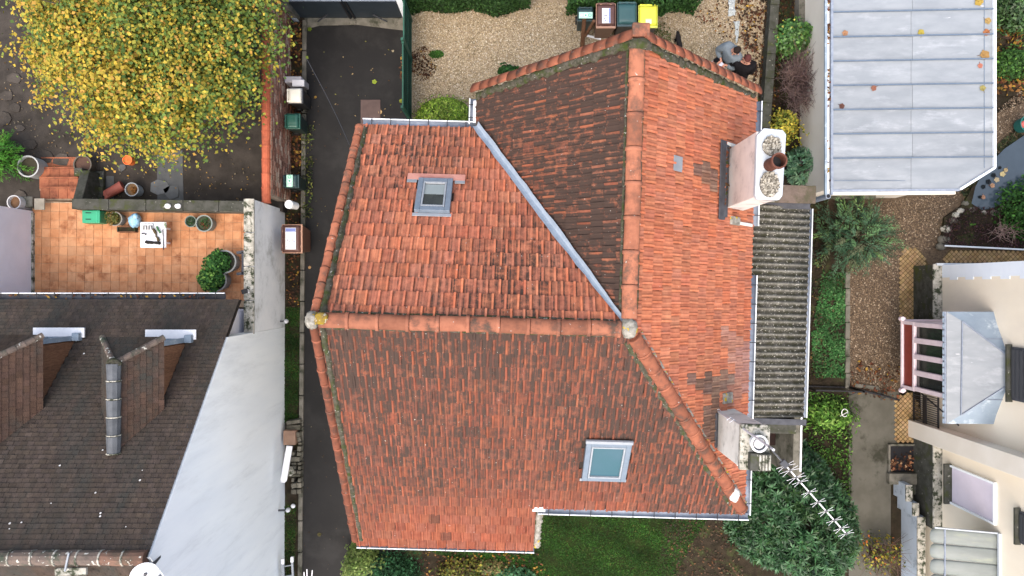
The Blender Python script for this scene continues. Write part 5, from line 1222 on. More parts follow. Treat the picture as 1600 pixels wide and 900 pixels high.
pl = thing('bucket', 'dark teal round tub with a reddish rim at the pond edge', 'tub', P(1594, 197, 0)); m = MB(); m.lathe(P(1594, 197, .1), [(.17, 0), (.2, .3), (.21, .31), (.19, .31), (.16, .05)], 18, (.03, .16, .14, 1)); m.build('body', M['paint'], pl); m = MB(); m.lathe(P(1598, 195, .34), [(.07, 0), (.09, .05), (.07, .08), (.01, .09)], 10, (.5, .12, .1, 1)); m.build('lid_flower', M['paint'], pl)

# ------------------------------------------------------------------ wheelie bins
def bin_(name, label, px, py, zl, w, d, face, body, lid, rim=None, sticker=None, group='wheelie bins', stands=None, round_lid=False):
    """wheeled bin, lid centre at px,py and height zl; `face` = direction (radians) the front looks"""
    c = P(px, py, zl); R = Matrix.Translation((c.x, c.y, 0)) @ Matrix.Rotation(face - math.pi / 2, 4, 'Z')   # local +Y is the front
    t = thing(name, label, 'bin', (c.x, c.y, 0), group); h = zl - .05
    B = (*body, 1); Lc = (*lid, 1); Rc = (*(rim or lid), 1)
    m = MB(); m.M = R
    b, tp = .80, .97; z0 = .06
    vs = [Vector((sx * w / 2 * b * .95, (sy * d / 2) * b, z0)) for sx, sy in ((-1,-1),(1,-1),(1,1),(-1,1))] + [Vector((sx * w / 2 * tp, sy * d / 2 * tp, h)) for sx, sy in ((-1,-1),(1,-1),(1,1),(-1,1))]
    m.add(vs, ((0,3,2,1),(4,5,6,7),(0,1,5,4),(1,2,6,5),(2,3,7,6),(3,0,4,7)), B); m.build('body', M['plastic'], t, bevel=.02)
    m = MB(); m.M = R; m.box((0, 0, h), (w, d, .05), Rc); m.build('rim', M['plastic'], t, bevel=.012)
    m = MB(); m.M = R; n = 9; k = 7; vv = []
    for j in range(k + 1):
        for i in range(n + 1):
            x = -1 + 2 * i / n; y = -1 + 2 * j / k; e = (1 - abs(x) ** 6) * (1 - abs(y) ** 6)
            vv.append((x * w * .47, y * d * .44 - d * .02, h + .03 + .045 * min(1, e * 3) - .012 * (abs(x) > .55 and abs(x) < .7)))
    ff = [(j*(n+1)+i, j*(n+1)+i+1, (j+1)*(n+1)+i+1, (j+1)*(n+1)+i) for j in range(k) for i in range(n)]
    m.add(vv, ff, Lc); o = m.build('lid', M['plastic'], t, smooth=True); s_ = o.modifiers.new('thickness', 'SOLIDIFY'); s_.thickness = .02
    m = MB(); m.M = R; m.tube([(-w * .42, -d * .5, h + .02), (w * .42, -d * .5, h + .02)], .018, 8, Lc)
    for sx in (-1, 0, 1): m.box((sx * w * .36, -d * .48, h + .02), (.04, .05, .04), Lc)
    m.build('handle', M['plastic'], t)
    for sx in (-1, 1):
        m = MB(); m.M = R; m.tube([(sx * (w / 2 - .06), -d * .38, .1), (sx * (w / 2 - .01), -d * .38, .1)], .1, 16, (.02, .02, .02, 1)); m.build('wheel', M['plastic'], t)
    if sticker:
        sw_, sd_, sx_, sy_, bg_, marks = sticker
        m = MB(); m.M = R; m.box((sx_, sy_, h + .082), (sw_, sd_, .006), (*bg_, 1)); so = m.build('sticker', M['paint'], t)
        for mk in marks:
            m = MB(); m.M = R
            if mk[0] == 'disc':
                _, x, y, r, col, col2 = mk
                m.lathe((sx_ + x, sy_ + y, h + .085), [(r, 0), (r, .002)], 16, (*col, 1))
                if col2: m.lathe((sx_ + x, sy_ + y, h + .0872), [(r * .62, 0), (r * .62, .0015)], 14, (*col2, 1))
            else:
                _, x, y, a, b_, col = mk; m.box((sx_ + x, sy_ + y, h + .0864), (a, b_, .0022), (*col, 1))
            m.build('printed_mark', M['paint'], so)
    return t
DG, BRW, TAN, YLW, CRM, GRN, BLK = (.018,.045,.048), (.10,.045,.035), (.36,.20,.13), (.72,.72,.06), (.72,.70,.60), (.015,.075,.055), (.02,.02,.022)
LG, WHT, BLU = (.40,.66,.52), (.75,.77,.76), (.16,.20,.42)
tri = lambda s=1: [('disc', -.10 * s, 0, .042, (.12,.42,.26), LG), ('disc', 0, 0, .045, WHT, (.12,.42,.30)), ('disc', .10 * s, 0, .042, LG, WHT)]
def info(seed, w, d):
    g = random.Random(seed); out = [('bar', -w * .40, 0, w * .16, d * .96, BLU), ('disc', w * .12, d * .34, .028, WHT, BLU)]
    for i in range(11): out.append(('bar', w * g.uniform(-.2, .36), d * g.uniform(-.42, .28), g.uniform(.012, .05), g.uniform(.008, .02), g.choice(((.1,.1,.12), (.3,.3,.34), (.2,.2,.3)))))
    return out
S_ = -math.pi / 2
bin_('wheelie_bin', 'small dark green bin with green and white round symbols beside the brown bin', 915, 22, .86, .39, .33, S_, DG, DG, None, (.33, .15, .0, .04, LG, tri()))
bin_('wheelie_bin', 'brown bin with a tan rim and white paper label in front of the hedge', 947, 24, .98, .48, .60, S_, (.16,.085,.055), BRW, TAN, (.20, .36, .0, .02, WHT, info(3, .20, .36)))
bin_('wheelie_bin', 'plain dark green bin between the brown bin and the yellow lidded bin', 980, 22, 1.0, .48, .58, S_, (.02,.022,.024), (.03,.085,.085), (.04,.07,.075))
bin_('wheelie_bin', 'grey bin with a bright yellow lid, last in the row by the hedge', 1013, 25, .98, .47, .55, S_, (.05,.05,.055), YLW, (.60,.60,.10), (.14, .12, .0, .14, (.72,.72,.50), [('bar', 0, -.05, .13, .014, (.4,.4,.2))]))
bin_('wheelie_bin', 'dark bin with a cream white lid against the brick wall', 461, 149, .92, .38, .37, 0.0, BLK, CRM, (.05,.05,.055))
bin_('wheelie_bin', 'plain green bin against the brick wall below the cream lidded bin', 457, 189, .88, .38, .36, 0.0, (.015,.03,.028), GRN)
bin_('wheelie_bin', 'dark green bin with round symbols on a pale strip against the brick wall', 455, 283, .88, .33, .36, 0.0, (.014,.026,.026), DG, None, (.32 * .92, .15, .0, -.03, LG, tri()))
bin_('wheelie_bin', 'brown bin with a tan rim standing against the white house wall', 456, 373, .98, .70, .50, 0.0, (.15,.075,.05), BRW, TAN, (.52, .25, .0, -.02, WHT, info(8, .52, .25)))
# grey plastic caddies behind the cream bin
t = thing('caddy', 'grey plastic box with a light lid behind the cream lidded bin', 'box', P(464, 128, 0)); m = MB(); m.box(P(464, 130, .35), (.42, .16, .7), (.35,.34,.36,1)); m.build('body', M['plastic'], t, bevel=.03); m = MB(); m.box(P(466, 130, .72), (.3, .17, .04), (.62,.62,.64,1)); m.build('lid', M['plastic'], t, bevel=.015)

# ------------------------------------------------------------------ wood and sticks by the bins
t = thing('wooden_post', 'tall brown wooden post with a slanting side branch beside the small green bin', 'post', P(908, 92, 0))
a, b = P(909, 95, .0), P(913, 29, 1.5); m = MB(); m.tube([P(914, 40, 0) * 1, P(912, 34, 1.15)], [.05, .045], 8); 
m = MB(); m.tube([P(909, 84, .05), P(911, 55, .55), P(913, 29, .9)], [.06, .055, .05], 9); m.build('shaft', M['brownwood'], t)
m = MB(); m.tube([P(914, 56, .52), P(920, 47, .7), P(928, 33, .95)], [.045, .042, .04], 9); m.build('branch', M['brownwood'], t)
m = MB(); m.tube([P(928, 33, .951), P(928.3, 32.4, .962)], .038, 9); m.build('cut_end', M['timber'], t)
t = MB().tube([P(917, 55.5, .03), P(939, 61, .03)], .03, 10).build('white_tube', M['white']); tag(t, 'short white tube lying on the gravel below the brown bin', 'tube')

# ------------------------------------------------------------------ people and the cat
def skin(name, verts, edges, radii, mat, parent, sub=1, root=0):
    me = bpy.data.meshes.new(name); me.from_pydata([tuple(v) for v in verts], edges, []); 
    o = bpy.data.objects.new(name, me); COL.objects.link(o); me.materials.append(mat)
    sk = o.modifiers.new('skin', 'SKIN'); sk.use_smooth_shade = True
    for i, r in enumerate(radii): me.skin_vertices[0].data[i].radius = (r, r) if not hasattr(r, '__len__') else r
    me.skin_vertices[0].data[root].use_root = True
    if sub: s_ = o.modifiers.new('sub', 'SUBSURF'); s_.levels = sub; s_.render_levels = sub
    if parent: child(o, parent)
    return o
def cmat(name, col, rough=.95): return pmat(name, col, tuple(x * .82 for x in col), 16, rough, .3, 60, .1, attr=False)
def person(label, face, pel, chest, neck, head, ankL, toeL, ankR, toeR, kneeL, kneeR, hand_mid, elbL, elbR, top, trouser, hair, shoe, base, hoodw=1.0, held=None):
    f = Vector((math.cos(face), math.sin(face), 0)); r = Vector((f.y, -f.x, 0))
    t = thing('person', label, 'person', base)
    shL, shR = chest - r * .19 * hoodw + ZV * .06, chest + r * .19 * hoodw + ZV * .06
    hL, hR = hand_mid - r * .06, hand_mid + r * .06
    hipL, hipR = pel - r * .10 - ZV * .06, pel + r * .10 - ZV * .06
    V = [pel, chest.lerp(pel, .5), chest, neck, head - ZV * .05, head + ZV * .05,
         shL, elbL, hL, shR, elbR, hR, hipL, kneeL, ankL, toeL, hipR, kneeR, ankR, toeR]
    E = [(0,1),(1,2),(2,3),(3,4),(4,5),(2,6),(6,7),(7,8),(2,9),(9,10),(10,11),(0,12),(12,13),(13,14),(14,15),(0,16),(16,17),(17,18),(18,19)]
    Rr = [.12,.12,.12,.055,.09,.08,.035,.03,.026,.035,.03,.026,.085,.06,.042,.035,.085,.06,.042,.035]
    for h, sg in ((hL, 1), (hR, -1)):                      # five fingers each
        ih = len(V) - 1
        src = 8 if sg == 1 else 11
        for q, (off, ln) in enumerate(((-.030, .075), (-.010, .085), (.010, .08), (.028, .06))):
            b_ = h + f * .055 + r * off; V += [b_, b_ + f * ln * .55 - ZV * .004, b_ + f * ln - ZV * .03]; n0 = len(V) - 3
            E += [(src, n0), (n0, n0 + 1), (n0 + 1, n0 + 2)]; Rr += [.011, .009, .008]
        b_ = h + r * .04 * sg + f * .02; V += [b_, b_ + f * .04 + r * .012 * sg]; n0 = len(V) - 2; E += [(src, n0), (n0, n0 + 1)]; Rr += [.012, .009]
    skin('body', V, E, Rr, M['skin'], t, 1)
    # clothing over the body
    jk = cmat('jacket_cloth', top)
    mid_ = chest.lerp(pel, .5)
    skin('jacket', [pel + ZV * .02, mid_, chest, neck - ZV * .06, shL, elbL, elbL.lerp(hL, .8), shR, elbR, elbR.lerp(hR, .8)], [(0,1),(1,2),(2,3),(2,4),(4,5),(5,6),(2,7),(7,8),(8,9)],
         [.20 * hoodw, .21 * hoodw, .21 * hoodw, .15, .14, .09, .062, .14, .09, .062], jk, t, 1)
    skin('hood', [neck - f * .09 - ZV * .02 - r * .07, neck - f * .12 - ZV * .01, neck - f * .09 - ZV * .02 + r * .07], [(0,1),(1,2)], [.055,.065,.055], jk, t, 2, 1)
    tm_ = cmat('trouser_cloth', trouser)
    skin('trousers', [pel, hipL, kneeL, ankL + ZV * .05, hipR, kneeR, ankR + ZV * .05], [(0,1),(1,2),(2,3),(0,4),(4,5),(5,6)], [.14, .105, .078, .062, .105, .078, .062], tm_, t, 2)
    for a_, o_ in ((ankL, toeL), (ankR, toeR)):
        b_ = Vector((a_.x, a_.y, .05)); c_ = Vector((o_.x, o_.y, .045)); d = (c_ - b_).normalized()
        skin('shoe', [b_ - d * .06, b_ + d * .03, c_, c_ + d * .05], [(0,1),(1,2),(2,3)], [.045,.052,.048,.03], cmat('shoe_leather', shoe, .6), t, 2)
    m = MB(); bm = bmesh.new(); bmesh.ops.create_icosphere(bm, subdivisions=3, radius=1); g = random.Random(2)
    vs = [head + ZV * .045 - f * .012 + (r * v.co.x * .083 + f * v.co.y * .102 + ZV * v.co.z * .095) * (1 + g.uniform(-.05, .05)) for v in bm.verts]
    fs = [tuple(v.index for v in q.verts) for q in bm.faces if not (q.calc_center_median().y > .35 and q.calc_center_median().z < .25)]; bm.free(); m.add(vs, fs); m.build('hair', hair if not isinstance(hair, tuple) else cmat('hair', hair), t, smooth=True)
    m = MB(); hd = head - ZV * .02
    m.box(hd + f * .105, (.022, .022, .035), (1,1,1,1)); m.build('nose', M['skin'], t, bevel=.006)
    for sg in (-1, 1):
        m = MB(); m.lathe(hd + f * .088 + r * .032 * sg + ZV * .02, [(.004, -.006), (.012, 0), (.004, .006)], 8, (.05,.04,.03,1)); m.build('eye', M['paint'], t)
        m = MB(); m.box(hd + r * .088 * sg - ZV * .0, (.02, .03, .055), (1,1,1,1)); m.build('ear', M['skin'], t, bevel=.006)
    m = MB(); m.bar(hd + f * .09 - r * .022 - ZV * .045, hd + f * .09 + r * .022 - ZV * .045, .008, .008, (.35,.12,.1,1)); m.build('mouth', M['paint'], t)
    return t
fa = math.radians(222)
fv = Vector((math.cos(fa), math.sin(fa), 0)); rv = Vector((fv.y, -fv.x, 0))
pel = P(1139, 90, .93); chest = P(1143, 83, 1.33); hm = P(1130, 98, 1.08)
person('person in a grey hooded jacket, dark trousers and white shoes looking down at both hands', fa, pel, chest, P(1147, 80, 1.50), P(1150, 80, 1.60),
       P(1130.5, 103, .08), P(1129.5, 109, .04), P(1116, 96, .08), P(1111, 101, .04), P(1134, 96, .5), P(1125, 91.5, .5), hm,
       chest - rv * .30 + fv * .08 - ZV * .26, chest + rv * .30 + fv * .08 - ZV * .26, (.17,.20,.22), (.022,.022,.028), (.025,.017,.014), (.62,.62,.64), P(1128, 100, 0), 1.05)
ph = MB().box(hm + fv * .10 + ZV * .035, (.075, .15, .012), (.55,.55,.6,1), fa - math.pi / 2).build('phone', M['paint'], None, bevel=.004); tag(ph, 'pale phone held in the hands of the person in grey', 'phone')
fb = math.radians(250); fv = Vector((math.cos(fb), math.sin(fb), 0)); rv = Vector((fv.y, -fv.x, 0))
pel = P(1158, 111, .90); chest = P(1163, 101, 1.28)
person('person in a black coat with reddish brown hair standing close to the person in grey', fb, pel, chest, P(1166, 95, 1.43), P(1167, 93, 1.53),
       P(1154, 121, .08), P(1152, 125, .04), P(1148, 113, .08), P(1143, 114.5, .04), P(1157, 116, .46), P(1152, 112, .46), P(1158, 110, 1.02),
       chest - rv * .27 - ZV * .26, chest + rv * .27 - ZV * .26, (.012,.011,.012), (.014,.013,.014), (.10,.035,.03), (.24,.09,.09), P(1151, 117, 0), 1.0)
cat = thing('cat', 'black cat walking on the gravel near the roof edge', 'cat', P(1061, 66, 0))
cb = cmat('black_fur', (.018,.016,.016))
A_, B_ = P(1059.5, 58, .24), P(1062.5, 74, .22); d = (A_ - B_).normalized(); rr = Vector((d.y, -d.x, 0))
V = [B_, B_.lerp(A_, .45), A_, A_ + d * .08 + ZV * .05, A_ + d * .14 + ZV * .06, B_ - d * .10 + ZV * .03, B_ - d * .2 + ZV * .0, B_ - d * .27 + rr * .03 - ZV * .06]
E = [(0,1),(1,2),(2,3),(3,4),(0,5),(5,6),(6,7)]; Rr = [.06,.068,.062,.04,.05,.022,.017,.012]
for s0_, base_, sw in ((2, A_, .05), (2, A_, -.05), (0, B_, .05), (0, B_, -.05)):
    k = base_ + rr * sw - ZV * .08 + d * (.03 if s0_ == 2 else .04) * (1 if sw > 0 else -1); q = Vector((k.x, k.y, .08)) - d * (.02 if s0_ == 2 else -.0) - d * (.04 if s0_ == 0 else 0); pz = Vector((q.x, q.y, .02)) + d * .02
    n0 = len(V); V += [k, q, pz]; E += [(s0_, n0), (n0, n0 + 1), (n0 + 1, n0 + 2)]; Rr += [.034 if s0_ == 2 else .045, .02, .016]
skin('body', V, E, Rr, cb, cat, 2)
for sg in (-1, 1): m = MB(); e = A_ + d * .13 + rr * .028 * sg + ZV * .085; m.add([e - rr * .018, e + rr * .018, e + d * .02, e + ZV * .04], ((0,1,2),(0,3,1),(1,3,2),(2,3,0))); m.build('ear', cb, cat)
for k, (px, py, ln, lab) in enumerate(((1151, 50, .55, 'crumpled pale grey sheet trailing behind the person in grey'), (1143, 12, .42, 'scrap of pale grey sheeting lying near the top of the gravel yard'))):
    m = MB(); g = random.Random(30 + k); c = P(px, py, .04); n = 7; vv = []
    for i in range(n + 1):
        for j in range(4): vv.append(c + Vector(((j - 1.5) * (.055 if k else (.02 + .09 * i / n) * .45) + g.uniform(-.02, .02), (i / n - .5) * ln + g.uniform(-.02, .02), g.uniform(0, .05))))
    m.add(vv, [(i*4+j, i*4+j+1, i*4+j+5, i*4+j+4) for i in range(n) for j in range(3)]); o = m.build('plastic_sheet', pmat('crumpled_plastic', S(196,204,204), S(150,156,154), 30, .6, .4)); tag(o, lab, 'plastic sheet')

# ------------------------------------------------------------------ things on the terrace and in the left garden
def pot(name, label, px, py, z, r, h, col, inner=(.06,.05,.035), group=None, plant=None, taper=.8, cat='pot'):
    q = P(px, py, z + h); c = Vector((q.x, q.y, z)); t = thing(name, label, cat, c, group)
    m = MB(); m.lathe(c, [(r * taper, 0), (r, h), (r * 1.03, h + .012), (r * .90, h + .012), (r * .86, h * .6)], 22, (*col, 1)); m.build('shell', M['paint'], t)
    m = MB(); m.lathe(c + ZV * h * .82, [(r * .9, 0), (r * .9, .012)], 20, (*inner, 1)); m.build('soil', M['cloth'], t)
    if plant:
        cols, w, n, pr, ph_, sz, off = plant; p, d = dome(n, c + ZV * h * .85 + Vector((*off, 0)), pr, ph_, .3, .3, int(px))
        leaf_mesh('foliage', M['leaf'], p, d + np.array([0, 0, .6]) + rng.normal(0, .45, (n, 3)), sz * rng.uniform(.6, 1.3, n), pick(cols, w, n), t, .6)
        m = MB()
        for i in range(4): e = c + ZV * (h + ph_ * .6) + Vector((off[0] + random.uniform(-.5, .5) * pr, off[1] + random.uniform(-.5, .5) * pr, 0)); m.tube([c + ZV * h * .8, e], [.012, .005], 5)
        m.build('stem', M['bark'], t)
    return t
G1, G2, G3 = S(70,120,54), S(46,92,40), S(112,160,74)
GRP = (.20,.23,.21)
pot('plant_pot', 'small grey green pot with sparse growth at the upper terrace wall', 298, 346, ZT, .135, .26, (.15,.19,.16), (.04,.06,.04), 'round pots along the terrace wall', ([G2, S(90,100,80)], [1, 1], 60, .09, .08, .05, (0, 0)))
pot('plant_pot', 'larger grey pot with reddish stubble next to the small grey green pot', 319, 349, ZT, .195, .34, GRP, (.05,.06,.035), 'round pots along the terrace wall', ([G2, S(120,70,44)], [2, 1], 70, .12, .06, .05, (0, 0)))
pot('plant_pot', 'pot of scrubby yellowish weeds beside the green crate', 180, 342, ZT, .165, .28, (.24,.23,.2), (.07,.06,.03), 'round pots along the terrace wall', ([S(110,110,56), S(84,96,44), S(150,120,60)], [2, 2, 1], 260, .17, .16, .06, (-.08, .02)))
pot('planter', 'large round planter whose bush leans over the tiles, upper of the pair', 351, 409, ZT, .27, .42, (.24,.25,.24), (.04,.04,.03), 'large round planters with bushes', ([G1, G2, G3], [3, 3, 1], 900, .34, .42, .075, (-.16, .0)))
pot('planter', 'large round planter with a pale leaved bush, lower of the pair', 337, 438, ZT, .26, .42, (.20,.20,.19), (.04,.04,.03), 'large round planters with bushes', ([G1, G2, G3, S(150,196,90)], [2, 3, 2, 1.4], 900, .33, .42, .085, (-.10, .02)))
pot('chimney_pot_planter', 'pale clay pipe planter standing on the lilac wall end', 22, 316, .95, .16, .55, (.50,.49,.48), (.16,.09,.05), None, None, .95)
pot('concrete_tub', 'big grey concrete tub lying tilted beside the green bush and steps', 44, 260, .4, .26, .42, (.36,.37,.36), (.05,.045,.03), None, None, .95, 'tub')
pot('planter_bowl', 'dark weathered bowl with one pale stone at the foot of the steps', 129, 257, .4, .22, .3, (.10,.085,.065), (.10,.06,.045), None, None, .8, 'bowl')
pot('bucket', 'orange bucket standing on the grey paving under the yellow tree', 199, 250, .4, .115, .2, (.85,.20,.05), (.70,.16,.05), None, None, .9, 'bucket')
pot('bucket', 'grey metal bucket with brown leaves inside, below the fallen clay pipe', 206, 296, .4, .165, .3, (.34,.37,.38), (.20,.12,.06), None, ([S(176,120,60), S(120,80,44)], [1, 1], 60, .1, .05, .07, (.04, 0)), .85, 'bucket')
t = thing('clay_pipe', 'reddish brown clay pipe lying on the ground beside the grey bucket', 'pipe', P(180, 298, .4)); m = MB(); m.tube([P(192, 290, .52), P(168, 303, .56)], [.13, .11], 16, (.30,.085,.06,1)); m.build('pipe', M['paint'], t); m = MB(); m.box(P(167, 304, .56), (.2, .2, .14), (.42,.13,.09,1), .6); m.build('socket', M['paint'], t, bevel=.02)
t = thing('crate', 'bright green plastic crate upside down by the mossy wall', 'crate', P(144, 338, ZT)); c = P(142, 338.5, ZT + .32); c.z = ZT
m = MB(); m.box(c + ZV * .16, (.42, .30, .32), (.02,.30,.15,1)); m.build('shell', M['plastic'], t, bevel=.015)
for dy in (-.06, .09): m = MB(); m.box(c + Vector((-.06, dy, .321)), (.13, .025, .006), (.005,.05,.03,1)); m.build('handle_slot', M['paint'], t)
m = MB(); m.box(c + Vector((.15, 0, .322)), (.012, .29, .012), (.05,.45,.25,1)); m.build('rib', M['plastic'], t)
t = thing('bag', 'crumpled light blue plastic bag on the terrace beside the white table', 'bag', P(210, 345, ZT)); bo = blob('bag_body', P(211, 345, ZT + .14), .17, M['bluebag'], (.85, 1.0, .8), 41, t); bo2 = blob('bag_mouth', P(212, 338, ZT + .26), .07, M['bluebag'], (.9, 1, .8), 42, t)
t = thing('trough', 'narrow wooden planter trough partly under the blue bag', 'trough', P(200, 359, ZT)); c = P(202, 359, ZT)
for dy in (-.06, .06): m = MB(); m.box(c + Vector((0, dy, .08)), (.42, .02, .16)); m.build('side', M['timber'], t)
for dx in (-.2, .2): m = MB(); m.box(c + Vector((dx, 0, .08)), (.02, .1, .16), (.8, .9, .8, 1)); m.build('end', M['mossconcrete'], t)
m = MB(); m.box(c + ZV * .07, (.38, .1, .1)); m.build('soil', M['soil'], t)
tb = thing('table', 'small square white table covered with tools and clutter on the terrace', 'table', P(239, 367, ZT)); c = P(239.5, 367, ZT + .45); c.z = ZT; zt3 = ZT + .45
m = MB(); m.box(c + ZV * .44, (.60, .60, .03)); m.build('tabletop', M['white'], tb, bevel=.008)
for sx in (-1, 1):
    for sy in (-1, 1): m = MB(); m.box(c + Vector((sx * .17, sy * .17, .21)), (.04, .04, .43)); m.build('leg', M['white'], tb)
o = MB().box(P(231, 355, zt3 + .04) , (.26, .18, .05), (.55,.55,.54,1)).build('sandals', M['paint'], None, bevel=.02); tag(o, 'pair of grey sandals at the upper corner of the white table', 'sandals')
for dx in (-.06, .06): m = MB(); cc_ = P(231, 355.5, zt3 + .075) + Vector((dx, 0, 0)); m.tube([cc_ + Vector((-.035, -.05, 0)), cc_ + Vector((-.03, .04, .01)), cc_ + Vector((.03, .04, .01)), cc_ + Vector((.035, -.05, 0))], .010, 6, (.03,.03,.03,1)); m.build('strap', M['paint'], o)
for k, (x0, y0, x1, y1, r, col, lab, nm) in enumerate(((227, 378, 250, 380, .030, (.03,.028,.025), 'dark rolled cloth along the lower side of the white table', 'rolled_cloth'), (240, 358, 248, 377, .028, (.10,.075,.04), 'dark olive and tan rope lying across the white table', 'rope'), (254.5, 358, 255.5, 390, .012, (.05,.05,.06), 'dark metal rod sticking out over the lower edge of the white table', 'metal_rod'), (245, 354, 250, 364, .022, (.06,.16,.07), 'green bottle on the white table beside the sandals', 'bottle'), (222, 364, 229, 366, .016, (.06,.06,.07), 'short grey tool at the upper edge of the white table', 'tool'), (257, 348, 259, 356, .02, (.25,.32,.2), 'pale green glove hanging over the top corner of the white table', 'glove'))):
    a, b = P(x0, y0, zt3 + .04 + .006 * k), P(x1, y1, zt3 + .04 + .006 * k); g = random.Random(k); n = 7; pts = [a.lerp(b, i / n) + Vector((g.uniform(-.012, .012), g.uniform(-.012, .012), 0)) * (0 if nm == 'metal_rod' else 1) for i in range(n + 1)]
    o = MB().tube(pts, [r * (1 if nm == 'metal_rod' else g.uniform(.7, 1.3)) for _ in pts], 8, (*col, 1)).build(nm, M['cloth']); tag(o, lab, nm.replace('_', ' '))
for k, (px, lab) in enumerate(((262, 'left white ceramic knob on the mossy terrace wall'), (278, 'right chipped white ceramic knob on the mossy terrace wall'))):
    o = blob('ceramic_knob', P(px, 322, zt_ + .03), .072, M['white'], (1, .85, .6), 60 + k, None); tag(o, lab, 'knob', 'white knobs on the terrace wall')
t = thing('metal_bracket', 'dark metal bracket frame against the parapet wall on the terrace', 'metal frame', P(376, 411, ZT)); 
for a, b in (((380, 394), (380, 428)), ((370, 395), (382, 393)), ((370, 428), (380, 427))): m = MB(); m.bar(P(*a, ZT + .45), P(*b, ZT + .45), .06, .05); m.build('bar', M['lead'], t)
for q in ((380, 394), (380, 428), (371, 395), (371, 428)): m = MB(); p_ = P(*q, ZT + .45); m.bar((p_.x, p_.y, ZT), p_, .04); m.build('leg', M['lead'], t)
def wall_lamp(label, px, py, z, wall_x, name='wall_lamp', flood=False):
    c = P(px, py, z); t = thing(name, label, 'lamp', c)
    m = MB(); m.bar((wall_x, c.y, z + .02), c + ZV * .02, .04); m.build('arm', M['darkgrey'], t)
    if flood: m = MB(); m.box(c, (.14, .10, .09), rz=.3); m.build('housing', M['black'], t, bevel=.01); m = MB(); m.box(c + Vector((.07, -.0, -.01)), (.015, .09, .07), rz=.3); m.build('lens', M['white'], t)
    else: m = MB(); m.lathe(c, [(.02, -.07), (.05, -.05), (.058, 0), (.045, .05), (.015, .07)], 14); m.build('globe', M['metal'], t, smooth=True)
    return t
wall_lamp('black floodlight at the corner of the parapet wall above the brown roof', 383, 455, 2.45, XW - .1, 'floodlight', True)
wall_lamp('small round lamp on a black bracket on the white wall by the grass strip', 447, 502, .35, XW)
wall_lamp('round lamp on a brown arm low on the white gable wall', 450, 797, .5, XW)
o = blob('ball', P(458, 790.5, .06), .055, M['white'], (1, 1, 1), 71, None); tag(o, 'small white ball on the grass strip by the kerb', 'ball')
t = thing('mailbox', 'white and grey cylindrical box fixed at the end of the white parapet wall', 'box', P(458, 320, .9)); m = MB(); m.tube([P(450, 319, 1.0), P(463, 322, .7)], [.10, .085], 16, (.62,.62,.60,1)); m.build('body', M['paint'], t); m = MB(); m.tube([P(451, 319.2, 1.01), P(453.5, 319.8, .94)], .106, 16, (.75,.76,.75,1)); m.build('cap', M['paint'], t)
# stacked stones, box and white board
sp = thing('stone_pile', 'pile of stacked grey rough stones in the strip beside the white wall', 'stone pile', P(459, 712, 0))
yy = 656
for i in range(15):
    hh = random.uniform(4.5, 10)
    for (xa, xb) in (((446, 470),) if i < 3 or i % 4 == 3 else ((455, random.uniform(459, 465)), (random.uniform(463, 466), 471))):
        if i in (3, 4, 5) and xa < 460: xa = 464
        if xb - xa < 3: continue
        m = MB(); a, b = P(xa, yy, .22), P(xb, yy + hh, .22); k = random.uniform(.7, 1.35)
        m.box(((a.x + b.x) / 2, (a.y + b.y) / 2, .11 + random.uniform(-.01, .05)), (b.x - a.x, (a.y - b.y) * .9, .22), (k, k * .98, k * .94, random.uniform(.3, 1)), random.uniform(-.22, .22), .88); m.build('stone', M['concrete'], sp, bevel=.015)
    yy += hh
t = MB().box(P(455, 682, .18), (.30, .36, .34)).build('cardboard_box', pmat('cardboard', S(170,138,116), S(140,112,94), 4, .95, .2), None, bevel=.015); tag(t, 'brown cardboard box on the stone pile', 'box')
m = MB(); a = P(452, 697, .75); b = P(443, 750, .95); d = (b - a).normalized(); x = Vector((-d.y, d.x, 0)).normalized() * .075; tip = [b + d * .07 * math.sin(k) + x * math.cos(k) for k in (0, .5, 1.0, 1.57, 2.1, 2.6, 3.14)]
m.slab([a + x, a - x] + list(reversed(tip)), .05); o = m.build('white_board', M['white'], None, bevel=.008); tag(o, 'long white board with one rounded end leaning over the stone pile', 'board')
o = blob('stone', P(454, 736, .35), .10, M['speckled'], (.9, 1.1, .8), 77, None); tag(o, 'pale round stone lying beside the white board on the pile', 'stone')
lad = thing('ladder', 'white metal ladder lying along the foot of the white gable wall', 'ladder', P(450, 895, 0))
for px, py in ((442, 879), (456.5, 876)):
    a = P(px, py, .62); m = MB(); m.bar(a, a + Vector((0, -2.2, -.4)), .045, .05); m.build('rail', M['winlight'], lad); m = MB(); m.box(a + Vector((0, .03, 0)), (.07, .13, .07)); m.build('end_cap', M['white'], lad, bevel=.01)
for k in range(6): y = P(0, 884 + k * 17, .58).y; m = MB(); z = .60 - .4 * (P(0, 878, .6).y - y) / 2.2; m.tube([(P(442, 0, z).x, y - .02, z), (P(457, 0, z).x, y + .02, z)], .014, 8); m.build('rung', M['winlight'], lad)
ar2 = thing('small_aerial', 'tips of a small white aerial with three prongs at the lower edge', 'aerial', P(483, 960, 0))
m = MB(); m.tube([P(483, 985, 0), P(483, 930, 3.2)], .02, 8); m.build('mast', M['metal'], ar2)
m = MB(); m.bar(P(472, 916, 3.2), P(490, 912, 3.2), .02); m.build('boom', M['white'], ar2)
for (x0, y0, x1, y1) in ((476, 916, 475, 894), (480, 915, 479.5, 889.5), (486, 914, 488, 891)): m = MB(); m.tube([P(x0, y0, 3.2), P(x1, y1, 3.2)], .010, 6); m.build('prong', M['white'], ar2)
pts = []
for i in range(13): f = i / 12; a = P(478, 90, 2.6).lerp(P(546, 226, 4.6), f); a.z -= .25 * math.sin(math.pi * f); pts.append(a)
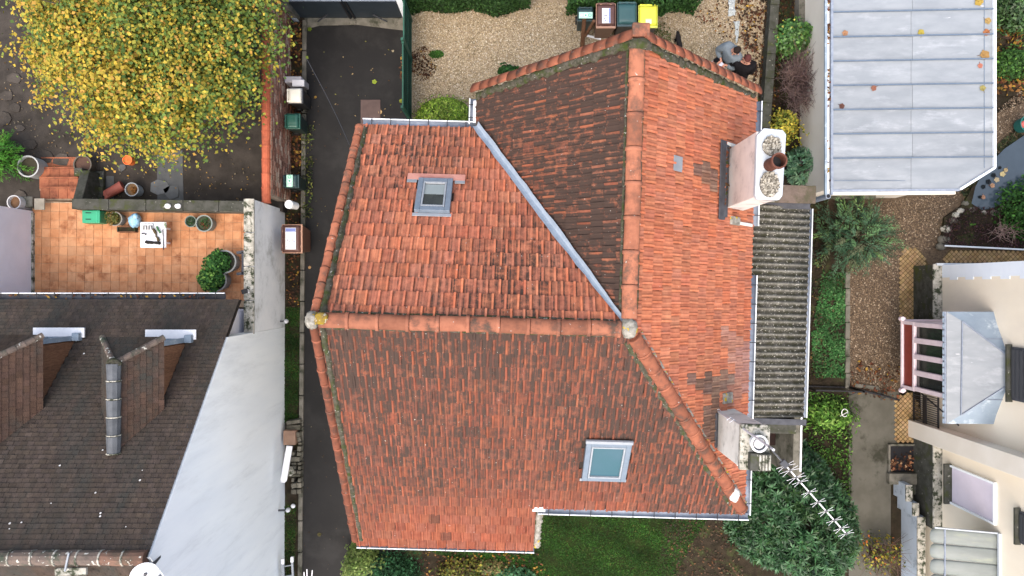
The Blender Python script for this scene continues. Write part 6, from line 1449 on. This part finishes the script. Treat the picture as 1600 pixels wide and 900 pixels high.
oc = MB().tube(pts, .007, 6).build('overhead_cable', M['darkgrey']); tag(oc, 'thin grey overhead cable crossing the driveway to the roof edge', 'cable')
o = MB().box(P(579, 175, .012), (.5, .62, .016)).build('steel_plate', pmat('rusty_plate', S(96,80,76), S(84,70,66), 4, .8, .2), None); tag(o, 'flat brown steel plate on the driveway below the gutter', 'plate')
for k, (px, py, s_, c, lab) in enumerate(((585, 128, .14, S(150,170,60), 'green yellow leaf lying in the middle of the driveway'), (594, 175, .12, S(200,170,120), 'tan leaf lying on the edge of the brown steel plate'), (484, 46, .13, S(110,130,40), 'olive leaf at the top of the driveway beside the edging'), (493, 152, .08, S(176,140,70), 'small ochre leaf on the driveway near the cream lidded bin'), (627, 158, .12, S(130,140,50), 'green leaf on the driveway at the foot of the green fence'), (499, 835, .12, S(90,84,50), 'brown leaf on the lower driveway'), (484, 418, .09, S(200,160,110), 'pale leaf on the driveway below the brown bin'), (614, 80, .07, S(190,180,150), 'tiny whitish leaf on the driveway near the fence'))):
    lobed_leaf(px, py, .004, s_, c, lab, k * 1.3, group='leaves on the driveway')
# flat paving stones in the left garden
for k, (px, py, r) in enumerate(((10, 150, .2), (24, 168, .16), (6, 185, .22), (30, 200, .14), (22, 122, .2), (45, 226, .2), (70, 245, .26), (96, 250, .24), (32, 305, .18), (250, 292, .3), (268, 300, .24), (190, 262, .12))):
    m = MB(); g = random.Random(90 + k); n = 7; c = P(px, py, .43); m.slab([c + Vector((math.cos(a) * r * g.uniform(.7, 1.1), math.sin(a) * r * .8 * g.uniform(.7, 1.1), 0)) for a in [i * 2 * math.pi / n for i in range(n)]], .05)
    o = m.build('paving_stone', M['slabgrey' if k > 8 else 'garden'], None, bevel=.01); o['kind'] = 'structure'; v_ = g.uniform(1.1, 1.7); o.color = (v_, v_, v_, .6)
area('paved_strip', [(245, 235), (285, 235), (287, 318), (246, 318)], .412, 'slabgrey'); area('paved_strip', [(166, 275), (178, 275), (178, 312), (162, 312)], .414, 'slabgrey')

# ------------------------------------------------------------------ trees, shrubs, hedges
YG = [S(214,186,70,.7), S(196,172,66,.7), S(206,162,76,.7), S(168,164,66,.72), S(132,148,64,.75), S(104,130,60,.78), S(86,114,56,.78)]
# big yellowing tree over the left garden
c = Vector((-7.72, 5.3, .4)); tr = thing('deciduous_tree', 'big broad tree with yellow and green autumn leaves over the left garden', 'tree', c)
m = MB(); m.tube([c, c + Vector((.05, .05, 1.2)), c + Vector((.0, .1, 2.1))], [.17, .13, .11], 10); m.build('trunk', M['bark'], tr)
g = np.random.default_rng(5); top = c + Vector((0, .1, 2.0)); RX, RY = 2.72, 2.5
pts = []; nrm = []; cols = []; sz = []
def spray(q0, n, s_, gr):
    w = np.array([1.5 * (1 - gr) ** 1.3, 1.5 * (1 - gr), .8 * (1 - gr), 1.0, .9 * gr + .3, 1.3 * gr, 1.2 * gr]); w /= w.sum()
    q = g.normal(size=(n, 3)) * np.array([s_, s_, s_ * .55]) + q0; d = (q - q0) / (s_ * 1.5)
    pts.append(q); nrm.append(d * .7 + np.array([0, 0, 1.]) + g.normal(0, .5, (n, 3))); cols.append(pick(YG, w, n, .15)); sz.append(g.uniform(.045, .105, n))
for i in range(40):
    a = i * 2.4 + g.uniform(-.3, .3); rr = math.sqrt((i + .5) / 40); lob = 1 + .13 * math.sin(3 * a + 1) + .10 * math.sin(5 * a + .5)
    e = Vector((c.x + math.cos(a) * RX * rr * lob * .93, c.y + math.sin(a) * RY * rr * lob * .93, 2.35 + 1.75 * math.sqrt(max(0, 1 - (rr * .95) ** 2)) + g.uniform(-.25, .35)))
    mid_ = top.lerp(e, .5) + Vector((g.uniform(-.2, .2), g.uniform(-.2, .2), .25)); m = MB(); m.tube([top - ZV * random.uniform(0, .6), mid_, e], [.055, .035, .010], 7)
    for q in range(14):
        st_ = mid_.lerp(e, g.uniform(.25, 1)); az = g.uniform(0, 6.283); ln = g.uniform(.25, .85)
        e2 = st_ + Vector((math.cos(az) * ln, math.sin(az) * ln, g.uniform(-.15, .4))); m.tube([st_, st_.lerp(e2, .6) + ZV * .05, e2], [.016, .010, .004], 4)
        x, y = e2.x - c.x, e2.y - c.y; gr = float(np.clip(.58 + .44 * x / RX + .26 * y / RY + g.normal(0, .26), .04, .95))
        for f in (.55, .8, 1.0):
            p_ = np.array(st_.lerp(e2, f)); spray(p_ + np.array([0, 0, .05]), int(g.integers(24, 50)), g.uniform(.10, .21), gr)
    m.build('limb', M['bark'], tr)
for i in range(420):                                   # shaded inner leaves
    a = g.uniform(0, 6.283); rr = math.sqrt(g.random()) * .93; spray(np.array([c.x + math.cos(a) * RX * rr, c.y + math.sin(a) * RY * rr, g.uniform(2.0, 2.9)]), 26, .28, .75)
leaf_mesh('crown', M['leaf'], np.concatenate(pts), np.concatenate(nrm), np.concatenate(sz), np.concatenate(cols), tr, .78)
# laurel-like shrub, bottom right: whorls of long leaves
def whorls(name, label, cat, px, py, r, hz, cols, w, nwh, ln, z=0.0, seed=3, asp=.24, per=9, lump=.2, upt=.35, group=None, lowz=True):
    base = P(px, py, z); t = thing(name, label, cat, base, group); g = np.random.default_rng(seed)
    p, d = dome(nwh, base, r, hz, lump, .72, seed); P_, N_, T_, S__, C_ = [], [], [], [], []
    cw = pick(cols, w, nwh, .2)
    for i in range(nwh):
        ax = d[i] + np.array([0, 0, .8]) + g.normal(0, .25, 3); ax /= np.linalg.norm(ax)
        u = np.cross(ax, [.3, .9, .2]); u /= np.linalg.norm(u); v = np.cross(ax, u); a0 = g.uniform(0, 6.28)
        for k in range(per):
            a = a0 + k * 6.283 / per + g.normal(0, .2); el = upt + g.normal(0, .18) + (.5 if k % 3 == 0 else 0); t_ = (u * math.cos(a) + v * math.sin(a)) * math.cos(el) + ax * math.sin(el)
            l = ln * g.uniform(.7, 1.2); P_.append(p[i] + t_ * l * .5); N_.append(ax - t_ * np.dot(ax, t_)); T_.append(t_); S__.append(l); C_.append(cw[i] * g.uniform(.8, 1.25))
    leaf_mesh('foliage', M['gloss'], P_, N_, np.array(S__), np.clip(C_, .003, .9), t, asp, np.array(T_))
    m = MB(); rr = r if not hasattr(r, '__len__') else min(r)
    for i in range(6): a = i * 1.05; e = base + Vector((math.cos(a) * rr * .6, math.sin(a) * rr * .6, hz * .75)); m.tube([base, base.lerp(e, .5) + ZV * .2, e], [.05, .03, .012], 6)
    m.build('stem', M['bark'], t); return t
whorls('evergreen_shrub', 'large dark blue green evergreen shrub with whorls of narrow leaves under the TV aerial', 'shrub', 1211, 788, (1.40, 1.70), 2.0, [S(60,100,60,.72), S(46,82,48,.72), S(80,120,80,.72), S(52,84,40,.72)], [4, 4, 1.5, 2], 2100, .17, seed=3, lump=.28)
# hedges along the top
def hedge(label, x0, x1, y1, h, n, seed, cols, name='hedge'):
    a, b = P(x0, y1, 0), P(x1, y1, 0); t = thing(name, label, 'hedge', ((a.x + b.x) / 2, a.y + .6, 0), 'hedges along the street side'); g = np.random.default_rng(seed)
    x = g.uniform(a.x, b.x, n); y = a.y + g.uniform(-.0, 1.5, n) ** 1.0; front = g.random(n) < .45
    z = np.where(front, g.uniform(.05, h, n), h + g.normal(0, .05, n)); y = np.where(front, a.y + np.abs(g.normal(0, .07, n)) + .06 * np.sin(x * 5), y); y = y + .05 * np.sin(x * 3.1)
    nr = np.where(front[:, None], np.array([0, -1., .5]), np.array([0, 0, 1.])) + g.normal(0, .5, (n, 3))
    leaf_mesh('foliage', M['leaf'], np.stack([x, y, z], 1), nr, g.uniform(.05, .1, n), pick(cols, [3, 3, 1], n, .25), t, .6)
    m = MB(); 
    for i in range(max(3, int((b.x - a.x) / .5))): xx = a.x + .25 + i * .5; m.tube([(xx, a.y + .6, 0), (xx + .05, a.y + .6, h * .9)], [.04, .015], 6)
    m.build('stem', M['bark'], t)
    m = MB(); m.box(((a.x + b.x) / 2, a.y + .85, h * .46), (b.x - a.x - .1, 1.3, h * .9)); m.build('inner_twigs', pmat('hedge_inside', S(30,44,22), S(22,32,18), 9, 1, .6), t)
hedge('long clipped dark green hedge beside the driveway gate', 640, 828, 22, 1.0, 9000, 1, [S(52,84,40), S(40,68,32), S(70,104,52)])
hedge('shorter dark green hedge behind the row of wheelie bins', 884, 1082, 25, 1.0, 9500, 2, [S(58,96,46), S(44,76,36), S(76,116,56)])
GB = [S(140,168,60), S(112,146,48), S(168,188,86), S(84,116,40)]
bush('round_bush', 'neatly clipped round yellow green bush beside the house gutter', 'bush', 696, 186, (.72, .50), .85, GB, [3, 3, 1.6, 1.4], 5200, .06, seed=4, lump=.06, shell=.9)
bush('shrub', 'pale green shrub sticking out under the lower left roof corner', 'shrub', 566, 862, (.42, .36), 1.2, [S(132,152,80,.7), S(104,130,62,.7), S(150,166,100,.7)], [3, 3, 1], 1700, .085, seed=6, lump=.3)
bush('conifer_shrub', 'dark green conifer shrub at the lower edge beside the driveway', 'shrub', 620, 898, (.64, .62), 1.1, [S(48,92,56), S(36,72,42), S(70,122,84)], [4, 4, 1.2], 5200, .06, seed=7, lump=.25)
bush('flowering_shrub', 'low shrub with yellow autumn leaves in the bed under the roof edge', 'shrub', 722, 892, (.72, .36), .45, [S(176,166,76,.6), S(130,134,60,.6), S(90,108,46,.6), S(100,80,56,.6)], [2, 3, 3, 3], 1200, .085, seed=8, lump=.3)
bush('shrub', 'blue green leafy plant at the bottom edge of the lawn', 'shrub', 800, 902, (.5, .3), .4, [S(92,140,100), S(70,116,80)], [1, 1], 900, .10, seed=9, lump=.3)
bush('shrub', 'brownish low shrub at the edge of the lawn beside the yellow one', 'shrub', 765, 884, (.4, .2), .3, [S(110,104,64), S(96,116,60), S(140,120,80)], [1, 1, .6], 700, .07, seed=10, lump=.3)
bush('rhododendron_bush', 'bushy green shrub with a few yellow leaves against the outbuilding wall', 'bush', 1234, 66, (.52, .48), 1.0, [S(84,128,58), S(62,104,46), S(110,150,76), S(206,196,90)], [4, 4, 2, .35], 2600, .085, seed=11, mat='gloss', lump=.22, shell=.6)
bush('yellow_shrub', 'yellow variegated shrub beside the white chimney cap', 'shrub', 1216, 206, (.34, .46), 1.1, [S(214,196,80), S(170,170,64), S(120,136,54)], [3, 2, 2], 1300, .075, seed=12, lump=.3)
whorls('euphorbia', 'bluish green shrub between the white chimney and the outbuilding wall', 'shrub', 1248, 264, (.42, .42), .9, [S(108,150,118), S(84,126,92), S(136,172,136)], [3, 3, 1], 130, .13, seed=13, asp=.34, per=10)
# bare purple-brown shrub: many fine twigs
def twiggy(name, label, px, py, r, hz, n, cols, seed, leaves=None, z=0.0, cat='shrub', rad=.006):
    base = P(px, py, z); t = thing(name, label, cat, base); g = random.Random(seed); m = MB()
    rx, ry = r
    for i in range(n):
        a = g.uniform(0, 6.283); q = math.sqrt(g.random()); e = base + Vector((math.cos(a) * rx * q, math.sin(a) * ry * q, hz * g.uniform(.45, 1.0))); k = g.choice(cols)
        mid_ = base.lerp(e, .55) + Vector((g.uniform(-.1, .1), g.uniform(-.1, .1), .1)); m.tube([base + Vector((g.uniform(-.1, .1), g.uniform(-.15, .15), 0)), mid_, e], [rad * 1.8, rad * 1.2, rad * .5], 4, (*k, 1), False)
        for j in range(4): d = Vector((g.uniform(-.28, .28), g.uniform(-.28, .28), g.uniform(-.05, .2))); m.tube([mid_.lerp(e, g.random()), e + d], [rad * .8, rad * .4], 3, (*k, 1), False)
    m.build('twigs', M['twig'], t, kind='stuff')
    if leaves: 
        cols2, w, nl, s_ = leaves; p, d = dome(nl, base, r, hz, .2, .4, seed); leaf_mesh('leaf_sprays', M['leaf'], p, d + rng.normal(0, .5, (nl, 3)), s_ * rng.uniform(.6, 1.3, nl), pick(cols2, w, nl), t, .6)
    return t
twiggy('bare_shrub', 'leafless purplish brown twiggy shrub against the outbuilding wall', 1238, 142, (.58, .85), 1.0, 210, [(1,1,1), (.8,.72,.74), (1.3,1.2,1.2)], 3, ([S(84,60,64), S(60,44,48), S(104,90,84)], [2, 2, 1], 900, .045))
twiggy('autumn_shrub', 'thin shrub with scattered yellow and orange leaves on the damp path', 1362, 858, (.62, .52), 1.0, 46, [(.8,.7,.6), (.6,.5,.4)], 4, ([S(176,160,60), S(130,140,54), S(206,120,60), S(96,116,48)], [3, 3, 1, 2], 420, .085))
twiggy('bare_twig_bush', 'pale dead branching twig in the heather bed', 1562, 360, (.36, .28), .35, 16, [(1.9,1.8,1.7)], 6, None, .1)
# feathery conifer
def feathery(name, label, cat, px, py, r, hz, nb, cols, w, seed, z=0.0, group=None):
    base = P(px, py, z); t = thing(name, label, cat, base, group); g = np.random.default_rng(seed); Pn, Nn, Tn, Sn, Cn = [], [], [], [], []; m = MB()
    rx, ry = r
    for i in range(nb):
        a = g.uniform(0, 6.283); q = math.sqrt(g.uniform(.08, 1)) * (1 + .2 * math.sin(3 * a + seed)); h0 = hz * g.uniform(.15, .95); tip = np.array([base.x + math.cos(a) * rx * q, base.y + math.sin(a) * ry * q, base.z + h0 + g.uniform(-.2, .25)]); o1 = g.normal(0, .22, 2) * rx; st_ = np.array([base.x + o1[0], base.y + o1[1], base.z + h0 * .75]); tip[:2] += o1 * .4
        cc = pick(cols, w, 1, .2)[0]; ax = tip - st_; L = np.linalg.norm(ax); ax /= L
        m.tube([tuple(st_), tuple((st_ + tip) / 2 + np.array([0, 0, .08])), tuple(tip)], [.014, .009, .004], 4, (.5,.5,.4,1), False)
        for k in range(46):
            f = g.uniform(.3, 1.04); s_ = g.choice([-1, 1]); side = np.cross(ax, [0, 0, 1]); side /= np.linalg.norm(side) + 1e-9
            d = ax * .75 + side * s_ * g.uniform(.4, .9) + np.array([0, 0, g.normal(.05, .2)]); d /= np.linalg.norm(d); l = g.uniform(.07, .16) * (1.15 - .5 * f)
            o = st_ + ax * L * f + np.array([0, 0, .08 * math.sin(math.pi * min(f, 1))]); Pn.append(o + d * l / 2); Tn.append(d); Nn.append(np.array([0, 0, 1.]) + g.normal(0, .4, 3)); Sn.append(l); Cn.append(cc * g.uniform(.7, 1.35))
    leaf_mesh('needles', M['leaf'], Pn, Nn, np.array(Sn), np.clip(Cn, .003, .9), t, .15, np.array(Tn)); m.tube([base, base + ZV * hz * .9], [.06, .02], 8); m.build('trunk', M['bark'], t); return t
feathery('conifer', 'loose feathery green conifer beside the gravel path and lean-to', 'conifer', 1312, 372, (.95, 1.0), 1.5, 260, [S(84,116,88,.75), S(62,94,68,.75), S(100,138,92,.75), S(130,166,100,.75), S(104,112,84,.75)], [4, 4, 2, .8, 1], 8)
feathery('green_shrub', 'bright green feathery shrub behind the concrete tub in the left garden', 'shrub', 14, 250, (.78, .74), 1.1, 120, [S(84,148,50), S(62,120,40), S(112,172,66)], [3, 3, 1], 9, .4)
bush('leafy_plant', 'leafy bright green plant beside the concrete path above the railing shadow', 'plant', 1292, 648, (.62, .42), .6, [S(120,164,70), S(92,138,54), S(150,186,92), S(70,110,44)], [3, 3, 1.4, 2], 1500, .12, seed=14, aspect=.34 if True else .6, lump=.3, shell=.3)
o = MB().tube([P(1320 + 5 * math.cos(a) * (1 if k < 99 else 1), 645 + 6 * math.sin(a), .5 + .03 * k) for k, a in enumerate([i * .55 for i in range(12)])] + [P(1313, 650, .5)], .009, 6).build('hose_loop', M['white']); tag(o, 'thin white looped cord hanging over the leafy plant at the path edge', 'cord')
# right-hand garden
bush('dark_shrub', 'dark green leafy shrub at the top right beside the zinc roof', 'shrub', 1580, 14, (.66, .70), 1.0, [S(66,100,50), S(50,82,40), S(90,124,66)], [3, 3, 1], 2600, .11, seed=15, aspect=.4, lump=.3, mat='gloss')
bush('green_bush', 'lighter green low bush below the dark one beside the zinc roof edge', 'bush', 1578, 102, (.62, .42), .8, [S(72,112,52), S(56,92,42), S(104,150,64)], [3, 3, 1], 2300, .08, seed=16, lump=.25)
bush('box_bush', 'vivid green bush at the photo edge beside the heather bed', 'bush', 1592, 330, (.66, .78), 1.0, [S(66,112,48), S(50,90,38), S(92,146,62)], [3, 3, 1.2], 3200, .08, seed=17, lump=.25)
bush('lime_tuft', 'small lime green tuft growing among the heather', 'plant', 1513, 352, (.13, .11), .15, [S(120,176,70), S(96,150,56)], [1, 1], 180, .05, seed=18)
bush('dark_leaf_bush', 'dark green climbing bush at the foot of the gravel yard wall', 'shrub', 792, 114, (.22, .16), .4, [S(54,100,44), S(40,80,34)], [1, 1], 420, .09, seed=19)
# boundary strip by the yard: low mossy wall
mw = thing('low_wall', 'narrow mossy garden wall along the right side of the gravel yard', 'wall', P(1206, 60, 0)); a, b = P(1213, -30, .35), P(1196, 200, .35)
m = MB(); m.bar(a - ZV * .2, b - ZV * .2, .16, .4); m.build('wall_body', M['mossconcrete'], mw)
for i in range(6): m = MB(); m.bar(a.lerp(b, i / 6) + ZV * .02, a.lerp(b, (i + .985) / 6) + ZV * .02, .22, .05); m.build('coping_slab', M['mossconcrete'], mw, bevel=.01)
# black iron rail across the path
ir = thing('iron_gate', 'low black iron gate folded open across the path below the gravel', 'gate', P(1300, 606, 0))
for (a, b) in (((1254, 603), (1325, 605)), ((1325, 604), (1377, 617))):
    pa, pb = P(*a, .0), P(*b, .0); pf = MB()
    o = pf.bar(pa + ZV * .06, pb + ZV * .06, .035, .035).build('gate_frame', M['black'], ir)
    tb_ = MB(); tb_.bar(pa + ZV * .8, pb + ZV * .8, .035, .035); tb_.build('top_rail', M['black'], o)
    for q in (pa, pb): e_ = MB(); e_.bar(q, q + ZV * .86, .04, .04); e_.build('end_post', M['black'], o)
    for i in range(12): q = pa.lerp(pb, (i + .5) / 12); bb_ = MB(); bb_.bar(q + ZV * .06, q + ZV * .8, .014); bb_.build('bar', M['black'], o)
m = MB(); m.slab([P(1336, 599, .05), P(1374, 604, .05), P(1373, 609, .05), P(1336, 605, .05)], .05); m.build('threshold', M['concrete'], ir, bevel=.008)
for a, b in (((1327, 618), (1342, 612)), ((1376, 625), (1392, 617))): m = MB(); m.bar(P(*a, .08), P(*b, .2), .02); m.build('stay', M['black'], ir)
